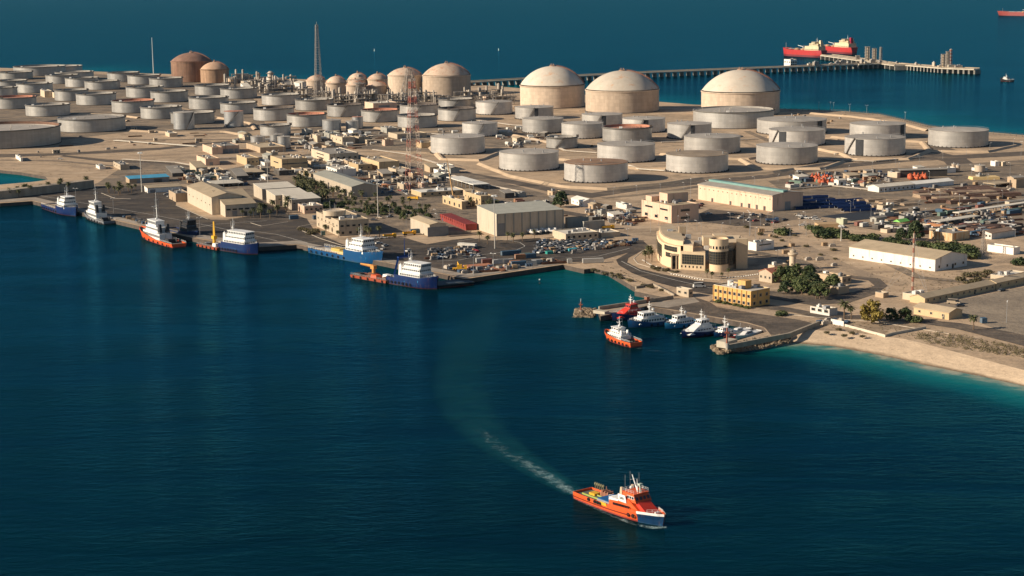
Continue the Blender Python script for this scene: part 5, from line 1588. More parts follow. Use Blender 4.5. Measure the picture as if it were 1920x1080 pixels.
tug('orange hulled tug with tall dark mast at the left quay', (266, 441), (336, 464), 12, H_ORA, topm=SHIPW, fwd=4.8, mast_h=13, hs=.78)
supply('dark hulled ship moored inside the orange tug', (358, 450), (306, 437), 10, H_DKBLUE, house=DARK, aft=2.2, fwd=3.4, mast_h=6, deckm=DECKG, funnel=DARK)
def pontoon(label, a, b_, B, deck_gear, crane=None):
    root, L = ship_root('crane_barge', label, 'barge', a, b_, off=B * .47)
    part(MB().frustum((1, L - 1, -B * .45, B * .45, -1.2), (0, L, -B / 2, B / 2, 1.5)), 'hull', hullmat('hull_barge_red', (.36, .075, .035), (.08, .03, .025), .2), root)
    part(MB().box(.2, L - .2, -B / 2 + .2, B / 2 - .2, 1.5, 1.6), 'deck', DECKR, root)
    mb = MB()
    rails(mb, [(.4, -B / 2 + .3, 1.6), (L - .4, -B / 2 + .3, 1.6)], 1.1)
    part(mb, 'railing', GREY, root)
    for cx, cy, l, ww, hh, mm in deck_gear:
        part(MB().frustum((L * cx - l / 2, L * cx + l / 2, B * cy - ww / 2, B * cy + ww / 2, 1.6), (L * cx - l * .42, L * cx + l * .42, B * cy - ww * .42, B * cy + ww * .42, 1.6 + hh)), 'deck_gear', mm, root)
    for i in range(5):
        tyre(root, L * (.1 + i * .2), -B / 2 - .1, .9, .5)
    if crane:
        cm, cx, cy, ang, ln, el = crane
        mb = MB().cyl((L * cx, B * cy), 1.1, 1.5, 5.6, 12, .9)
        mb.box(L * cx - 1.4, L * cx + 1.4, B * cy - 1.2, B * cy + 1.2, 5.4, 7.4)
        p = Vector((L * cx, B * cy, 6.8))
        q = p + Vector((math.cos(ang) * math.cos(el), math.sin(ang) * math.cos(el), math.sin(el))) * ln
        mb.bar(p, q, .9, 4, .5)
        part(mb, 'deck_crane', cm, root)
supply('blue hulled white ship moored right of the yellow barge crane', (471, 479), (409, 469), 11, H_NAVY, deckm=DECKR, aft=3.4, fwd=4.8, name='supply_ship', fx=.1, hx=(.16, .80), mast_h=7)
pontoon('low red barge with raised yellow crane at the pier', (407, 470), (369, 462), 9, ((.3, -.1, 5, 4, .9, DARK), (.75, -.15, 4, 3, 2.0, SHIPW), (.15, .2, 4, 3, .7, GREY)), (YELLOW, .5, .15, 2.6, 10, 1.05))
supply('bright blue supply ship with yellow deck tanks beside the control building', (700, 499), (577, 474), 13, H_BLUE, aft=2.0, fwd=5.6, cargo=((.33, .1, 9, 5, 2.6, mat('tank_yellow', (.60, .42, .12), .5, .1, .4), 'deck_tank'), (.46, -.1, 6, 5, 2.2, mat('tank_yellow', (.6, .42, .12)), 'deck_tank'), (.2, .15, 8, 4, 1.6, GREY, 'deck_gear')))
r_, L_ = supply('dark blue ship with white house and blue gantry at the quay corner', (805, 545), (724, 531), 12, H_NAVY, deckm=DECKR, aft=3.0, fwd=4.8, name='work_ship', mast_h=6, fx=.2, hx=(.3, .78))
pontoon('low red brown barge with orange crane behind the dark blue ship', (724, 532), (657, 520), 10, ((.15, -.2, 6, 4, 1.2, DARK), (.4, .2, 6, 4, 1.6, RUST), (.62, -.2, 5, 4, 1.8, ORANGE), (.8, .1, 4, 3, 2.2, SHIPW), (.9, -.2, 3, 3, 1.4, RUST)), (mat('crane_orange', (.55, .24, .06), .5, .15, .5), .42, .15, 2.9, 16, -.05))
mb = MB()
for s in (1, -1):
    mb.bar((L_ * .14, s * 4.6, 3.0), (L_ * .27, s * 4.6, 15), .8, 4)
mb.bar((L_ * .27, -5, 15), (L_ * .27, 5, 15), .8, 4)
mb.bar((L_ * .27, 0, 15), (L_ * .27, 0, 25), .3, 5, .12)
part(mb, 'gantry', BLUEP, r_)
tug('small orange tug with white wheelhouse moving in open water by the harbour mouth', (1137, 632), (1193, 651), 8.0, H_ORA, funnel=SHIPW, aft=1.3, fwd=2.5, hs=.82, name='pilot_tug')
crew('crew boat with red house and blue hull, innermost in the harbour', (1148, 602), (1216, 592), 8, H_DKBLUE, house=REDD, fwd=3.4, sleek=True)
crew('white crew boat with mid blue hull and two tall window decks in the harbour', (1178, 615), (1256, 605), 8, H_BLUE, fwd=3.2)
crew('small white boat with light blue hull between two larger harbour boats', (1247, 618), (1308, 608), 6, H_TEAL, fwd=2.6)
crew('sleek white patrol boat with navy hull, largest in the harbour', (1279, 634), (1350, 622), 8, H_NAVY, sleek=True, fwd=2.6)
crew('small white boat with dark blue hull beside the sleek patrol boat', (1339, 633), (1378, 625), 5, H_BLUE, fwd=1.8, aft=1.0, mast_h=9)
launch('white motor launch closest to the right harbour pier', (1380, 637), (1424, 623), 4.5, H_WHITE)
launch('white motor launch between the small blue boat and the pier launch', (1366, 630), (1404, 619), 4, H_WHITE)
launch('little red launch near the tip of the right harbour pier', (1358, 639), (1380, 632), 3, hullmat('hull_launch_red', (.5, .05, .04), (.2, .03, .03), .2), DARK)
tug('small white tug alone on the far sea right of the jetty', (1876, 152), (1899, 153), 9, H_BLACK, name='distant_tug', fwd=4)
# ---- foreground crew boat: orange hull, blue bow, white midships
root, L = ship_root('fast_crew_ship', 'orange crew ship with blue bow under way in the foreground, white wake behind', 'ship', (1243, 987), (1092, 931))
root.scale = (1, 1, .93)
B = 8.6
st = [(0, .90, .84, 1.9), (.12, .97, .9, 1.9), (.3, 1, .95, 1.95), (.46, 1, .95, 2.1), (.60, 1, .92, 2.5), (.72, .98, .84, 2.9), (.82, .86, .66, 3.2), (.90, .62, .40, 3.4), (.96, .34, .16, 3.5), (1, .05, .02, 3.6)]
hull(root, L, B, st, H_ORA, DECKG, .75, 1.4)
# blue bow shell set just proud of the orange plating
mb = MB()
bst = [(.795, .895, .715, 3.12), (.82, .86, .66, 3.2), (.90, .62, .40, 3.4), (.96, .34, .16, 3.5), (1.0, .05, .02, 3.6)]
rows = []
for sx, hd, hw_, zd in bst:
    x = sx * L
    fl = x + (0 if sx < .9 else (sx - .9) * L * .22)
    hd2, hw2 = max(hd * B / 2, .06) + .05, max(hw_ * B / 2, .04) + .05
    rows.append([(x, hw2 * .55, -1.4), (x, hw2, 0), ((x + fl) / 2 + .03, hw2 + (hd2 - hw2) * .35, zd * .55), (fl + .05, hd2, zd), (fl + .05, hd2, zd + .40)])
for sgn in (1, -1):
    vs = [(p[0], p[1] * sgn, p[2]) for r in rows for p in r]
    mb.add(vs, [((i * 5 + j, i * 5 + j + 1, (i + 1) * 5 + j + 1, (i + 1) * 5 + j) if sgn < 0 else (i * 5 + j, (i + 1) * 5 + j, (i + 1) * 5 + j + 1, i * 5 + j + 1)) for i in range(len(bst) - 1) for j in range(4)])
part(mb, 'bow_plating', hullmat('hull_bow_blue', (.005, .034, .095), (.02, .06, .12), .3), root)
mb = MB()
for sgn in (1, -1):
    vs = []
    for r in rows:
        vs += [(r[3][0] + .02, (r[3][1] + .03) * sgn, r[3][2] - .05), (r[4][0] + .02, (r[4][1] + .03) * sgn, r[4][2] + .42)]
    mb.add(vs, [(2 * i, 2 * i + 2, 2 * i + 3, 2 * i + 1) for i in range(len(bst) - 1)])
part(mb, 'bow_rail', SHIPW, root)
# rubbing strake
mb = MB()
for s in (1, -1):
    mb.tube([(sx * L, s * (hd * B / 2 + .08), zd * .62) for sx, hd, hw_, zd in st[:6]], .16, 5)
part(mb, 'rubbing_strake', mat('strake_dark_red', (.10, .012, .008), .7), root)
# deckhouse: long side with a row of windows, rising forward
hw = B / 2 * .93
mb = MB()
x0, x1 = L * .46, L * .90
P = [(x0, 2.2), (L * .86, 3.2), (L * .80, 4.0), (L * .70, 6.5), (L * .60, 6.5), (L * .57, 5.0), (x0 + .3, 4.6)]
n = len(P)
ins = [0, .9, .6, .45, .35, .12, .05]
vs = [(x, s * (hw - i), z) for s in (-1, 1) for (x, z), i in zip(P, ins)]
mb.add(vs, [tuple(range(n)), tuple(range(2 * n - 1, n - 1, -1))] + [(i, n + i, n + (i + 1) % n, (i + 1) % n) for i in range(n)])
dh = part(mb, 'deckhouse', ORANGE, root)
for i in range(11):
    u = L * (.515 + i * .0185)
    for s in (1, -1):
        y = hw - .02 - .03 * i / 10 * 2
        part(MB().box(u, u + .42, s * y - .14, s * y + .08, 3.35 + i * .045, 4.15 + i * .045), 'window', GLASS, dh)
part(MB().frustum((L * .455, L * .60, -hw + .25, hw - .25, 4.62), (L * .46, L * .58, -hw + .4, hw - .4, 5.5)), 'upper_house', SHIPW, root)
for s in (1, -1):
    mb = MB()
    y = s * (hw - .35)
    mb.add([(L * .455, y, 4.0), (L * .60, y, 4.75), (L * .60, y, 5.6), (L * .455, y, 5.2), (L * .455, y - s * .2, 4.0), (L * .60, y - s * .2, 4.75), (L * .60, y - s * .2, 5.6), (L * .455, y - s * .2, 5.2)],
           [(0, 1, 2, 3), (7, 6, 5, 4), (0, 4, 5, 1), (1, 5, 6, 2), (2, 6, 7, 3), (3, 7, 4, 0)])
    part(mb, 'side_screen', SHIPW, root)
# name board panel with its lettering
for s in (-1, 1):
    y = s * (hw - .15)
    bd = part(MB().add([(L * .585, y, 5.3), (L * .675, y, 5.3), (L * .66, y, 7.7), (L * .57, y, 7.7), (L * .585, y - s * .25, 5.3), (L * .675, y - s * .25, 5.3), (L * .66, y - s * .25, 7.7), (L * .57, y - s * .25, 7.7)],
           [(0, 1, 2, 3), (7, 6, 5, 4), (0, 4, 5, 1), (1, 5, 6, 2), (2, 6, 7, 3), (3, 7, 4, 0)]), 'name_board', SHIPW, root)
    cu = bpy.data.curves.new('name_lettering', 'FONT')
    cu.body = 'S881'
    cu.size = 1.25
    cu.extrude = .02
    cu.align_x = cu.align_y = 'CENTER'
    tmp = bpy.data.objects.new('lettering_source', cu)
    COL.objects.link(tmp)
    dg_ = bpy.context.evaluated_depsgraph_get()
    lm = bpy.data.meshes.new_from_object(tmp.evaluated_get(dg_))
    bpy.data.objects.remove(tmp)
    lm.materials.clear()
    lm.materials.append(DARK)
    ob = bpy.data.objects.new('name_lettering', lm)
    COL.objects.link(ob)
    ob.parent = bd
    ob.location = (L * .622, y + s * .06, 6.5)
    ob.rotation_euler = (math.pi / 2, 0, 0 if s < 0 else math.pi)
# wheelhouse with raked front, windows, white window surrounds
wh = part(MB().frustum((L * .60, L * .775, -hw * .80, hw * .80, 6.0), (L * .605, L * .735, -hw * .72, hw * .72, 8.6)), 'wheelhouse', ORANGE, root)
part(MB().box(L * .60, L * .745, -hw * .78, hw * .78, 8.6, 8.8), 'wheelhouse_roof', ORANGE, wh)
for s in (1, -1):
    for i in range(3):
        u = L * (.665 + i * .028)
        y = s * hw * .757
        f = part(MB().box(u - .12, u + .97, y - .1, y + .1, 6.95, 7.95), 'window_frame', SHIPW, wh)
        part(MB().box(u, u + .82, y - .16, y + .16, 7.05, 7.85), 'window', GLASS, f)
for i in range(4):
    y = -hw * .55 + i * hw * .37
    mb = MB().add([(L * .7655 + d, y + yy, 6.8) for d in (0,) for yy in (-.45, .45)] + [(L * .7535, y + .45, 7.8), (L * .7535, y - .45, 7.8)], [(0, 1, 2, 3)])
    part(mb, 'window', GLASS, wh)
part(MB().frustum((L * .76, L * .885, -hw * .62, hw * .62, 3.4), (L * .75, L * .775, -hw * .6, hw * .6, 6.2)), 'front_casing', REDD, root)
mb = MB()
rails(mb, [(L * .605, hw * .74, 8.8), (L * .74, hw * .74, 8.8), (L * .74, -hw * .74, 8.8), (L * .605, -hw * .74, 8.8), (L * .605, hw * .74, 8.8)], 1.1, 1.2)
rails(mb, [(L * .46, hw - .2, 5.2), (L * .57, hw - .3, 5.6)], 1.0, 1.2)
rails(mb, [(L * .46, -hw + .2, 5.2), (L * .57, -hw + .3, 5.6)], 1.0, 1.2)
rails(mb, [(L * .88, hw * .6, 3.9), (L * .99, .4, 4.4), (L * .88, -hw * .6, 3.9)], 1.0, 1.4)
part(mb, 'railing', SHIPW, root)
mb = MB().bar((L * .70, 0, 8.8), (L * .625, .2, 14.0), .28, 6, .16)
mb.bar((L * .70, 0, 8.8), (L * .69, 0, 13.2), .2, 6, .1).bar((L * .67, 0, 11), (L * .70, 0, 9.5), .15, 4)
mb.bar((L * .69, -1.3, 11.4), (L * .69, 1.3, 11.4), .12, 4).bar((L * .64, -1, 12.6), (L * .64, 1, 12.6), .1, 4)
part(mb, 'mast', SHIPW, root)
mb = MB()
for x, y, z0, z1 in ((.56, 1.5, 5.5, 14.2), (.575, -1, 5.5, 13.6), (.69, .8, 12, 15.2), (.59, .5, 6, 12)):
    mb.bar((L * x, y, z0), (L * x, y, z1), .06, 4)
part(mb, 'aerial', GREY, root)
for s in (1, -1):
    mb = MB().frustum((L * .555, L * .59, s * 2.2 - .6, s * 2.2 + .6, 5.4), (L * .56, L * .58, s * 2.2 - .3, s * 2.2 + .3, 9.6))
    part(mb, 'funnel', mat('funnel_tan', (.55, .43, .28), .6, .15, .5), root)
part(MB().bar((L * .728, 0, 8.8), (L * .728, 0, 11.3), .28, 8).box(L * .715, L * .742, -.6, .6, 11.3, 11.9), 'fire_monitor', mat('monitor_pale_green', (.42, .48, .4), .6), root)
part(MB().sphere((L * .655, -1.2, 10.1), .55, 10), 'radar_dome', SHIPW, root, smooth=True)
# aft deck: blue hatch cover, gear, stern posts
part(MB().box(L * .30, L * .455, -hw * .8, hw * .8, 1.97, 3.35), 'cargo_cover', mat('tarpaulin_blue', (.012, .10, .27), .6, .12, .5), root)
part(MB().box(L * .295, L * .46, -hw * .83, -hw * .80, 1.97, 3.1).box(L * .295, L * .46, hw * .80, hw * .83, 1.97, 3.1), 'hatch_coaming', GREY, root)
for i in range(5):
    x = L * (.05 + i * .026)
    mb = MB().bar((x, hw * .96, 2.6), (x, hw * .96, 5.0), .16, 5)
    mb.sphere((x, hw * .96, 4.4), .42, 8, 1.5)
    part(mb, 'stern_post', mat('post_olive', (.24, .22, .13), .8, .2, 1), root)
mb = MB()
for i in range(6):
    mb.box(L * (.195 + i * .017), L * (.205 + i * .017), hw * .3, hw * .9, 2, 3.6 + .5 * (i % 2))
mb.bar((L * .19, hw * .5, 3.9), (L * .31, hw * .75, 3.5), .14, 5).bar((L * .2, hw * .9, 2), (L * .2, hw * .9, 5), .12, 5)
part(mb, 'deck_gear', mat('gear_rusty_pink', (.42, .19, .12), .7, .3, .8), root)
part(MB().box(L * .10, L * .17, -hw * .1, hw * .5, 1.95, 2.7), 'deck_locker', YELLOW, root)
part(MB().box(L * .06, L * .26, -hw * .5, -hw * .44, 1.95, 2.5).box(L * .08, L * .24, hw * .1, hw * .16, 1.95, 2.4), 'deck_rail', mat('rail_green', (.28, .33, .08), .7), root)
for s in (1, -1):
    part(MB().frustum((L * .37, L * .452, s * (B / 2 + .12) - .05, s * (B / 2 + .12) + .05, 1.95), (L * .37, L * .44, s * (B / 2 + .12) - .05, s * (B / 2 + .12) + .05, 3.05)), 'yellow_panel', YELLOW, root)
    for x, z in ((.705, 1.75), (.76, 1.85)):
        tyre(root, L * x, s * (B / 2 * .93 + .05), z, .5)
    for x in (.22, .30, .335, .37):
        tyre(root, L * x, s * (B / 2 + .2), 2.2, .42)
part(MB().bar((L * .93, -.8, 3.9), (L * .93, .8, 3.9), .4, 8), 'anchor_winch', SHIPW, root)
part(MB().box(-.35, .05, -B * .42, B * .42, .4, 2.4), 'stern_fender', BLACK, root)
# ---- tankers
def tanker(label, bow, stern, B, H=12, housem=SHIPC, cat='ship', name='gas_tanker', hm=None, funnelm=None):
    root, L = ship_root(name, label, cat, bow, stern)
    st = [(0, .75, .5, H), (.06, .95, .85, H), (.2, 1, 1, H - .5), (.8, 1, 1, H - .5), (.9, .85, .75, H + 1.2), (.96, .5, .4, H + 2), (1, .06, .03, H + 2.2)]
    hull(root, L, B, st, hm or H_RED, DECKR, 1.0, 3)
    tier(root, 'accommodation', housem, L * .05, L * .40, B * .44, H, H + 8, 1, .5, .3, bz=(.2, .35))
    tier(root, 'upper_accommodation', housem, L * .08, L * .30, B * .36, H + 8.1, H + 13, .5, .3, .2, bz=(.4, .6))
    tier(root, 'bridge', housem, L * .13, L * .215, B * .5, H + 13.1, H + 16, .3, .2, .1, bz=(.4, .8))
    part(MB().frustum((L * .06, L * .11, -2.6, 2.6, H + 8), (L * .07, L * .105, -2, 2, H + 19)), 'funnel', funnelm or SHIPC, root)
    mast(root, L * .17, H + 16, 8, dome=False)
    for i in range(3):
        x = L * (.34 + i * .16)
        part(MB().lathe([(.01, H + 3.5), (4, H + 3.2), (5.5, H + 1.5), (5.5, H - .4)], 16, c=(x, 0)), 'tank_dome', mat('deck_tank_tan', (.45, .27, .15), .7, .2, .2), root)
    mb = MB().bar((L * .26, 2, H + 1.6), (L * .86, 2, H + 1.6), .5, 5).bar((L * .26, -2, H + 1.8), (L * .86, -2, H + 1.8), .5, 5)
    for i in range(6):
        mb.bar((L * (.3 + i * .09), -B * .4, H + 1.9), (L * (.3 + i * .09), B * .4, H + 1.9), .35, 4)
    part(mb, 'deck_piping', GREY, root)
    for x, hh in ((.5, 9), (.95, 13)):
        part(MB().bar((L * x, 0, H), (L * x, 0, H + hh), .5, 5, .3).bar((L * x, -2, H + hh * .8), (L * x, 2, H + hh * .8), .2, 4), 'deck_mast', GREY, root)
    part(MB().bar((L * .55, -3, H), (L * .55, -3, H + 6), .7, 6).bar((L * .55, -3, H + 6), (L * .68, -3, H + 8), .45, 5), 'hose_crane', SHIPW, root)
    return root, L
tanker('red gas tanker with cream house, nearer of two at the jetty berth', (1470, 104), (1545, 108), 20)
tanker('red gas tanker with red funnel, farther of two at the jetty berth', (1527, 96.5), (1602, 102), 20, funnelm=mat('funnel_dark_red', (.32, .02, .05), .5))
tanker('far red ship cut by the top right corner of the picture', (1873, 29), (2010, 31), 34, H=11, housem=SHIPW, hm=hullmat('hull_far_red', (.26, .05, .04), (.2, .04, .04), 2))
# small far boats and buoys
for px, py, lab in ((702, 96, 'pale channel marker far out left of the other marker'), (935, 95, 'pale channel marker far out above the largest peach dome'), (1012, 532, 'dark mooring post standing in the basin water')):
    p = G(px, py, 0)
    k = hgt(1, p)
    o = tag(empty('channel_marker', (p.x, p.y, 0)), lab, 'marker')
    near = py > 300
    k *= 1 if near else .55
    part(MB().cyl((0, 0), k * 1.6, -.5, 2 * k, 10), 'float', DARK if near else SHIPW, o)
    part(MB().bar((0, 0, 1), (0, 0, (11 if near else 8) * k), .45 * k if near else 1.1 * k, 6), 'post', DARK if near else SHIPW, o)
    part(MB().cyl((0, 0), k * (1.4 if near else 1.0), (7 if near else 6) * k, (9 if near else 8) * k, 8), 'top_mark', SHIPW, o)
# moored barge at the quay corner
root, L = ship_root('flat_barge', 'dark flat barge moored at the quay corner behind the dark blue ship', 'barge', (880, 531), (812, 538))
mb = MB().frustum((.8, L - .8, -6, 6, -1.2), (0, L, -6.5, 6.5, 1.6))
part(mb, 'hull', H_BLACK, root)
part(MB().box(.2, L - .2, -6.3, 6.3, 1.6, 1.72), 'deck', mat('deck_blue_grey', (.10, .12, .13), .8, .25, .3), root)
part(MB().box(L * .3, L * .75, -5, -2, 1.72, 2.1), 'deck_plank', CONC, root)
root, L = ship_root('red_barge', 'long red steel barge standing ashore beside the largest warehouse', 'barge', (884, 432), (836, 412), z=ZL)
part(MB().frustum((0, L, -3.5, 3.5, 0), (0, L, -4, 4, 4.2)), 'hull', mat('barge_red', (.27, .05, .042), .6, .2, .3, streak=True), root)
mb = MB()
for k in range(12):
    mb.box(L * k / 12, L * k / 12 + .4, -4.15, 4.15, 2.4, 4.3)
part(mb, 'rib', mat('barge_red_dark', (.26, .04, .035), .6), root)
# ------------------------------------------------------------------ vegetation
LEAF = leafmat('leaf_green', (.035, .055, .020), (.115, .13, .05))
LEAFD = leafmat('leaf_dark', (.020, .034, .014), (.055, .072, .030))
LEAFY = leafmat('leaf_yellow_green', (.13, .105, .022), (.27, .20, .05))
FROND = leafmat('palm_frond', (.040, .048, .020), (.115, .110, .052))
SCRUB = leafmat('scrub_leaf', (.06, .058, .028), (.16, .13, .07))
BARK = mat('bark', (.16, .11, .07), .9, .3, 1.5)
vr = random.Random(21)
def palm_proto(seed):
    r = random.Random(seed)
    H = 5.2 + r.random() * 1.2
    root = empty('date_palm', (0, 0, -500))
    mb = MB()
    pts = [Vector((.25 * math.sin(k * .7 + seed) * k / 5, .2 * math.cos(k * .9 + seed) * k / 5, H * k / 5)) for k in range(6)]
    for k in range(5):
        mb.bar(pts[k], pts[k + 1], .30 - .02 * k, 7, .27 - .02 * k)
    mb.sphere(pts[5], .5, 7)
    part(mb, 'trunk', BARK, root)
    mb = MB()
    top = pts[5]
    for i in range(26):
        az = i * 2.4 + r.random() * .5
        e0 = 1.25 - 1.75 * (i / 26.0) + r.random() * .2
        ln = 2.5 + r.random() * .8
        p, el = top.copy(), e0
        dirx = Vector((math.cos(az), math.sin(az), 0))
        side = Vector((-math.sin(az), math.cos(az), 0))
        prev = None
        for s in range(6):
            wd = (.12, .42, .5, .42, .28, .05)[s]
            q = [p + side * wd - Vector((0, 0, wd * .45)), p, p - side * wd - Vector((0, 0, wd * .45))]
            if prev:
                mb.add(prev + q, [(0, 1, 4, 3), (1, 2, 5, 4)])
            prev = q
            p = p + (dirx * math.cos(el) + Vector((0, 0, math.sin(el)))) * ln / 5
            el -= .36
    part(mb, 'crown', FROND, root)
    return root
def leafcloud(mb, r, c, rad, n, size, sq=.8):
    for _ in range(n):
        while True:
            d = Vector((r.uniform(-1, 1), r.uniform(-1, 1), r.uniform(-1, 1)))
            if .1 < d.length < 1:
                break
        d *= (.55 + .45 * r.random()) / max(d.length, .35) * min(1, d.length + .25)
        p = Vector(c) + Vector((d.x * rad, d.y * rad, d.z * rad * sq))
        nrm = (d.normalized() + Vector((r.uniform(-1, 1), r.uniform(-1, 1), r.uniform(-.4, 1))) * .8).normalized()
        a = nrm.orthogonal().normalized()
        b = nrm.cross(a)
        t = r.random() * 6.28
        a, b = a * math.cos(t) + b * math.sin(t), b * math.cos(t) - a * math.sin(t)
        s = size * (.5 + r.random() * .8)
        mb.add([p - a * s - b * s * .5, p + a * s * .2 - b * s * .7, p + a * s + b * s * .1, p - a * s * .1 + b * s * .8], [(0, 1, 2, 3)])
def tree_proto(seed, leaf, H=8.0, W=4.0, clumps=20, n=70, name='leafy_tree', trunk=True):
    """H metres tall, W crown radius"""
    r = random.Random(seed)
    root = empty(name, (0, 0, -500))
    mb = MB()
    th = H * .22
    if trunk:
        mb.bar((0, 0, -.2), (0, 0, th), .30, 7, .22)
    cl = []
    for k in range(clumps):
        a = k * 2.4 + r.random()
        q = math.sqrt((k + .5) / clumps)
        rr = W * (.15 + .68 * q) * (.85 + .3 * r.random())
        z = H * (.26 + .56 * (1 - q * q) + .22 * (r.random() - .5))
        cl.append((rr * math.cos(a), rr * math.sin(a), z))
        if trunk and k % 2 == 0:
            mb.bar((0, 0, th * .8), cl[-1], .13, 5, .05)
    if trunk:
        part(mb, 'trunk', BARK, root)
    mb = MB()
    for c in cl:
        leafcloud(mb, r, c, W * (.30 + .16 * r.random()), n, .42)
    part(mb, 'crown', leaf, root)
    return root
def bush_proto(seed, leaf, name='bush'):
    r = random.Random(seed)
    root = empty(name, (0, 0, -500))
    mb = MB()
    for k in range(5):
        a = k * 1.3
        mb.bar((0, 0, -.1), (math.cos(a) * 1.0, math.sin(a) * 1.0, 1.3), .08, 4, .03)
    part(mb, 'stem', BARK, root)
    mb = MB()
    for k in range(7):
        a, q = k * 2.4, math.sqrt(k / 7.0)
        leafcloud(mb, r, (1.5 * q * math.cos(a), 1.5 * q * math.sin(a), .9 + .5 * r.random() * (1 - q)), .8 + .3 * r.random(), 60, .26, .85)
    part(mb, 'foliage', leaf, root)
    return root
PALMS = [palm_proto(i) for i in range(4)]
TREES = {'g': [tree_proto(1, LEAF), tree_proto(2, LEAF, 8, 4.4)], 'd': [tree_proto(3, LEAFD), tree_proto(4, LEAFD, 8, 3.6)], 'y': [tree_proto(5, LEAFY, 8, 4.3, 18, 80)]}
BUSH = {'g': [bush_proto(1, LEAF), bush_proto(2, LEAFD)], 's': [bush_proto(3, SCRUB)]}
USED = set()
def plant(protos, px, py, hpx, H, label, cat, group=None, wide=1.0):
    p = G(px, py)
    s = hgt(hpx, p) / H
    pr = vr.choice(protos)
    o = dup(pr, (p.x, p.y, ZL), vr.random() * 6.28, (s * wide, s * wide, s))
    tag(o, label, cat, group)
    return o
def inside(poly, x, y):
    c = False
    n = len(poly)
    for i in range(n):
        (x1, y1), (x2, y2) = poly[i], poly[i - 1]
        if (y1 > y) != (y2 > y) and x < (x2 - x1) * (y - y1) / (y2 - y1) + x1:
            c = not c
    return c
FOOT = []
for o in COL.objects:
    if o.type == 'EMPTY' and o.get('category') and o.name.split('.')[0] not in ('date_palm',):
        for ch in o.children:
            if ch.name.split('.')[0] in ('wall', 'shell', 'curved_wing', 'main_wing', 'link_block', 'rear_wing', 'screen_wall', 'hull'):
                M = Matrix.Translation(o.location) @ Matrix.Rotation(o.rotation_euler.z, 4, 'Z')
                xs_ = [v.co.x for v in ch.data.vertices]
                ys_ = [v.co.y for v in ch.data.vertices]
                FOOT.append((M.inverted(), min(xs_) - 1, max(xs_) + 1, min(ys_) - 1, max(ys_) + 1))
def free(p, m=0.8):
    for Mi, a, b, c, d in FOOT:
        q = Mi @ Vector((p.x, p.y, 0))
        if a - m < q.x < b + m and c - m < q.y < d + m:
            return False
    return True
def scatter_px(poly, n, seed, mind=5):
    r = random.Random(seed)
    xs_, ys_ = [p[0] for p in poly], [p[1] for p in poly]
    out, t = [], 0
    while len(out) < n and t < n * 60:
        t += 1
        x, y = r.uniform(min(xs_), max(xs_)), r.uniform(min(ys_), max(ys_))
        if inside(poly, x, y):
            g = G(x, y)
            if free(g) and all((g - h).length > mind for _, _, h in out):
                out.append((x, y, g))
    return out
def palms(poly, n, seed, h, label, mind=4.5):
    for x, y, g in scatter_px(poly, n, seed, mind):
        plant(PALMS, x, y, h * (.8 + .4 * vr.random()) * 1.15, 7.2, label, 'palm', label)
palms([(545, 338), (585, 335), (592, 350), (622, 372), (600, 385), (560, 372)], 26, 1, 18, 'date palm in the dense grove beside the grey green roofed warehouse', 4)
palms([(600, 362), (655, 372), (652, 378), (600, 370)], 7, 2, 16, 'date palm in the row along the lit wall of the grey green roofed warehouse', 4)
palms([(605, 376), (690, 372), (800, 392), (845, 405), (800, 415), (720, 405), (620, 398)], 34, 3, 14, 'date palm in the garden behind the drum topped control building', 5)
palms([(486, 398), (545, 392), (552, 404), (490, 420)], 9, 4, 18, 'date palm on the planted strip in front of the stepped halls', 4)
palms([(655, 440), (690, 436), (715, 445), (680, 450)], 4, 5, 16, 'date palm at the shaded side of the drum topped control building', 4)
palms([(600, 428), (622, 440), (640, 448), (620, 446)], 3, 15, 15, 'date palm before the lit front of the drum topped control building', 3)
palms([(14, 366), (170, 349), (172, 354), (14, 373)], 16, 6, 15, 'date palm in the shaded row along the left breakwater wall', 5)
palms([(192, 358), (262, 352), (264, 362), (215, 370)], 11, 7, 14, 'date palm on the traffic island left of the low white shed', 4)
palms([(455, 402), (480, 402), (490, 408), (450, 412)], 4, 8, 15, 'date palm beside the lower hall near the quay', 4)
palms([(898, 450), (932, 450), (1012, 446), (1014, 456), (900, 460)], 6, 9, 16, 'date palm along the road in front of the largest warehouse', 5)
palms([(1205, 480), (1222, 478), (1226, 494), (1208, 494)], 5, 10, 18, 'date palm at the left end of the curved headquarters', 3)
palms([(880, 378), (960, 390), (950, 400), (880, 394)], 5, 11, 14, 'date palm behind the largest warehouse', 5)
palms([(1325, 520), (1385, 518), (1385, 523), (1325, 524)], 4, 12, 12, 'young date palm on the verge before the headquarters turret', 4)
plant(PALMS, 1825, 619, 30, 7.2, 'lone date palm beside the parking yard at the lower right', 'palm', None)
plant(PALMS, 1583, 598, 32, 7.2, 'bushy date palm right of the white house near the beach', 'palm', None, 1.2)
plant(PALMS, 1596, 599, 24, 7.2, 'smaller date palm tucked behind the bushy one near the white house', 'palm', None, 1.2)
for i, (x, y) in enumerate(((1545, 556), (1530, 560), (1520, 550))):
    plant(PALMS, x, y, 30, 7.2, 'tall date palm among the dense green trees', 'palm', 'palms among the dense trees', 1.0)
plant(TREES['d'], 1051, 389, 33, 8, 'big round dark tree alone left of the white hut', 'tree', None, .95)
plant(TREES['d'], 1716, 452, 42, 8, 'tall dark tree above the rusty walled shed', 'tree', None, .8)
plant(TREES['d'], 1690, 450, 25, 8, 'lower dark tree left of the tall yard tree', 'tree', None, 1.0)
plant(TREES['y'], 1634, 606, 44, 8, 'yellowish broad tree near the beach', 'tree', None, 1.0)
plant(TREES['d'], 1671, 602, 28, 8, 'dark tree right of the yellowish tree, left one', 'tree', None, 1.0)
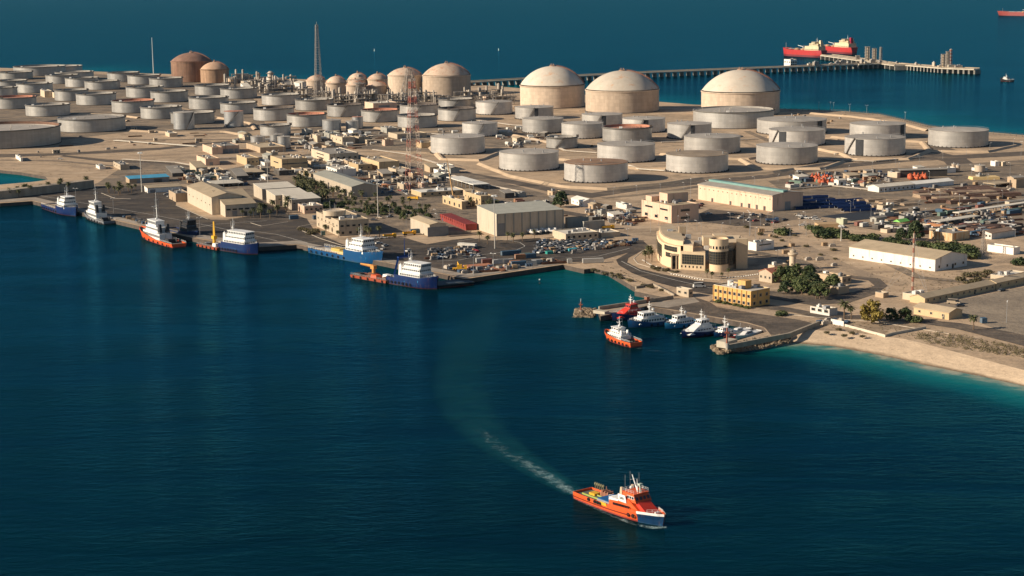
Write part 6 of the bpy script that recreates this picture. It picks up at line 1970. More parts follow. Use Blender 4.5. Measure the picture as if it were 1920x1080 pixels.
plant(TREES['d'], 1697, 603, 30, 8, 'dark tree right of the yellowish tree, beside the gabled house', 'tree', None, 1.0)
plant(BUSH['g'], 1718, 605, 16, 2.2, 'green bush at the corner of the yellow gabled house', 'bush', None, 1.0)
gl_ = 'green tree in the dense clump behind the ochre building'
for x, y, g in scatter_px([(1440, 545), (1470, 522), (1510, 515), (1562, 530), (1580, 555), (1530, 562), (1470, 558)], 15, 31, 5):
    plant(TREES['g' if vr.random() < .5 else 'd'], x, y, 30 * (.8 + .35 * vr.random()), 8, gl_, 'tree', gl_, 1.05)
def bushes(poly, n, seed, h, label, kind='g', mind=3):
    for x, y, g in scatter_px(poly, n, seed, mind):
        plant(BUSH[kind], x, y, h * (.7 + .6 * vr.random()), 2.2, label, 'bush', label, 1.25)
bushes([(1505, 438), (1520, 430), (1560, 434), (1590, 444), (1590, 450), (1540, 446)], 14, 32, 13, 'green bush in the thicket left of the long white warehouse')
bushes([(1592, 446), (1680, 448), (1740, 462), (1736, 467), (1650, 458), (1592, 454)], 22, 33, 10, 'green bush in the hedge row behind the long white warehouse')
bushes([(1748, 470), (1790, 462), (1830, 480), (1815, 488), (1760, 478)], 15, 34, 16, 'green bush in the thicket beside the rusty walled shed')
bushes([(1885, 498), (1920, 490), (1980, 500), (1970, 510), (1900, 505)], 8, 35, 16, 'green bush in the thicket at the right frame edge')
bushes([(1455, 590), (1475, 584), (1480, 592), (1460, 596)], 2, 36, 10, 'small bush on sand beside the harbour yard')
bushes([(1435, 440), (1475, 430), (1478, 442), (1440, 448)], 3, 37, 12, 'dark bush on the sand right of the beige three storey office')
bushes([(1790, 520), (1860, 512), (1860, 530), (1800, 540)], 10, 38, 9, 'scrubby green bush behind the barracks', 's', 4)
bushes([(1345, 560), (1400, 572), (1408, 580), (1345, 568)], 8, 39, 6, 'low bush along the foot of the ochre building', 'g', 3)
bushes([(610, 378), (800, 395), (790, 410), (640, 400)], 26, 40, 7, 'low shrub in the garden behind the drum topped control building', 'g', 4)
bushes([(560, 430), (598, 432), (596, 444), (565, 438)], 8, 41, 7, 'low shrub on the planted corner left of the control building', 's', 3)
bushes([(1215, 498), (1265, 508), (1300, 518), (1230, 508)], 9, 42, 5, 'low shrub on the verge before the curved headquarters', 's', 3)
bushes([(1110, 508), (1160, 515), (1190, 532), (1250, 548), (1180, 528)], 14, 43, 5, 'dry shrub on the bank between basin and road', 's', 3)
bushes([(1385, 420), (1600, 455), (1580, 500), (1500, 470), (1420, 455)], 12, 44, 5, 'dry shrub dotted on the open sand beside the headquarters', 's', 12)
bushes([(1530, 619), (1580, 617), (1620, 634), (1540, 630)], 5, 46, 5, 'dry shrub at the top of the beach', 's', 5)
for x, y, g in scatter_px([(605, 384), (700, 380), (840, 402), (800, 416), (700, 412), (620, 404)], 13, 47, 5):
    plant(TREES['d' if vr.random() < .6 else 'g'], x, y, 13 * (.8 + .4 * vr.random()), 8, 'small leafy tree in the garden behind the drum topped control building', 'tree', 'small trees in the palm garden', 1.1)
for x, y, g in scatter_px([(552, 340), (590, 345), (620, 374), (596, 384), (565, 372)], 10, 48, 5):
    plant(TREES['d'], x, y, 15, 8, 'small dark tree within the palm grove beside the grey green warehouse', 'tree', 'small trees in the palm grove', 1.2)
# scrub belt above the beach: nobody could count the twigs
mb = MB()
sr = random.Random(77)
for x, y, g in scatter_px([(1700, 628), (1760, 622), (1850, 640), (1925, 655), (2100, 700), (2100, 725), (1925, 672), (1830, 660), (1740, 644)], 330, 45, 1.2):
    leafcloud(mb, sr, (g.x, g.y, ZL + .5), .9 + sr.random() * .7, 34, .22, .75)
tag(mb.build('scrub', SCRUB), 'brown green scrub belt along the top of the beach', 'scrub', None, 'stuff')
mb = MB()
for poly, n, sd in (([(420, 285), (760, 320), (1040, 370), (1040, 395), (880, 440), (700, 420), (440, 340)], 110, 1), ([(1180, 400), (1500, 420), (1600, 500), (1560, 520), (1400, 450)], 90, 2), ([(1620, 500), (1900, 510), (1880, 540), (1640, 560)], 160, 3), ([(100, 300), (420, 320), (330, 345), (180, 330)], 60, 4), ([(1490, 600), (1700, 610), (1780, 640), (1560, 622)], 90, 5)):
    for x, y, g in scatter_px(poly, n, 80 + sd, 2):
        leafcloud(mb, sr, (g.x, g.y, ZL + .2), .4 + sr.random() * .6, 9, .2, .6)
tag(mb.build('dry_tufts', SCRUB), 'dry grass tufts scattered over the sandy ground', 'grass', None, 'stuff')
# ------------------------------------------------------------------ rocks
def rocks(name, lines, n, label, size=1.1, seed=3, mt=None):
    r = random.Random(seed)
    mb = MB()
    for a, b, za, zb, wd in lines:
        A_, B_ = G(*a, 0), G(*b, 0)
        d = (B_ - A_)
        nrm = Vector((-d.y, d.x, 0)).normalized()
        for _ in range(n):
            k, w_ = r.random(), r.random()
            p = A_ + d * k + nrm * (w_ - .15) * wd
            z = za + (zb - za) * w_
            s = size * (.5 + r.random() * .8)
            o = len(mb.v)
            mb.sphere((p.x, p.y, z), s, 6, .75, .5)
            rot = Matrix.Rotation(r.random() * 6, 3, 'Z') @ Matrix.Rotation(r.random(), 3, 'X')
            c = Vector((p.x, p.y, z))
            mb.v[o:] = [tuple(c + rot @ (Vector(v) - c)) for v in mb.v[o:]]
    return tag(mb.build(name, mt or SHOREROCK), label, 'rocks', None, 'stuff')
rocks('rock_armour', [((1346, 663), (1410, 656), -.5, 2.2, 8), ((1410, 656), (1486, 642), -.5, 2.3, 9), ((1343, 655), (1350, 664), -.4, 2.0, 7)], 300, 'sunlit rock armour along the right harbour pier', 1.0)
rocks('rock_armour', [((1116, 508), (1142, 514), -.4, 2.2, 5), ((1142, 514), (1167, 529), -.4, 2.3, 6), ((1167, 529), (1196, 545), -.4, 2.4, 6), ((1196, 548), (1262, 566), -.4, 2.4, 5)], 150, 'brown rock bank along the basin shore', .8, 4)
rocks('rock_armour', [((1076, 594), (1114, 595), -.6, 1.6, 7), ((1078, 589), (1114, 590), 1.0, 1.9, 5)], 120, 'rocky islet at the tip of the left harbour pier', 1.0, 5)
rocks('rock_armour', [((-60, 317), (40, 325), -.4, 2.2, 5), ((40, 325), (90, 334), -.4, 2.2, 5)], 160, 'pale rock bank along the far side of the inlet', .9, 6)
# ------------------------------------------------------------------ walls, piers, beacons
def wall_thing(name, label, pts, wd, h, m, cat='wall', group=None, z=ZL, kind=None):
    P_ = [G(*p, z) for p in pts]
    o0 = P_[0]
    mb = MB()
    wall_line(mb, [Vector((p.x - o0.x, p.y - o0.y, 0)) for p in P_], wd, -.2, h)
    o = mb.build(name, m)
    o.location = (o0.x, o0.y, z)
    return tag(o, label, cat, group, kind)
PIERW = mat('pier_wall', (.34, .28, .21), .85, .2, .25, streak=True)
wall_thing('harbour_wall', 'low wall along the seaward edge of the left harbour pier', [(1123, 581), (1262, 560)], .8, 1.7, PIERW)
wall_thing('harbour_wall', 'thick wall along the seaward edge of the right harbour pier', [(1362, 655), (1480, 632), (1535, 610)], 1.2, 2.0, PIERW)
wall_thing('end_block', 'pale concrete block capping the tip of the right harbour pier', [(1352, 651), (1374, 645)], 5, 2.6, mat('pale_concrete', (.50, .44, .34), .85, .12, .3), 'block')
wall_thing('end_block', 'pale concrete block capping the tip of the left harbour pier', [(1123, 588), (1131, 586)], 7, 1.3, mat('pale_concrete', (.50, .44, .34)), 'block')
wall_thing('breakwater_wall', 'long breakwater wall with shaded face at the left edge', [(-160, 386), (2, 372), (90, 361), (170, 351)], 9, 6.0, PIERW)
wall_thing('garden_wall', 'low stone revetment wall by the pier root', [(1192, 541), (1225, 535), (1265, 556)], .8, 1.2, PIERW)
wall_thing('beach_wall', 'thin white wall along the top of the beach', [(1560, 606), (1585, 612), (1660, 632), (1672, 628), (1736, 616)], .4, 1.1, mat('beach_wall_white', (.62, .55, .44), .8, .1, .3))
wall_thing('sign_hoarding', 'white hoarding panel standing at the top of the beach', [(1558, 607), (1582, 612)], .2, 2.4, W_WHITE, 'hoarding')
for px, py, hpx, lab, c in ((1089, 586, 26, 'red beacon post on the rocky islet', (.45, .12, .06)), (1363, 648, 42, 'red beacon post on the right harbour pier tip', (.42, .13, .08))):
    p = G(px, py, 1.2 if px < 1200 else 4.6)
    k = hgt(1, p)
    o = tag(empty('beacon', tuple(p)), lab, 'beacon')
    rm = mat('beacon_red', (.32, .10, .06), .6)
    part(MB().cyl((0, 0), 1.0, -1, 1.2, 10), 'base', CONC, o)
    part(MB().bar((0, 0, 1), (0, 0, hpx * k * .8), .45, 6, .28), 'post', rm, o)
    part(MB().box(-.9, .9, -.6, .6, hpx * k * .55, hpx * k * .62), 'gallery', rm, o)
    part(MB().bar((0, 0, hpx * k * .8), (0, 0, hpx * k), .12, 5), 'lantern', SHIPW, o)
o = bld('brick_kiosk', 'kiosk', 'small red brick kiosk on the left harbour pier', (1213, 568), 1208, 1218, 11, mat('kiosk_brick', (.30, .13, .08), .8, .2, .6), R_GREY, th=38, ac=0)
# ------------------------------------------------------------------ lattice towers, masts, lamps
def lattice(px, py, hpx, w0, w1, m, label, name='lattice_tower', n=14, bar=.22, z=ZL, guys=0, plat=(), group=None, cat='tower'):
    p = G(px, py, z)
    k = hgt(1, p)
    H, a, b = hpx * k, w0 * k / 2, w1 * k / 2
    root = tag(empty(name, tuple(p), .4), label, cat, group)
    def cr(t):
        w = a + (b - a) * t ** .8
        return [Vector((sx * w, sy * w, H * t)) for sx, sy in ((-1, -1), (1, -1), (1, 1), (-1, 1))]
    legs, brace = MB(), MB()
    ts = [1 - (1 - i / n) ** 1.15 for i in range(n + 1)]
    for t0, t1 in zip(ts[:-1], ts[1:]):
        c0, c1 = cr(t0), cr(t1)
        for i in range(4):
            j = (i + 1) % 4
            legs.bar(c0[i], c1[i], bar, 4)
            brace.bar(c0[i], c1[j], bar * .6, 3)
            brace.bar(c0[j], c1[i], bar * .6, 3)
            brace.bar(c1[i], c1[j], bar * .6, 3)
    part(legs, 'tower_leg', m, root)
    part(brace, 'bracing', m, root)
    part(MB().bar((0, 0, H), (0, 0, H * 1.04), bar * .7, 4), 'aerial', m, root)
    for t, wd, hh in plat:
        w = wd * k / 2
        mb = MB().box(-w, w, -w, w, H * t, H * t + .3)
        rails(mb, [(-w, -w, H * t), (w, -w, H * t), (w, w, H * t), (-w, w, H * t), (-w, -w, H * t)], 1.2, 3)
        if hh:
            mb.box(-w * .7, w * .6, -w * .7, w * .7, H * t + .3, H * t + hh)
        part(mb, 'platform', m, root)
    if guys:
        mb = MB()
        for i in range(guys):
            an = i * 2 * math.pi / guys + .5
            for t in (.5, .95):
                mb.bar((0, 0, H * t), (H * .45 * math.cos(an), H * .45 * math.sin(an), 0), .04, 3)
        part(mb, 'guy_wire', GREY, root)
    return root
RW = banded('mast_red_white', (.42, .13, .09), (.52, .42, .34), 5.5)
RW2 = banded('mast_red_white_thin', (.42, .15, .10), (.58, .46, .36), 2.5)
TGREY = mat('tower_grey', (.34, .30, .26), .6, .2, .4)
lattice(598, 190, 140, 15, 4, TGREY, 'tall grey lattice tower rising above the sea on the left', bar=.26, n=16, plat=((.97, 5, 0), (.7, 6, 0)))
lattice(676, 192, 36, 26, 9, TGREY, 'grey flare frame with boxy top among the small peach domes', 'flare_frame', 5, .34, plat=((.96, 20, 0), (1.15, 16, 0), (1.3, 10, 3)))
lattice(768, 192, 62, 36, 7, TGREY, 'grey lattice tower in front of the mid size peach dome', n=6, bar=.34, plat=((.98, 8, 0), (.75, 12, 0)))
lattice(777, 357, 205, 29, 9, RW, 'tall red and white lattice tower among the sheds', n=18, bar=.17, plat=((.92, 9, 0), (.80, 9, 0)))
lattice(1711, 546, 108, 3.0, 2.4, RW2, 'thin red and white guyed mast on the sand at the right', 'guyed_mast', 30, .09, guys=3, cat='mast')
lattice(1843, 478, 46, 8, 3, TGREY, 'small grey lattice pylon near the white cabin', n=9, bar=.1)
def pole(px, py, hpx, label, arms=2, name='lamp_post', z=ZL, m=None, group=None, r=.14, head=True, cat='lamp post'):
    p = G(px, py, z)
    H = hpx * hgt(1, p)
    root = tag(empty(name, tuple(p), vr.random() * 3), label, cat, group)
    part(MB().bar((0, 0, -.2), (0, 0, H), r, 6, r * .55), 'pole', m or GREY, root)
    if head:
        mb = MB()
        for i in range(arms):
            a = i * 2 * math.pi / arms
            q = Vector((math.cos(a) * 1.4, math.sin(a) * 1.4, H + .3))
            mb.bar((0, 0, H), q, .06, 4)
            mb.box(q.x - .5, q.x + .5, q.y - .22, q.y + .22, q.z - .1, q.z + .1)
        part(mb, 'lamp_head', WHITE, root)
    return root
def flood(px, py, hpx, label):
    p = G(px, py)
    H = hpx * hgt(1, p)
    root = tag(empty('floodlight_mast', tuple(p)), label, 'floodlight')
    part(MB().bar((0, 0, -.2), (0, 0, H), .42, 8, .2), 'pole', mat('mast_pale', (.46, .43, .38), .5, .15, .4), root)
    mb = MB().lathe([(1.6, H - .5), (1.6, H - .2), (1.2, H - .2), (1.2, H - .5)], 14)
    for k in range(6):
        a = k * 1.05
        mb.box(1.5 * math.cos(a) - .4, 1.5 * math.cos(a) + .4, 1.5 * math.sin(a) - .4, 1.5 * math.sin(a) + .4, H - 1.2, H - .4)
    part(mb, 'lamp_head', WHITE, root)
for px, py, h_, lab in ((266, 360, 74, 'tall floodlight mast beside the blue roofed shed'), (709, 409, 72, 'tall floodlight mast right of the grey green roofed warehouse'), (928, 466, 100, 'tall floodlight mast in front of the largest warehouse'), (503, 360, 60, 'tall floodlight mast behind the stepped halls'), (1577, 452, 30, 'floodlight mast left of the long white warehouse')):
    flood(px, py, h_, lab)
pole(288, 140, 68, 'thin white mast rising above the far left tanks', 0, 'thin_mast', m=WHITE, r=.75, head=False, cat='mast')
for px, py, h_, lab in ((1887, 606, 40, 'lamp post in the lower right parking yard'), (143, 388, 34, 'lamp post on the quay behind the navy supply ship'), (213, 400, 28, 'lamp post on the quay behind the white and grey tug'), (290, 424, 36, 'lamp post on the quay behind the orange tug'), (375, 443, 34, 'lamp post on the quay left of the crane ship'),
                        (831, 512, 30, 'lamp post at the quay corner behind the flat barge'), (888, 518, 38, 'lamp post on the basin quay nearest the flat barge'), (925, 506, 30, 'lamp post on the basin quay beside the stored containers'), (1177, 452, 22, 'lamp post at the end of the scrap row'), (1343, 505, 46, 'thin lamp post before the headquarters turret'), (1391, 500, 26, 'lamp post beside the headquarters screen wall'),
                        (1458, 500, 30, 'lamp post in the shade left of the round tower'), (1295, 372, 36, 'lamp post on the tank field road'), (1914, 300, 34, 'lamp post by the far road at the right edge'), (1405, 443, 44, 'lamp post on the open ground right of the beige office'), (1245, 414, 24, 'lamp post before the beige three storey office')):
    pole(px, py, h_, lab)
for i, (px, py) in enumerate(((1535, 207), (1563, 208), (1593, 211), (1625, 213), (1697, 226), (1557, 207))):
    pole(px, py, 15, 'lamp post on the far shore behind the right tanks', 2, group='lamp posts on the far shore', r=.25)
for x, y, g in scatter_px([(1110, 395), (1200, 400), (1310, 428), (1480, 400), (1560, 420), (1600, 440), (1400, 450), (1130, 430)], 34, 50, 10):
    pole(x, y, 17 + 8 * vr.random(), 'slim pole on the open sandy ground around the beige office', 1, group='slim poles around the beige office', r=.11)
for x, y, g in scatter_px([(1500, 320), (1900, 310), (1910, 470), (1700, 430), (1560, 400)], 26, 51, 18):
    pole(x, y, 15 + 9 * vr.random(), 'slim pole standing among the right hand yards', 1, group='slim poles in the right yards', r=.11)
for x, y, g in scatter_px([(420, 270), (700, 290), (760, 340), (900, 400), (800, 440), (600, 420), (430, 380), (340, 330)], 26, 52, 18):
    pole(x, y, 15 + 8 * vr.random(), 'slim pole standing among the sheds left of centre', 1, group='slim poles in the left yards', r=.11)
for i in range(18):
    k = i / 17
    pole(1150 + 750 * k, 366 - 92 * k + 14 * math.sin(k * 3.1), 14, 'lamp post along the tank field road', 1, group='lamp posts along the tank field road', r=.12)
# shore fence: posts and rails
pts = resample(g2([(1430, 206), (1535, 209), (1590, 212), (1650, 217), (1700, 229), (1740, 239), (1800, 247), (1860, 252), (1920, 257), (2100, 275)]), 80)
fe = tag(empty('shore_fence', (pts[0].x, pts[0].y, ZL)), 'long mesh fence along the far shore behind the right tanks', 'fence')
FM = mat('fence_steel', (.10, .09, .08), .7, .2, .5)
pm = MB().bar((0, 0, 0), (0, 0, 3.4), .2, 4).mesh('post', FM)
for p in pts:
    o = bpy.data.objects.new('post', pm)
    COL.objects.link(o)
    o.parent = fe
    o.location = (p.x - pts[0].x, p.y - pts[0].y, 0)
mb = MB()
for a, b in zip(pts[:-1], pts[1:]):
    for z in (.6, 1.3, 2.0, 2.7, 3.3):
        mb.bar((a.x - pts[0].x, a.y - pts[0].y, z), (b.x - pts[0].x, b.y - pts[0].y, z), .06, 3)
part(mb, 'rail', FM, fe)
# ------------------------------------------------------------------ jetty
JC = mat('jetty_concrete', (.52, .45, .35), .85, .15, .1)
JD = mat('jetty_pile', (.22, .20, .17), .8, .3, .2)
ZJ = 8.0
def jet(label, pts, wd, npile, pile_w=1.6, name='jetty'):
    P_ = resample([G(*p, ZJ) for p in pts], npile)
    o0 = P_[0]
    root = tag(empty(name, (o0.x, o0.y, 0)), label, 'jetty')
    L_ = [Vector((p.x - o0.x, p.y - o0.y, 0)) for p in P_]
    mb = MB()
    wall_line(mb, L_, wd, ZJ - 1.6, ZJ)
    part(mb, 'deck', JC, root)
    mb = MB()
    for s in (-.42, .42):
        for a, b in zip(L_[:-1], L_[1:]):
            d = (b - a).normalized()
            n_ = Vector((-d.y, d.x, 0)) * wd * s
            mb.bar(a + n_ + Vector((0, 0, ZJ + 1.0)), b + n_ + Vector((0, 0, ZJ + 1.0)), .55, 5)
    part(mb, 'pipe_run', mat('jetty_pipe', (.40, .32, .23), .6, .2, .1), root)
    pmesh = MB().box(-pile_w / 2, pile_w / 2, -wd * .46, wd * .46, -6, ZJ - 2.1).mesh('pile_bent', JD)
    for i, p in enumerate(L_):
        d = L_[min(i + 1, len(L_) - 1)] - L_[max(i - 1, 0)]
        o = bpy.data.objects.new('pile_bent', pmesh)
        COL.objects.link(o)
        o.parent = root
        o.location = p
        o.rotation_euler.z = math.atan2(d.y, d.x)
    return root
jet('long pale causeway jetty on dark piles leading out to the berths', [(870, 154), (1090, 141.5), (1210, 135.5), (1440, 126.5), (1605, 120)], 12, 60, 2.2)
jet('berth arm of the jetty alongside the two red tankers', [(1690, 122), (1640, 115), (1550, 103)], 24, 16, 4)
jet('outer arm of the jetty running right to the end dolphins', [(1605, 120), (1660, 118), (1700, 121), (1775, 127), (1832, 129)], 18, 30, 3)
FR = mat('loading_frame_grey', (.36, .31, .26), .7, .2, .2)
for px, py, wp, hp, lab in ((1626, 114, 9, 26, 'grey loading tower on the jetty berth arm, left of two'), (1639, 115, 8, 24, 'grey loading tower on the jetty berth arm, right of two'), (1768, 126, 8, 24, 'pale loading tower on the outer jetty arm, left half'), (1776, 127, 6, 30, 'pale loading tower on the outer jetty arm, taller right half'), (1608, 112, 8, 8, 'low grey frame on the jetty berth arm near the tankers')):
    p = G(px, py, ZJ)
    k = hgt(1, p)
    root = tag(empty('loading_tower', tuple(p)), lab, 'tower')
    w_ = wp * k * .36
    H = hp * k
    mb = MB()
    for sx in (-1, 0, 1):
        for sy in (-1, 1):
            mb.box(sx * w_ - .5, sx * w_ + .5, sy * w_ - .5, sy * w_ + .5, 0, H)
    part(mb, 'leg', FR, root)
    mb = MB()
    for i in range(1, 6):
        mb.box(-w_ - 1, w_ + 1, -w_ - 1, w_ + 1, H * i / 5 - .5, H * i / 5)
    part(mb, 'platform', FR, root)
    part(MB().bar((w_ * .2, 0, 0), (w_ * .2, 0, H * .95), 1.5, 8), 'riser', W_TAN, root)
bld('jetty_control_house', 'building', 'pale control house on legs standing on the causeway jetty', (1482, 124), 1470, 1494, 12, W_WHITE, R_PALE, th=23, ac=0, win=[('L', 3, .5, 3, 2), ('R', 3, .5, 3, 2), ('R', 3, .15, 3, 2)])
ob_ = COL.objects[-1]
lattice(1651, 117, 28, 4, 3, TGREY, 'slim grey mast on the jetty junction', 'jetty_mast', 8, .35, z=ZJ, cat='mast')
lattice(1782, 127, 34, 4, 3, RW2, 'slim red mast at the outer end of the jetty', 'jetty_mast', 8, .35, z=ZJ, cat='mast')
jr = random.Random(8)
for i in range(26):
    k = jr.random()
    px, py = (1500 + 300 * k, 0)
    py = np.interp(px, [1500, 1605, 1660, 1700, 1775, 1832], [124, 120, 118, 121, 127, 129])
    p = G(px, py + jr.uniform(-.6, .4), ZJ)
    root = tag(empty('deck_box', tuple(p), jr.random()), 'small equipment box on the jetty deck', 'box', 'equipment boxes on the jetty')
    w_, h_ = 2 + jr.random() * 4, 2 + jr.random() * 5
    part(MB().box(-w_, w_, -2, 2, 0, h_), 'casing', FR if jr.random() < .6 else JC, root)
    part(MB().box(-w_ * .4, w_ * .2, -1, 1, h_, h_ + 1.5), 'hatch', GREY, root)
# ------------------------------------------------------------------ vehicles, containers, yard goods
for root in PALMS + sum(TREES.values(), []) + sum(BUSH.values(), []):      # the plant prototypes have served
    for ch in list(root.children):
        bpy.data.objects.remove(ch)
    bpy.data.objects.remove(root)
kr = random.Random(99)
def paint(name, c, **k):
    return mat('paint_' + name, c, .4, .08, .5, **k)
CARC = {'white': paint('white', (.58, .56, .52)), 'silver': paint('silver', (.34, .33, .32)), 'dark grey': paint('dark_grey', (.07, .07, .075)), 'red': paint('red', (.24, .05, .04)), 'sand coloured': paint('sand', (.40, .32, .23)), 'blue': paint('blue', (.06, .10, .17))}
CONT = {'blue': paint('container_blue', (.07, .13, .19)), 'rusty red': paint('container_red', (.25, .10, .07)), 'pale grey': paint('container_grey', (.48, .46, .42)), 'white': paint('container_white', (.55, .52, .46)), 'green': paint('container_green', (.13, .19, .15)), 'orange': paint('container_orange', (.40, .19, .09))}
def wheel(mb, x, y, r=.36, w_=.24):
    o = len(mb.v)
    mb.cyl((0, 0), r, -w_ / 2, w_ / 2, 10)
    mb.v[o:] = [(x + a, y + c, r + b) for a, b, c in mb.v[o:]]
def car_mesh(kind):
    """kinds: car, pickup, van; local x forward; body, glass and wheels as one small mesh"""
    mb = MB()
    L, W = {'car': (4.6, 1.8), 'pickup': (5.3, 1.9), 'van': (6.6, 2.1)}[kind]
    hb = {'car': .85, 'pickup': .95, 'van': 1.2}[kind]
    ht = {'car': 1.5, 'pickup': 1.8, 'van': 2.5}[kind]
    mb.frustum((-L / 2, L / 2, -W / 2, W / 2, .3), (-L / 2 + .1, L / 2 - .15, -W / 2 + .05, W / 2 - .05, hb))
    c0, c1 = {'car': (-1.6, 1.0), 'pickup': (-.5, 1.3), 'van': (-3.1, 2.6)}[kind]
    mb.cur = 1
    mb.frustum((c0, c1, -W / 2 + .07, W / 2 - .07, hb), (c0 + .35, c1 - .6, -W / 2 + .22, W / 2 - .22, ht - .1))
    mb.cur = 0
    mb.box(c0 + .33, c1 - .58, -W / 2 + .2, W / 2 - .2, ht - .1, ht)
    if kind == 'van':
        mb.box(c0 - .02, c1 - 1.6, -W / 2 + .04, W / 2 - .04, hb, ht - .75)
    mb.cur = 2
    for x in (-L * .3, L * .31):
        for y in (-W / 2 + .1, W / 2 - .1):
            wheel(mb, x, y)
    return mb
def truck_mesh():
    mb = MB()
    mb.box(2.2, 4.0, -1.2, 1.2, .6, 2.7)
    mb.cur = 1
    mb.box(3.3, 4.03, -1.05, 1.05, 1.6, 2.45)
    mb.cur = 3
    mb.box(-4.2, 2.0, -1.25, 1.25, 1.1, 1.35)
    mb.box(-4.2, -4.05, -1.25, 1.25, 1.35, 2.2).box(-4.2, 2.0, -1.25, -1.15, 1.35, 2.2).box(-4.2, 2.0, 1.15, 1.25, 1.35, 2.2).box(1.9, 2.0, -1.25, 1.25, 1.35, 2.5)
    mb.cur = 2
    for x in (-3.4, -2.2, 3.0):
        for y in (-1.05, 1.05):
            wheel(mb, x, y, .5, .35)
    return mb
_cm = {}
def vehicle(kind, colr, px, py, rz, label, group=None, z=ZL + .09):
    key = (kind, colr)
    m = CARC.get(colr) or CONT.get(colr) or (YELLOW if colr == 'yellow' else WHITE)
    if key not in _cm:
        _cm[key] = (truck_mesh() if kind == 'truck' else car_mesh(kind)).mesh('body', [m, GLASS, BLACK, m])
    p = G(px, py)
    o = bpy.data.objects.new({'car': 'parked_car', 'pickup': 'pickup_truck', 'van': 'minibus', 'truck': 'flatbed_truck'}[kind], _cm[key])
    COL.objects.link(o)
    o.location = (p.x, p.y, z)
    o.rotation_euler.z = rz
    return tag(o, label, {'car': 'car', 'pickup': 'pickup', 'van': 'minibus', 'truck': 'truck'}[kind], group)
def container(colr, px, py, rz, label, group=None, L=6.1, z=ZL + .05):
    key = ('cont', colr, L)
    if key not in _cm:
        mb = MB().box(-L / 2 + .05, L / 2 - .05, -1.18, 1.18, .15, 2.55)
        n = int(L / .6)
        for i in range(n):
            x = -L / 2 + .3 + i * (L - .6) / (n - 1)
            mb.box(x - .13, x + .13, -1.23, 1.23, .2, 2.5)
        for x in (-L / 2, L / 2 - .12):
            for y in (-1.25, 1.13):
                mb.box(x, x + .12, y, y + .12, .05, 2.6)
        mb.box(-L / 2, L / 2, -1.25, -1.13, 2.5, 2.62).box(-L / 2, L / 2, 1.13, 1.25, 2.5, 2.62)
        mb.cur = 1
        for y in (-.8, -.3, .3, .8):
            mb.bar((-L / 2 + .02, y, .2), (-L / 2 + .02, y, 2.5), .05, 4)
        _cm[key] = mb.mesh('container', [CONT[colr], GREY])
    p = G(px, py)
    o = bpy.data.objects.new('cargo_container', _cm[key])
    COL.objects.link(o)
    o.location = (p.x, p.y, z)
    o.rotation_euler.z = rz
    return tag(o, label, 'container', group)
GA = math.radians(23)
def many_cars(poly, n, seed, where, kinds=('car', 'car', 'pickup'), ang=None, mind=4, cols=('white', 'white', 'silver', 'dark grey', 'sand coloured', 'red')):
    r = random.Random(seed)
    for x, y, g in scatter_px(poly, n, seed, mind):
        k, c = r.choice(kinds), r.choice(cols)
        a = (ang if ang is not None else r.random() * 6.28) + r.uniform(-.08, .08) + (math.pi if r.random() < .5 else 0)
        lab = f"{c} {({'car': 'car', 'pickup': 'pickup', 'van': 'minibus', 'truck': 'truck'}[k])} {where}"
        vehicle(k, c, x, y, a, lab, lab)
many_cars([(590, 372), (720, 400), (760, 420), (700, 425), (620, 400)], 10, 1, 'parked in the palm garden lanes')
many_cars([(1320, 400), (1440, 405), (1480, 415), (1440, 425), (1330, 416)], 12, 2, 'parked on the open lot right of the beige office', ang=.5)
many_cars([(1290, 372), (1320, 385), (1318, 398), (1300, 390)], 5, 3, 'parked between the beige office and the long warehouse', ang=.5)
many_cars([(310, 362), (350, 362), (352, 368), (312, 370)], 7, 4, 'parked before the low white shed', ang=GA)
many_cars([(540, 290), (660, 300), (700, 318), (640, 330), (560, 322)], 14, 5, 'parked among the tan office blocks')
many_cars([(440, 300), (500, 310), (500, 345), (440, 330)], 10, 6, 'parked left of the tan office blocks')
many_cars([(1010, 455), (1035, 452), (1180, 450), (1200, 458), (1060, 475), (1000, 475)], 95, 7, 'in the long scrap row at the basin head', ang=.95, mind=2.4, cols=('dark grey', 'dark grey', 'silver', 'white', 'blue', 'dark grey', 'sand coloured'))
many_cars([(800, 470), (880, 465), (900, 480), (815, 485)], 26, 8, 'in the scrap patch behind the quay corner', mind=2.6, cols=('dark grey', 'dark grey', 'silver', 'sand coloured', 'dark grey'))
many_cars([(1560, 335), (1640, 330), (1660, 345), (1590, 352)], 10, 9, 'parked near the white sheds in the upper right yard', kinds=('car', 'pickup', 'truck'), cols=('white', 'silver', 'sand coloured'))
many_cars([(1700, 420), (1880, 405), (1910, 440), (1760, 446)], 26, 10, 'left among the yards at the right', kinds=('car', 'pickup', 'truck'), cols=('white', 'silver', 'sand coloured', 'dark grey', 'blue'))
many_cars([(680, 340), (760, 352), (765, 366), (700, 362)], 22, 11, 'in the crowded lot right of the grey green roofed warehouse', cols=('dark grey', 'red', 'dark grey', 'white', 'silver', 'blue'), mind=2.8)
many_cars([(1480, 395), (1580, 415), (1620, 430), (1500, 425)], 10, 12, 'on the dusty ground below the blue racks', cols=('white', 'sand coloured', 'silver'))
many_cars([(690, 452), (760, 458), (800, 470), (720, 475)], 4, 13, 'on the quay yard behind the dark blue ship', cols=('white', 'silver'))
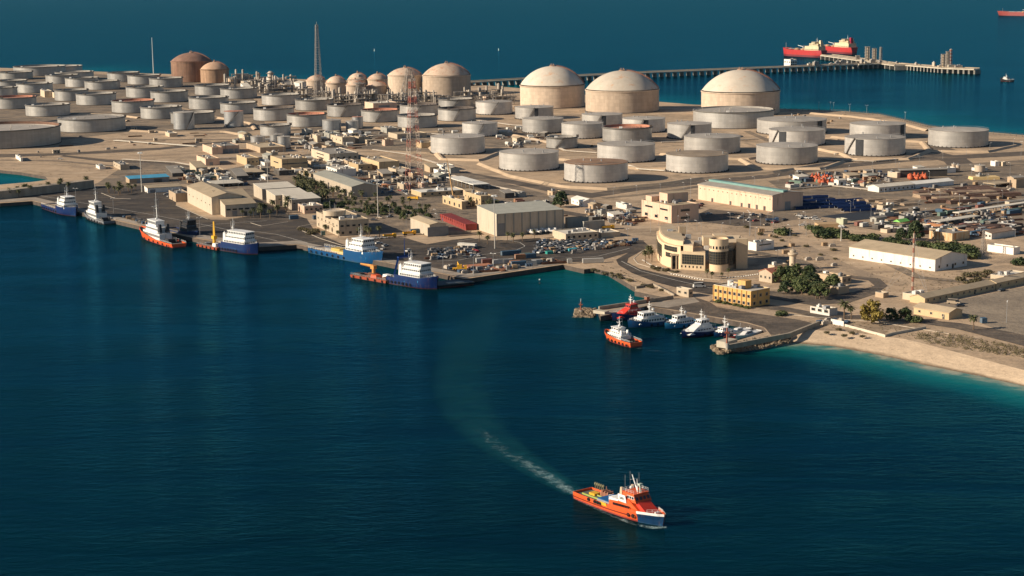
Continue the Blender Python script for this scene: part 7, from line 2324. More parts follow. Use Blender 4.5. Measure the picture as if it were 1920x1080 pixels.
for px, py, rz, k, c, lab in ((693, 449, .1, 'pickup', 'white', 'white pickup parked left of two before the yellow dump truck'), (704, 448, .1, 'pickup', 'white', 'white pickup parked in the middle before the yellow dump truck'), (720, 447, .1, 'car', 'white', 'white car parked closest to the yellow dump truck'), (731, 446, .3, 'truck', 'yellow', 'yellow dump truck on the quay yard'), (768, 441, .3, 'truck', 'yellow', 'small yellow truck right of the yellow dump truck'),
                               (775, 375, -.3, 'truck', 'yellow', 'yellow truck left of the long white roofed store'), (1022, 452, .5, 'car', 'white', 'white car alone left of the long low pale office'), (1311, 539, .2, 'van', 'white', 'white minibus on the road below the headquarters'), (1788, 570, -.4, 'van', 'sand coloured', 'pale green bus beside the long barracks'),
                               (1878, 546, .7, 'car', 'dark grey', 'dark car at the wall of the long barracks'), (1800, 575, .2, 'car', 'dark grey', 'dark car behind the yellow gabled house'), (1140, 430, .2, 'truck', 'yellow', 'yellow truck right of the light grey shed'), (1665, 388, .2, 'truck', 'white', 'white truck on sand below the white sheds'), (1890, 421, .3, 'truck', 'white', 'white lorry between the long canopies and the rusty shed'),
                               (1448, 416, .1, 'truck', 'blue', 'blue truck on the open lot right of the beige office'), (113, 299, 0, 'car', 'white', 'white car alone on the far left road'), (1606, 352, .4, 'van', 'white', 'white bus parked left of the white sheds'), (1632, 352, .4, 'van', 'white', 'white bus parked nearest the white sheds')):
    vehicle(k, c, px, py, rz, lab)
for px, py, rz, c, L, lab in ((876, 464, -.5, 'white', 12.2, 'long white cabin container on the quay yard, above the scrap patch'), (934, 495, .3, 'pale grey', 6.1, 'pale grey container, left of three with open doors on the basin quay'), (943, 494, .3, 'pale grey', 6.1, 'pale grey container, middle of three with open doors on the basin quay'), (953, 494, .3, 'pale grey', 6.1, 'pale grey container, right of three with open doors on the basin quay'), (913, 494, .3, 'rusty red', 6.1, 'rusty red container at the left of the basin quay stores'), (902, 492, .3, 'white', 6.1, 'cream container behind the rust coloured mats on the basin quay'),
                              (966, 497, .3, 'orange', 6.1, 'orange container on the basin quay'), (978, 498, .3, 'blue', 12.2, 'long blue container lowest on the basin quay'), (975, 485, .3, 'orange', 6.1, 'orange container behind the long blue one on the basin quay'), (985, 483, .3, 'green', 6.1, 'grey green container behind the long blue one on the basin quay'), (996, 497, .3, 'white', 6.1, 'white container at the right of the basin quay stores'), (1007, 495, .3, 'pale grey', 6.1, 'grey container right of the white one on the basin quay'), (995, 484, .3, 'blue', 6.1, 'blue container behind the white one on the basin quay'),
                              (958, 478, .4, 'blue', 12.2, 'long dark blue container behind the basin quay stores'), (1068, 494, .2, 'white', 2.6, 'small white cabin at the basin corner'), (1112, 493, .2, 'white', 12.2, 'long pale trailer beside the basin beach'), (551, 411, .4, 'blue', 6.1, 'blue container left of the control building, front one'), (595, 411, .4, 'blue', 6.1, 'blue container behind the control building drum'), (778, 437, .4, 'blue', 6.1, 'blue container against the grey workshop'), (606, 441, .2, 'green', 2.6, 'bright green cabin before the control building'),
                              (1610, 423, .7, 'rusty red', 6.1, 'pinkish container right of the greenish store'), (1620, 425, .7, 'white', 6.1, 'white container right of the pinkish container'), (1668, 430, -.7, 'white', 6.1, 'white lorry box below the bright green tent, left one'), (1685, 434, -.7, 'pale grey', 12.2, 'long pale container below the bright green tent'), (1846, 420, .7, 'green', 6.1, 'green container among the canopies at the right'), (1700, 560, .7, 'blue', 2.6, 'blue skip on the open sand by the thin red mast'), (1844, 606, .2, 'blue', 2.6, 'blue skip beside the lone date palm'), (845, 415, -.6, 'blue', 12.2, 'long dark blue container behind the red barge')):
    container(c, px, py, rz, lab, None, L)
def scatter_cont(poly, n, seed, where, ang):
    r = random.Random(seed)
    for x, y, g in scatter_px(poly, n, seed, 4):
        c = r.choice(list(CONT))
        lab = f'{c} container {where}'
        container(c, x, y, ang + r.uniform(-.15, .15) + (1.57 if r.random() < .3 else 0), lab, lab, r.choice((6.1, 6.1, 12.2)))
scatter_cont([(1450, 345), (1560, 328), (1640, 325), (1640, 345), (1500, 358)], 14, 21, 'in the upper right yard near the orange buoys', .5)
scatter_cont([(1700, 395), (1900, 380), (1910, 400), (1790, 412)], 14, 22, 'behind the long canopies at the right', .65)
scatter_cont([(1750, 425), (1900, 425), (1905, 442), (1780, 446)], 10, 23, 'below the long canopies at the right', .65)
scatter_cont([(670, 338), (740, 345), (745, 356), (680, 350)], 9, 24, 'in the crowded lot behind the grey green roofed warehouse', .4)
scatter_cont([(330, 320), (440, 335), (445, 350), (345, 340)], 16, 25, 'in the storage yard right of the blue roofed shed', .4)
scatter_cont([(845, 360), (960, 375), (1030, 395), (940, 398), (860, 380)], 8, 26, 'behind the tan yellow block', .4)
# pipe stacks
def pipe_stack_mesh(L, n, r=.45, rows=3):
    mb = MB()
    for j in range(rows):
        for i in range(n - j):
            y = (i - (n - j - 1) / 2) * 2 * r
            z = r + j * 1.73 * r
            mb.bar((-L / 2, y, z), (L / 2, y, z), r * .97, 7)
    return mb
PSM = {}
def pipe_stack(px, py, rz, L, n, m, label, group=None, rows=3):
    key = (L, n, m.name, rows)
    if key not in PSM:
        PSM[key] = pipe_stack_mesh(L, n, .45, rows).mesh('pipe_stack', m)
    p = G(px, py)
    o = bpy.data.objects.new('pipe_stack', PSM[key])
    COL.objects.link(o)
    o.location = (p.x, p.y, ZL + .06)
    o.rotation_euler.z = rz
    return tag(o, label, 'pipe stack', group)
PIPEB = mat('pipe_brown', (.15, .09, .065), .75, .3, .5)
PIPET = mat('pipe_tan', (.38, .28, .19), .75, .25, .5)
TARPB = mat('tarp_blue', (.004, .014, .06), .55, .2, .6)
for x, y, g in scatter_px([(1720, 360), (1780, 356), (1880, 352), (1910, 372), (1800, 385), (1720, 380)], 24, 61, 6):
    m = kr.choice((PIPEB, PIPEB, PIPET))
    lab = ('brown' if m is PIPEB else 'tan') + ' pipe stack in the pipe yard below the white sheds'
    pipe_stack(x, y, .25 + kr.uniform(-.12, .12), kr.choice((12, 18, 24)), kr.choice((7, 9, 12)), m, lab, lab)
for x, y, g in scatter_px([(1800, 426), (1900, 424), (1900, 440), (1830, 440)], 8, 62, 6):
    pipe_stack(x, y, .65, 18, 9, PIPEB, 'brown pipe stack behind the white cabin at the right', 'brown pipe stack behind the white cabin at the right')
for x, y, g in scatter_px([(1610, 372), (1700, 378), (1750, 396), (1640, 396)], 10, 63, 5):
    pipe_stack(x, y, .4, 12, 6, PIPET, 'tan pipe stack on the sand below the pipe yard', 'tan pipe stack on the sand below the pipe yard', 2)
# blue sheeted racks right of the long beige warehouse
for i, (px, py, L) in enumerate(((1520, 372, 26), (1528, 378, 30), (1540, 384, 34), (1552, 390, 36), (1584, 378, 26), (1590, 384, 26), (1600, 390, 26), (1610, 396, 24), (1516, 386, 22), (1512, 392, 18))):
    p = G(px, py)
    root = tag(empty('storage_rack', (p.x, p.y, ZL), .25), 'long rack sheeted in dark blue beside the long beige warehouse', 'rack', 'blue sheeted racks')
    mb = MB()
    n = 14
    vs = []
    for k in range(n + 1):
        x = -L / 2 + L * k / n
        h = 2.2 + .12 * math.sin(k * .8 + i)
        vs += [(x, -2.2, .4), (x, -1.6, h * .85), (x, 0, h), (x, 1.6, h * .85), (x, 2.2, .4)]
    mb.add(vs, [(5 * k + j, 5 * k + 5 + j, 5 * k + 6 + j, 5 * k + 1 + j) for k in range(n) for j in range(4)])
    part(mb, 'tarpaulin', TARPB, root, smooth=True)
    mb = MB()
    for k in range(0, n + 1, 7):
        x = -L / 2 + L * k / n
        mb.bar((x, -2.4, 0), (x, -2.4, 1.6), .1, 4).bar((x, 2.4, 0), (x, 2.4, 1.6), .1, 4).bar((x, -2.4, .3), (x, 2.4, .3), .12, 4)
    part(mb, 'support_frame', GREY, root)  # plain frame of posts and cross bars under the sheet
p = G(1620, 404)
part(MB().box(-26, 26, -14, 14, 0, .25), 'slab', DARK, tag(empty('dark_slab', (p.x, p.y, ZL + .06), .6), 'dark laydown slab below the blue sheeted racks', 'slab'))
# orange buoys
OB = mat('buoy_orange', (.50, .11, .045), .6, .15, .6)
bu = {}
for s in (0, 1):
    mb = MB().lathe([(.1, 0), (1.3, .4), (1.4, 1.5), (.5, 2.3), (.2, 3.4), (.05, 3.5)] if s else [(.1, 0), (1.4, .9), (1.4, 1.9), (.1, 2.8)], 12)
    bu[s] = mb.mesh('buoy', OB, True)
for poly, n, sd, where in (([(1522, 336), (1530, 332), (1566, 332), (1566, 345), (1540, 348)], 30, 71, 'stored in the upper right yard left of the white sheds'), ([(1704, 333), (1712, 330), (1736, 334), (1734, 339), (1706, 338)], 18, 72, 'stored in front of the long dark brown shed')):
    for x, y, g in scatter_px(poly, n, sd, 1.8):
        o = bpy.data.objects.new('marker_buoy', bu[kr.randint(0, 1)])
        COL.objects.link(o)
        o.location = (g.x, g.y, ZL + .03)
        o.scale = (kr.uniform(.9, 1.5),) * 3
        tag(o, 'orange buoy ' + where, 'buoy', 'orange buoys ' + where)
# boats stored on land by the largest warehouse
for i, (px, py) in enumerate(((1003, 441), (1014, 440), (1026, 438), (1040, 438), (1052, 437))):
    p = G(px, py)
    root = tag(empty('stored_boat', (p.x, p.y, ZL + 1.2), 2.2 + .15 * i), 'white boat on a cradle before the largest warehouse', 'boat', 'white boats stored ashore')
    hull(root, 8.5, 2.8, ST_CREW(1.0, 1.5), H_WHITE, SHIPW, .2, .8)
    part(MB().frustum((3, 6, -.9, .9, 1.0), (3.4, 5, -.7, .7, 2.2)), 'cabin', SHIPW, root)
    part(MB().box(1, 1.4, -1, 1, -1.2, -.2).box(6, 6.4, -1, 1, -1.2, -.2), 'cradle', DARK, root)
# mobile cranes
def crane(px, py, tip, label, m, rz):
    p = G(px, py)
    k = hgt(1, p)
    root = tag(empty('mobile_crane', (p.x, p.y, ZL + .05), 0), label, 'crane')
    mb = MB().box(-4, 4, -1.3, 1.3, .7, 1.5)
    part(mb, 'carrier', m, root)
    part(MB().box(-1.5, 1.2, -1.2, 1.2, 1.5, 3.3).box(2.6, 4, -1.2, 1.2, 1.5, 2.8), 'cab', m, root)
    mb = MB()
    for x in (-3, -1.6, 1.6, 3):
        for y in (-1.1, 1.1):
            wheel(mb, x, y, .55, .4)
    part(mb, 'wheel_set', BLACK, root)
    q = Vector(((tip[0] - px) * k, 2, (py - tip[1]) * k))
    a = Vector((-.5, 0, 3))
    part(MB().bar(a, a.lerp(q, .5), .55, 4, .45).bar(a.lerp(q, .48), q, .36, 4, .2), 'boom', m, root)
    part(MB().bar(q, (q.x - .2, q.y, q.z - 8), .06, 4).box(q.x - .5, q.x + .1, q.y - .3, q.y + .3, q.z - 8.8, q.z - 8), 'hook_line', DARK, root)
crane(851, 374, (839, 298), 'crane with a long tan boom raised behind the small yellow building', mat('crane_tan', (.50, .30, .13), .6, .15, .4), 0)
crane(997, 437, (980, 412), 'white crane with short raised boom before the largest warehouse', WHITE, 0)
crane(862, 507, (858, 492), 'small yellow machine on the quay behind the flat barge', YELLOW, 0)
# tent, mats, red sheets
def slab_thing(name, label, cat, px, py, rz, dx, dy, h, m, z=ZL + .08, group=None):
    p = G(px, py)
    mb = MB().frustum((-dx, dx, -dy, dy, 0), (-dx * .96, dx * .96, -dy * .94, dy * .94, h))
    o = mb.build(name, m)
    o.location = (p.x, p.y, z)
    o.rotation_euler.z = rz
    return tag(o, label, cat, group)
p = G(1690, 421)
root = tag(empty('green_tent', (p.x, p.y, ZL), .7), 'bright green tent roof left of the tall yard tree', 'tent')
part(MB().add([(-5, -3, 2.2), (5, -3, 2.2), (5, 3, 2.2), (-5, 3, 2.2), (-5, 0, 3.8), (5, 0, 3.8)], [(0, 1, 5, 4), (2, 3, 4, 5), (0, 4, 3), (1, 2, 5), (3, 2, 1, 0)]), 'canopy', mat('tent_green', (.22, .55, .12), .6), root)
for x in (-4.8, 4.8):
    for y in (-2.8, 2.8):
        part(MB().bar((x, y, 0), (x, y, 2.2), .08, 4), 'post', GREY, root)
slab_thing('rust_mat', 'flat rust coloured mat stack on the basin quay, left one', 'mat', 897, 499, .4, 8, 4, .6, mat('mat_rust', (.42, .18, .10), .8, .2, .5))
slab_thing('rust_mat', 'flat rust coloured mat stack on the basin quay, right one', 'mat', 938, 504, .4, 9, 4, .6, mat('mat_rust', (.42, .18, .10)))
slab_thing('red_sheet', 'dark red sheet lying in the scrap patch', 'sheet', 884, 472, .4, 4, 2.5, .8, mat('sheet_red', (.40, .05, .06), .7))
slab_thing('teal_skip', 'teal covered heap at the near edge of the scrap row', 'heap', 1073, 470, .4, 3, 2, 1.4, mat('teal_cover', (.06, .32, .38), .6))
slab_thing('teal_skip', 'green skip at the left end of the scrap row', 'skip', 1030, 476, .4, 2, 1.6, 1.6, mat('green_skip', (.03, .26, .22), .6))
slab_thing('sand_heap', 'pile of yellow sand at the upper right', 'heap', 1845, 336, .1, 11, 5, 2.2, mat('heap_sand', (.58, .42, .2), .9, .1, .3))
slab_thing('sand_heap', 'pile of brown sand above the green thicket', 'heap', 1550, 427, .1, 7, 5, 3.0, mat('heap_brown', (.46, .31, .17), .9, .1, .3))
slab_thing('mud_flat', 'low dark planted bed before the wide red barge', 'bed', 870, 440, .4, 12, 5, .3, mat('bed_soil', (.14, .10, .07), .9))
# crates, drums and pallets: mixed yard goods, each its own
goods = {}
def good(kind, px, py, where, r):
    if kind not in goods:
        if kind == 'crate':
            mb = MB().box(-1.2, 1.2, -.9, .9, .12, 1.5)
            for x in (-1.0, 0, 1.0):
                mb.box(x - .1, x + .1, -.95, .95, 0, 1.55)
            goods[kind] = ('wooden_crate', mb, (mat('crate_wood', (.36, .25, .15), .85, .25, .6),), 'wooden crate', 'crate')
        elif kind == 'drum':
            mb = MB()
            for i in range(3):
                for j in range(2):
                    mb.lathe([(.01, 0), (.42, 0), (.44, .4), (.42, .45), (.44, .5), (.42, 1.1), (.01, 1.1)], 9, c=(i * .95 - .95, j * .95 - .5))
            goods[kind] = ('oil_drum_pallet', mb, (mat('drum_blue', (.07, .11, .17), .5, .2, .8),), 'pallet of drums', 'drums')
        elif kind == 'beam':
            mb = MB()
            for i in range(5):
                mb.box(-5, 5, -1.2 + i * .5, -.9 + i * .5, .1 + (i % 2) * .35, .4 + (i % 2) * .35)
            goods[kind] = ('steel_beam_bundle', mb, (RUST,), 'bundle of rusty steel beams', 'beams')
        elif kind == 'skid':
            mb = MB().box(-2, 2, -1, 1, 0, .3).box(-1.6, .2, -.8, .8, .3, 1.9)
            mb.bar((.4, -.8, .9), (1.9, -.8, .9), .3, 8).bar((.4, .6, 1.2), (1.9, .6, 1.2), .4, 8)
            goods[kind] = ('machine_skid', mb, (mat('skid_grey', (.24, .22, .20), .6, .25, .6),), 'grey machine skid', 'machine')
        elif kind == 'block':
            mb = MB().box(-1.5, 1.5, -.7, .7, 0, 1.0).box(-1.1, 1.1, -.5, .5, 1.0, 1.4)
            goods[kind] = ('concrete_block', mb, (CONC,), 'pale concrete block', 'block')
        elif kind == 'tank':
            mb = MB()
            mb.bar((-2.2, 0, 1.6), (2.2, 0, 1.6), 1.15, 14)
            mb.box(-1.6, -1.2, -.9, .9, 0, .9).box(1.2, 1.6, -.9, .9, 0, .9)
            goods[kind] = ('liquid_tank', mb, (mat('tank_white_paint', (.60, .57, .5), .5, .15, .5),), 'small horizontal white tank', 'tank')
        elif kind == 'hut':
            mb = MB().box(-2.6, 2.6, -1.5, 1.5, .2, 2.6).box(-2.8, 2.8, -1.7, 1.7, 2.6, 2.78)
            mb.cur = 1
            mb.box(-1.5, -.4, -1.54, -1.48, 1.1, 2.0).box(.8, 1.6, -1.54, -1.48, .25, 2.2).box(-2.64, -2.58, -.5, .5, 1.1, 2.0)
            goods[kind] = ('cabin', mb, (W_CREAM, GLASS), 'cream site cabin', 'cabin')
        nm, mb, ms, lb, ct = goods[kind]
        goods[kind] = (nm, mb.mesh(nm, list(ms)), lb, ct)
    nm, me_, lb, ct = goods[kind]
    o = bpy.data.objects.new(nm, me_)
    COL.objects.link(o)
    p = G(px, py)
    o.location = (p.x, p.y, ZL + .05)
    o.rotation_euler.z = r.choice((.4, .4, 1.97, .2)) + r.uniform(-.2, .2)
    s = r.uniform(.8, 1.5)
    o.scale = (s, s, s)
    lab = f'{lb} {where}'
    tag(o, lab, ct, lab)
ALLG = ('crate', 'drum', 'beam', 'skid', 'block', 'tank', 'hut')
def goods_in(poly, n, seed, where, kinds=ALLG, mind=3):
    r = random.Random(seed)
    for x, y, g in scatter_px(poly, n, seed, mind):
        good(r.choice(kinds), x, y, where, r)
goods_in([(1100, 395), (1180, 400), (1205, 415), (1180, 425), (1110, 410)], 70, 201, 'on the dusty yard left of the beige office', ('crate', 'drum', 'beam', 'skid', 'block'))
goods_in([(1480, 330), (1560, 322), (1700, 322), (1660, 345), (1500, 352)], 75, 202, 'in the upper right yard around the orange buoys', ('crate', 'drum', 'beam', 'skid', 'skid'))
goods_in([(1700, 348), (1900, 344), (1910, 376), (1760, 392)], 70, 203, 'between the stacks of the pipe yard', ('beam', 'beam', 'crate', 'skid', 'block'))
goods_in([(1640, 395), (1760, 396), (1900, 400), (1910, 442), (1780, 446), (1640, 425)], 110, 204, 'among the canopies of the right yards', ('crate', 'drum', 'beam', 'beam', 'skid', 'skid'))
goods_in([(320, 318), (440, 330), (470, 348), (350, 345)], 65, 205, 'in the storage yard right of the blue roofed shed', ('crate', 'drum', 'beam', 'skid', 'tank'))
goods_in([(480, 252), (760, 244), (800, 262), (600, 286), (500, 272)], 75, 206, 'between the narrow tanks and the office row', ('skid', 'tank', 'beam', 'block', 'hut'))
goods_in([(800, 246), (1010, 240), (1040, 262), (960, 284), (940, 262)], 70, 207, 'in the pump area left of the cone roof tanks', ('skid', 'beam', 'block', 'tank'))
goods_in([(690, 318), (760, 330), (840, 345), (830, 372), (700, 352)], 65, 208, 'around the foot of the red and white tower', ('crate', 'drum', 'beam', 'skid', 'hut'))
goods_in([(840, 375), (930, 385), (1040, 400), (1060, 408), (930, 400)], 30, 209, 'behind the largest warehouse', ('crate', 'beam', 'skid', 'hut'))
goods_in([(800, 468), (890, 462), (905, 480), (812, 488)], 40, 210, 'in the scrap patch behind the quay corner', ('crate', 'drum', 'beam', 'skid'), 2)
goods_in([(1000, 470), (1060, 468), (1190, 448), (1200, 456), (1060, 478)], 40, 211, 'in the scrap row at the basin head', ('drum', 'beam', 'skid', 'crate'), 2)
goods_in([(225, 405), (262, 414), (372, 440), (368, 444), (262, 420)], 22, 212, 'on the left quay edge behind the tugs', ('crate', 'drum', 'skid', 'block'), 2.5)
goods_in([(820, 500), (880, 505), (1000, 490), (1050, 488), (1050, 493), (880, 516)], 44, 213, 'on the basin quay apron', ('crate', 'drum', 'skid', 'block', 'beam'), 2.5)
goods_in([(480, 300), (680, 300), (700, 330), (640, 345), (500, 330)], 50, 214, 'among the tan office blocks', ('skid', 'crate', 'tank', 'hut'))
goods_in([(100, 240), (420, 240), (440, 270), (180, 290), (60, 300)], 26, 215, 'on the open ground in front of the left tank field', ('block', 'skid', 'beam', 'hut'), 8)
goods_in([(440, 152), (560, 160), (580, 172), (470, 168)], 22, 216, 'on the far shore left of the small peach domes', ('skid', 'hut', 'tank'), 4)
goods_in([(1440, 214), (1600, 214), (1640, 225), (1560, 235)], 10, 217, 'on the bare ground by the far shore fence', ('skid', 'crate'), 6)
goods_in([(1110, 470), (1180, 490), (1230, 540), (1200, 545), (1160, 520)], 0, 218, 'by the basin')
goods_in([(1420, 430), (1600, 460), (1560, 520), (1480, 500)], 10, 219, 'on the open sand beside the headquarters', ('block', 'crate'), 6)
goods_in([(1620, 605), (1560, 598), (1530, 606), (1580, 612)], 8, 220, 'at the corner of the harbour yard', ('drum', 'drum', 'block'), 3)
# ------------------------------------------------------------------ process plant among the peach domes
PF = mat('process_steel', (.22, .19, .16), .7, .25, .3)
PV = mat('process_vessel', (.42, .36, .29), .6, .2, .3)
pr_ = random.Random(31)
def process_unit(px, py, label, group):
    p = G(px, py)
    root = tag(empty('process_unit', (p.x, p.y, ZL), .4 + pr_.uniform(-.2, .2)), label, 'process unit', group)
    w_, d_, H = pr_.uniform(5, 14), pr_.uniform(3, 6), pr_.uniform(5, 15)
    mb = MB()
    nx_ = 3
    for i in range(nx_):
        for s in (-1, 1):
            x = -w_ + 2 * w_ * i / (nx_ - 1)
            mb.bar((x, s * d_, 0), (x, s * d_, H), .3, 4)
    for z in (H * .45, H):
        for s in (-1, 1):
            mb.bar((-w_, s * d_, z), (w_, s * d_, z), .3, 4)
        for i in range(nx_):
            x = -w_ + 2 * w_ * i / (nx_ - 1)
            mb.bar((x, -d_, z), (x, d_, z), .25, 4)
        mb.box(-w_, w_, -d_, d_, z - .15, z)
    part(mb, 'frame', PF, root)
    mb = MB()
    for i in range(pr_.randint(2, 4)):
        y = pr_.uniform(-d_, d_)
        mb.bar((-w_ - 3, y, H * .45 + .6), (w_ + 3, y, H * .45 + .6), .4, 6)
    part(mb, 'piping', PV, root)
    for i in range(pr_.randint(1, 3)):
        x, y, r, h = pr_.uniform(-w_, w_), pr_.uniform(-d_, d_), pr_.uniform(.9, 2.0), pr_.uniform(6, 1.3 * H + 4)
        part(MB().lathe([(r, 0), (r, h), (r * .6, h + r * .6), (.01, h + r * .8)], 12, c=(x, y)), 'vessel', PV, root, smooth=True)
for x, y, g in scatter_px([(560, 178), (700, 186), (800, 184), (900, 184), (960, 178), (968, 200), (820, 198), (690, 200), (560, 188)], 44, 301, 9):
    process_unit(x, y, 'steel process frame with vessels in the plant strip among the peach domes', 'process units among the peach domes')
for x, y, g in scatter_px([(430, 150), (520, 155), (580, 165), (560, 178), (480, 172), (430, 164)], 22, 302, 9):
    process_unit(x, y, 'steel process frame with vessels on the far shore left of the small peach domes', 'process units on the far shore')
for px, py, wp, hp, lab in ((485, 160, 7, 24, 'grey column on the far shore, left one of two'), (508, 160, 11, 26, 'grey column on the far shore, wider right one of two')):
    p = G(px, py)
    k = hgt(1, p)
    root = tag(empty('process_column', (p.x, p.y, ZL)), lab, 'column')
    r, H = wp * k / 2, hp * k
    part(MB().lathe([(r, 0), (r, H * .9), (r * .5, H), (.01, H)], 14), 'vessel', PV, root, smooth=True)
    mb = MB()
    for t in (.35, .6, .85):
        mb.lathe([(r, H * t), (r * 1.5, H * t), (r * 1.5, H * t + .4), (r, H * t + .4)], 14)
    part(mb, 'platform', PF, root)
# ------------------------------------------------------------------ pipelines and bund walls across the tank field
PL = mat('pipeline_pale', (.52, .47, .39), .6, .15, .3)
def pipeline(pts, label, n=3, m=None, h=1.0):
    P_ = [G(*p) for p in pts]
    o0 = P_[0]
    root = tag(empty('pipeline', (o0.x, o0.y, ZL)), label, 'pipeline')
    Q = [Vector((p.x - o0.x, p.y - o0.y, 0)) for p in P_]
    for i in range(n):
        mb = MB()
        for a, b in zip(Q[:-1], Q[1:]):
            d = (b - a).normalized()
            s = Vector((-d.y, d.x, 0)) * (i - (n - 1) / 2) * 1.1
            mb.bar(a + s + Vector((0, 0, h)), b + s + Vector((0, 0, h)), .38, 7)
        part(mb, 'pipe', m or PL, root)
    for p in resample(Q, max(3, int(sum((b - a).length for a, b in zip(Q[:-1], Q[1:])) / 12)))[::1]:
        part(MB().box(p.x - .3, p.x + .3, p.y - 1.6, p.y + 1.6, 0, h - .3), 'support', CONC, root)
pipeline([(1178, 312), (1200, 319), (1246, 322)], 'bright pipeline between the rust roofed and brown roofed tanks')
pipeline([(215, 265), (290, 270), (366, 276)], 'pale striped pipeline below the wide level roofed tank', 4)
pipeline([(1565, 290), (1590, 288), (1600, 284)], 'short white pipeline beside the bright tank with the stair', 2)
pipeline([(890, 226), (960, 236), (1040, 240), (1060, 235)], 'pipeline bending behind the cone roof tanks on the left', 4, PV)
pipeline([(560, 252), (700, 256), (810, 252), (905, 262)], 'pipeline running between the narrow tanks and the office row', 3, PV)
pipeline([(700, 196), (820, 203), (900, 200), (965, 204)], 'pipe run in front of the plant strip', 4, PV, 3.0)
for pts, lab in (([(440, 262), (520, 258), (600, 262), (660, 258)], 'pipe run along the edge of the office row, left part'), ([(700, 282), (760, 290), (820, 308)], 'pipe run left of the lone big grey tank'), ([(380, 300), (470, 296), (560, 294)], 'pipe run above the tan office blocks'), ([(960, 258), (1020, 266), (1060, 284), (1120, 288)], 'pipe run beside the small open tank with zigzag stair'),
                 ([(820, 322), (900, 346), (980, 362)], 'pipe run along the road below the lone big grey tank'), ([(1240, 268), (1330, 266), (1420, 262)], 'pipe run behind the brown roofed tank'), ([(1540, 300), (1640, 304), (1730, 296)], 'pipe run before the bright tank with the stair'), ([(1480, 356), (1560, 350), (1640, 358), (1720, 352)], 'pipe run through the upper right yard'), ([(1640, 402), (1720, 400), (1790, 392), (1900, 378)], 'pipe run above the long canopies'), ([(230, 300), (330, 306), (420, 322)], 'pipe run across the ground above the blue roofed shed'), ([(600, 245), (640, 262), (720, 268)], 'pipe run at the foot of the twin narrow tanks')):
    pipeline(pts, lab, 3, PV, .8)
BUND = mat('bund_earth', (.50, .37, .245), .9, .15, .08)
def bund(pts, label, w0=7, h=1.7, m=None):
    P_ = resample([G(*p) for p in pts], max(8, len(pts) * 6))
    o0 = P_[0]
    mb = MB()
    n = len(P_)
    vs = []
    for i, p in enumerate(P_):
        d = P_[min(i + 1, n - 1)] - P_[max(i - 1, 0)]
        s = Vector((-d.y, d.x, 0)).normalized()
        for k, z in ((-.5, -.1), (-.14, h), (.14, h), (.5, -.1)):
            vs.append((p.x - o0.x + s.x * w0 * k, p.y - o0.y + s.y * w0 * k, z + .12 * math.sin(i * 1.3)))
    mb.add(vs, [(4 * i + j, 4 * i + 4 + j, 4 * i + 5 + j, 4 * i + 1 + j) for i in range(n - 1) for j in range(3)])
    o = mb.build('bund_wall', m or BUND, smooth=False)
    o.location = (o0.x, o0.y, ZL)
    return tag(o, label, 'bund', None)
for pts, lab in (([(900, 308), (960, 332), (1060, 352), (1140, 356), (1240, 346), (1320, 335), (1450, 324), (1560, 306)], 'long earth bund along the road in front of the nearest tanks'),
                 ([(1050, 300), (1110, 306), (1200, 318), (1262, 318)], 'earth bund between the rust roofed tank and the one behind it'), ([(1240, 290), (1300, 297), (1400, 300), (1420, 296)], 'earth bund behind the brown roofed tank'),
                 ([(1390, 300), (1420, 318), (1540, 318), (1580, 304)], 'earth bund right of the tank nearest the long warehouse'), ([(1530, 280), (1580, 290), (1600, 300), (1700, 300), (1740, 285)], 'earth bund around the bright tank with the stair'),
                 ([(1560, 258), (1600, 262), (1700, 266), (1740, 268)], 'earth bund before the tank close to the far shore'), ([(1730, 268), (1745, 285), (1850, 286), (1905, 274)], 'earth bund around the lone right tank'), ([(1440, 258), (1550, 262), (1570, 262)], 'earth bund before the wide cone roof tank'),
                 ([(800, 268), (830, 300), (900, 302), (940, 285)], 'earth bund around the lone big grey tank'), ([(940, 250), (1000, 262), (1040, 270), (1110, 275)], 'earth bund left of the orange lined tank'), ([(240, 246), (330, 250), (420, 248), (470, 256)], 'earth bund before the narrow silver tanks'),
                 ([(60, 232), (120, 225), (200, 222), (240, 228)], 'earth bund behind the widest open tank'), ([(540, 246), (620, 240), (700, 240), (760, 250), (820, 248)], 'earth bund before the row with straight stairs'), ([(410, 222), (470, 232), (480, 244)], 'short earth bund left of the dark rimmed open tank'),
                 ([(1440, 214), (1500, 212), (1600, 220), (1690, 232), (1740, 246)], 'low earth bund on the bare ground by the far fence'), ([(150, 214), (230, 218), (260, 222)], 'short earth bund before the reddish littered tank')):
    bund(pts, lab)
# ------------------------------------------------------------------ wake and foam
fm = bpy.data.materials.new('foam')
fm.use_nodes = True
t = fm.node_tree
b = t.nodes['Principled BSDF']
b.inputs['Base Color'].default_value = (.42, .58, .58, 1)
b.inputs['Roughness'].default_value = .8
tc = N(t, 'ShaderNodeNewGeometry').outputs['Position']
fa = N(t, 'ShaderNodeAttribute', attribute_name='foam').outputs['Fac']
n1 = noise(t, tc, .8, 6, .75, 2.5)
n2 = noise(t, tc, .22, 4, .65, 1.5)
nn = math_node(t, 'MULTIPLY_ADD', n2, .5, math_node(t, 'MULTIPLY', n1, .5))
al = math_node(t, 'MULTIPLY_ADD', math_node(t, 'SUBTRACT', nn, .5), 5.0, math_node(t, 'MULTIPLY_ADD', math_node(t, 'POWER', fa, .7), 1.5, -.92))
al = math_node(t, 'MULTIPLY', al, math_node(t, 'POWER', fa, .8))
al = math_node(t, 'MAXIMUM', math_node(t, 'MINIMUM', al, .8), 0)
t.links.new(al, b.inputs['Alpha'])
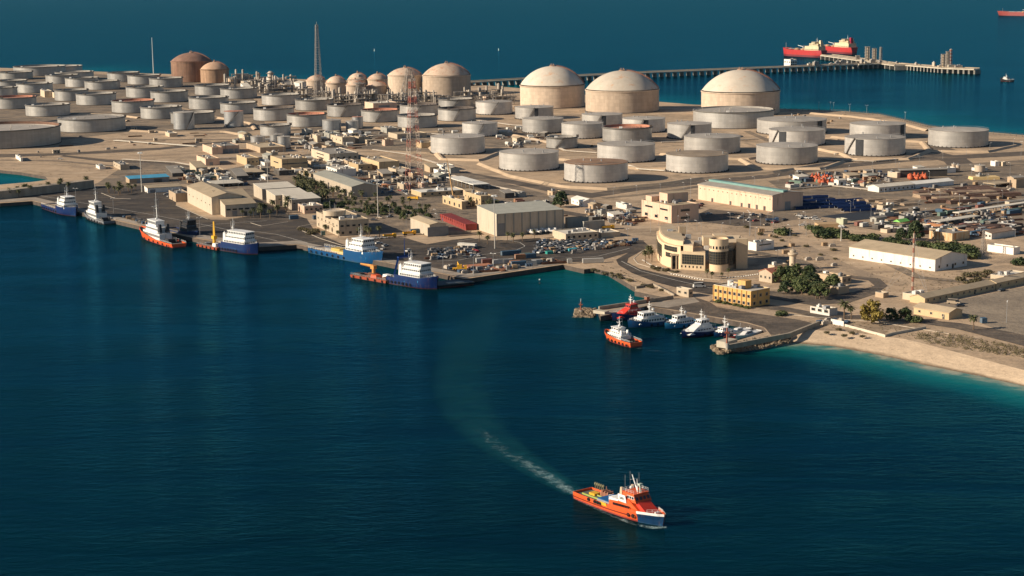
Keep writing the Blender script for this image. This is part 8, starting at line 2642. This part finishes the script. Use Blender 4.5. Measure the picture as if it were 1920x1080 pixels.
def foam(name, pts, widths, fo, label):
    """strip of foam on the water; fo = amount along it, fading to the sides"""
    P_ = [G(*p, 0) for p in pts]
    n = 60
    R_ = resample(P_, n)
    cum = [0]
    for a, c in zip(P_[:-1], P_[1:]):
        cum.append(cum[-1] + (c - a).length)
    vs, va, fs = [], [], []
    m = 9
    for i, p in enumerate(R_):
        k = i / n * cum[-1]
        wd, f = float(np.interp(k, cum, widths)), float(np.interp(k, cum, fo))
        d = R_[min(i + 1, n)] - R_[max(i - 1, 0)]
        s = Vector((-d.y, d.x, 0)).normalized()
        for j in range(m):
            q = -1 + 2 * j / (m - 1)
            vs.append((p.x + s.x * wd / 2 * q, p.y + s.y * wd / 2 * q, .06))
            va.append(max(0, f * (1 - q * q) ** .6))
    for i in range(n):
        for j in range(m - 1):
            a = i * m + j
            fs.append((a, a + 1, a + m + 1, a + m))
    me_ = bpy.data.meshes.new(name)
    me_.from_pydata(vs, [], fs)
    at = me_.attributes.new('foam', 'FLOAT', 'POINT')
    at.data.foreach_set('value', va)
    me_.materials.append(fm)
    o = bpy.data.objects.new(name, me_)
    COL.objects.link(o)
    return tag(o, label, 'wake', None, 'stuff')
foam('ship_wake', [(1092, 931), (1066, 919), (1020, 890), (975, 863), (940, 842), (915, 822), (895, 802)], [5.5, 6.5, 7.5, 8, 8.5, 8.5, 7], [1.0, .80, .66, .56, .47, .42, .36], 'white foam wake trailing behind the orange crew ship')
foam('bow_wave', [(1250, 989), (1225, 990), (1190, 983), (1150, 968), (1110, 950), (1086, 938)], [2.6, 3.6, 3.0, 2.4, 2.4, 3.0], [.75, .85, .7, .62, .62, .8], 'thin foam line along the side of the orange crew ship')
foam('tug_wake', [(1196, 653), (1215, 656), (1245, 660), (1290, 664)], [6, 7, 7, 6], [.6, .4, .3, .18], 'faint foam behind the small orange tug')
foam('shore_foam', [(1472, 641), (1560, 648.5), (1650, 665.5), (1750, 687.5), (1850, 707.5), (1925, 724)], [2, 2.4, 2.4, 2.4, 2.4, 2.4], [.55, .56, .6, .56, .56, .56], 'thin foam edge where the sea meets the beach')
tm = bpy.data.materials.new('aerated_water')
tm.use_nodes = True
t = tm.node_tree
b = t.nodes['Principled BSDF']
b.inputs['Base Color'].default_value = (.004, .085, .105, 1)
b.inputs['Roughness'].default_value = .5
b.inputs['Specular IOR Level'].default_value = .1
tc = N(t, 'ShaderNodeNewGeometry').outputs['Position']
fa = N(t, 'ShaderNodeAttribute', attribute_name='foam').outputs['Fac']
nn = noise(t, tc, .10, 5, .65, 1.0)
t.links.new(math_node(t, 'MULTIPLY', fa, ramp(t, nn, [(.3, .25), (.7, 1)])), b.inputs['Alpha'])
fm = tm
o = foam('turned_water', [(1080, 926), (1020, 889), (960, 852), (915, 818), (885, 785), (868, 750), (858, 715), (868, 660), (900, 600), (960, 560)], [9, 13, 17, 20, 22, 24, 24, 24, 22, 18], [.85, .80, .68, .56, .48, .42, .36, .30, .2, .06], 'pale turquoise trail of turned water curving behind the orange crew ship')
o.location.z = -.03
# ------------------------------------------------------------------ haze
hz = MB().box(-14000, 14000, -600, 30000, -8, 260).build('haze', None)
hm_ = bpy.data.materials.new('haze_air')
hm_.use_nodes = True
t = hm_.node_tree
for n in list(t.nodes):
    if n.type != 'OUTPUT_MATERIAL':
        t.nodes.remove(n)
v = N(t, 'ShaderNodeVolumePrincipled')
v.inputs['Color'].default_value = (.30, .66, 1.0, 1)
v.inputs['Density'].default_value = 0.65e-5
v.inputs['Anisotropy'].default_value = .2
t.links.new(v.outputs[0], t.nodes['Material Output'].inputs['Volume'])
hz.data.materials.clear()
hz.data.materials.append(hm_)
tag(hz, kind='stuff')
hz['label'] = 'thin sea haze over the whole harbour'
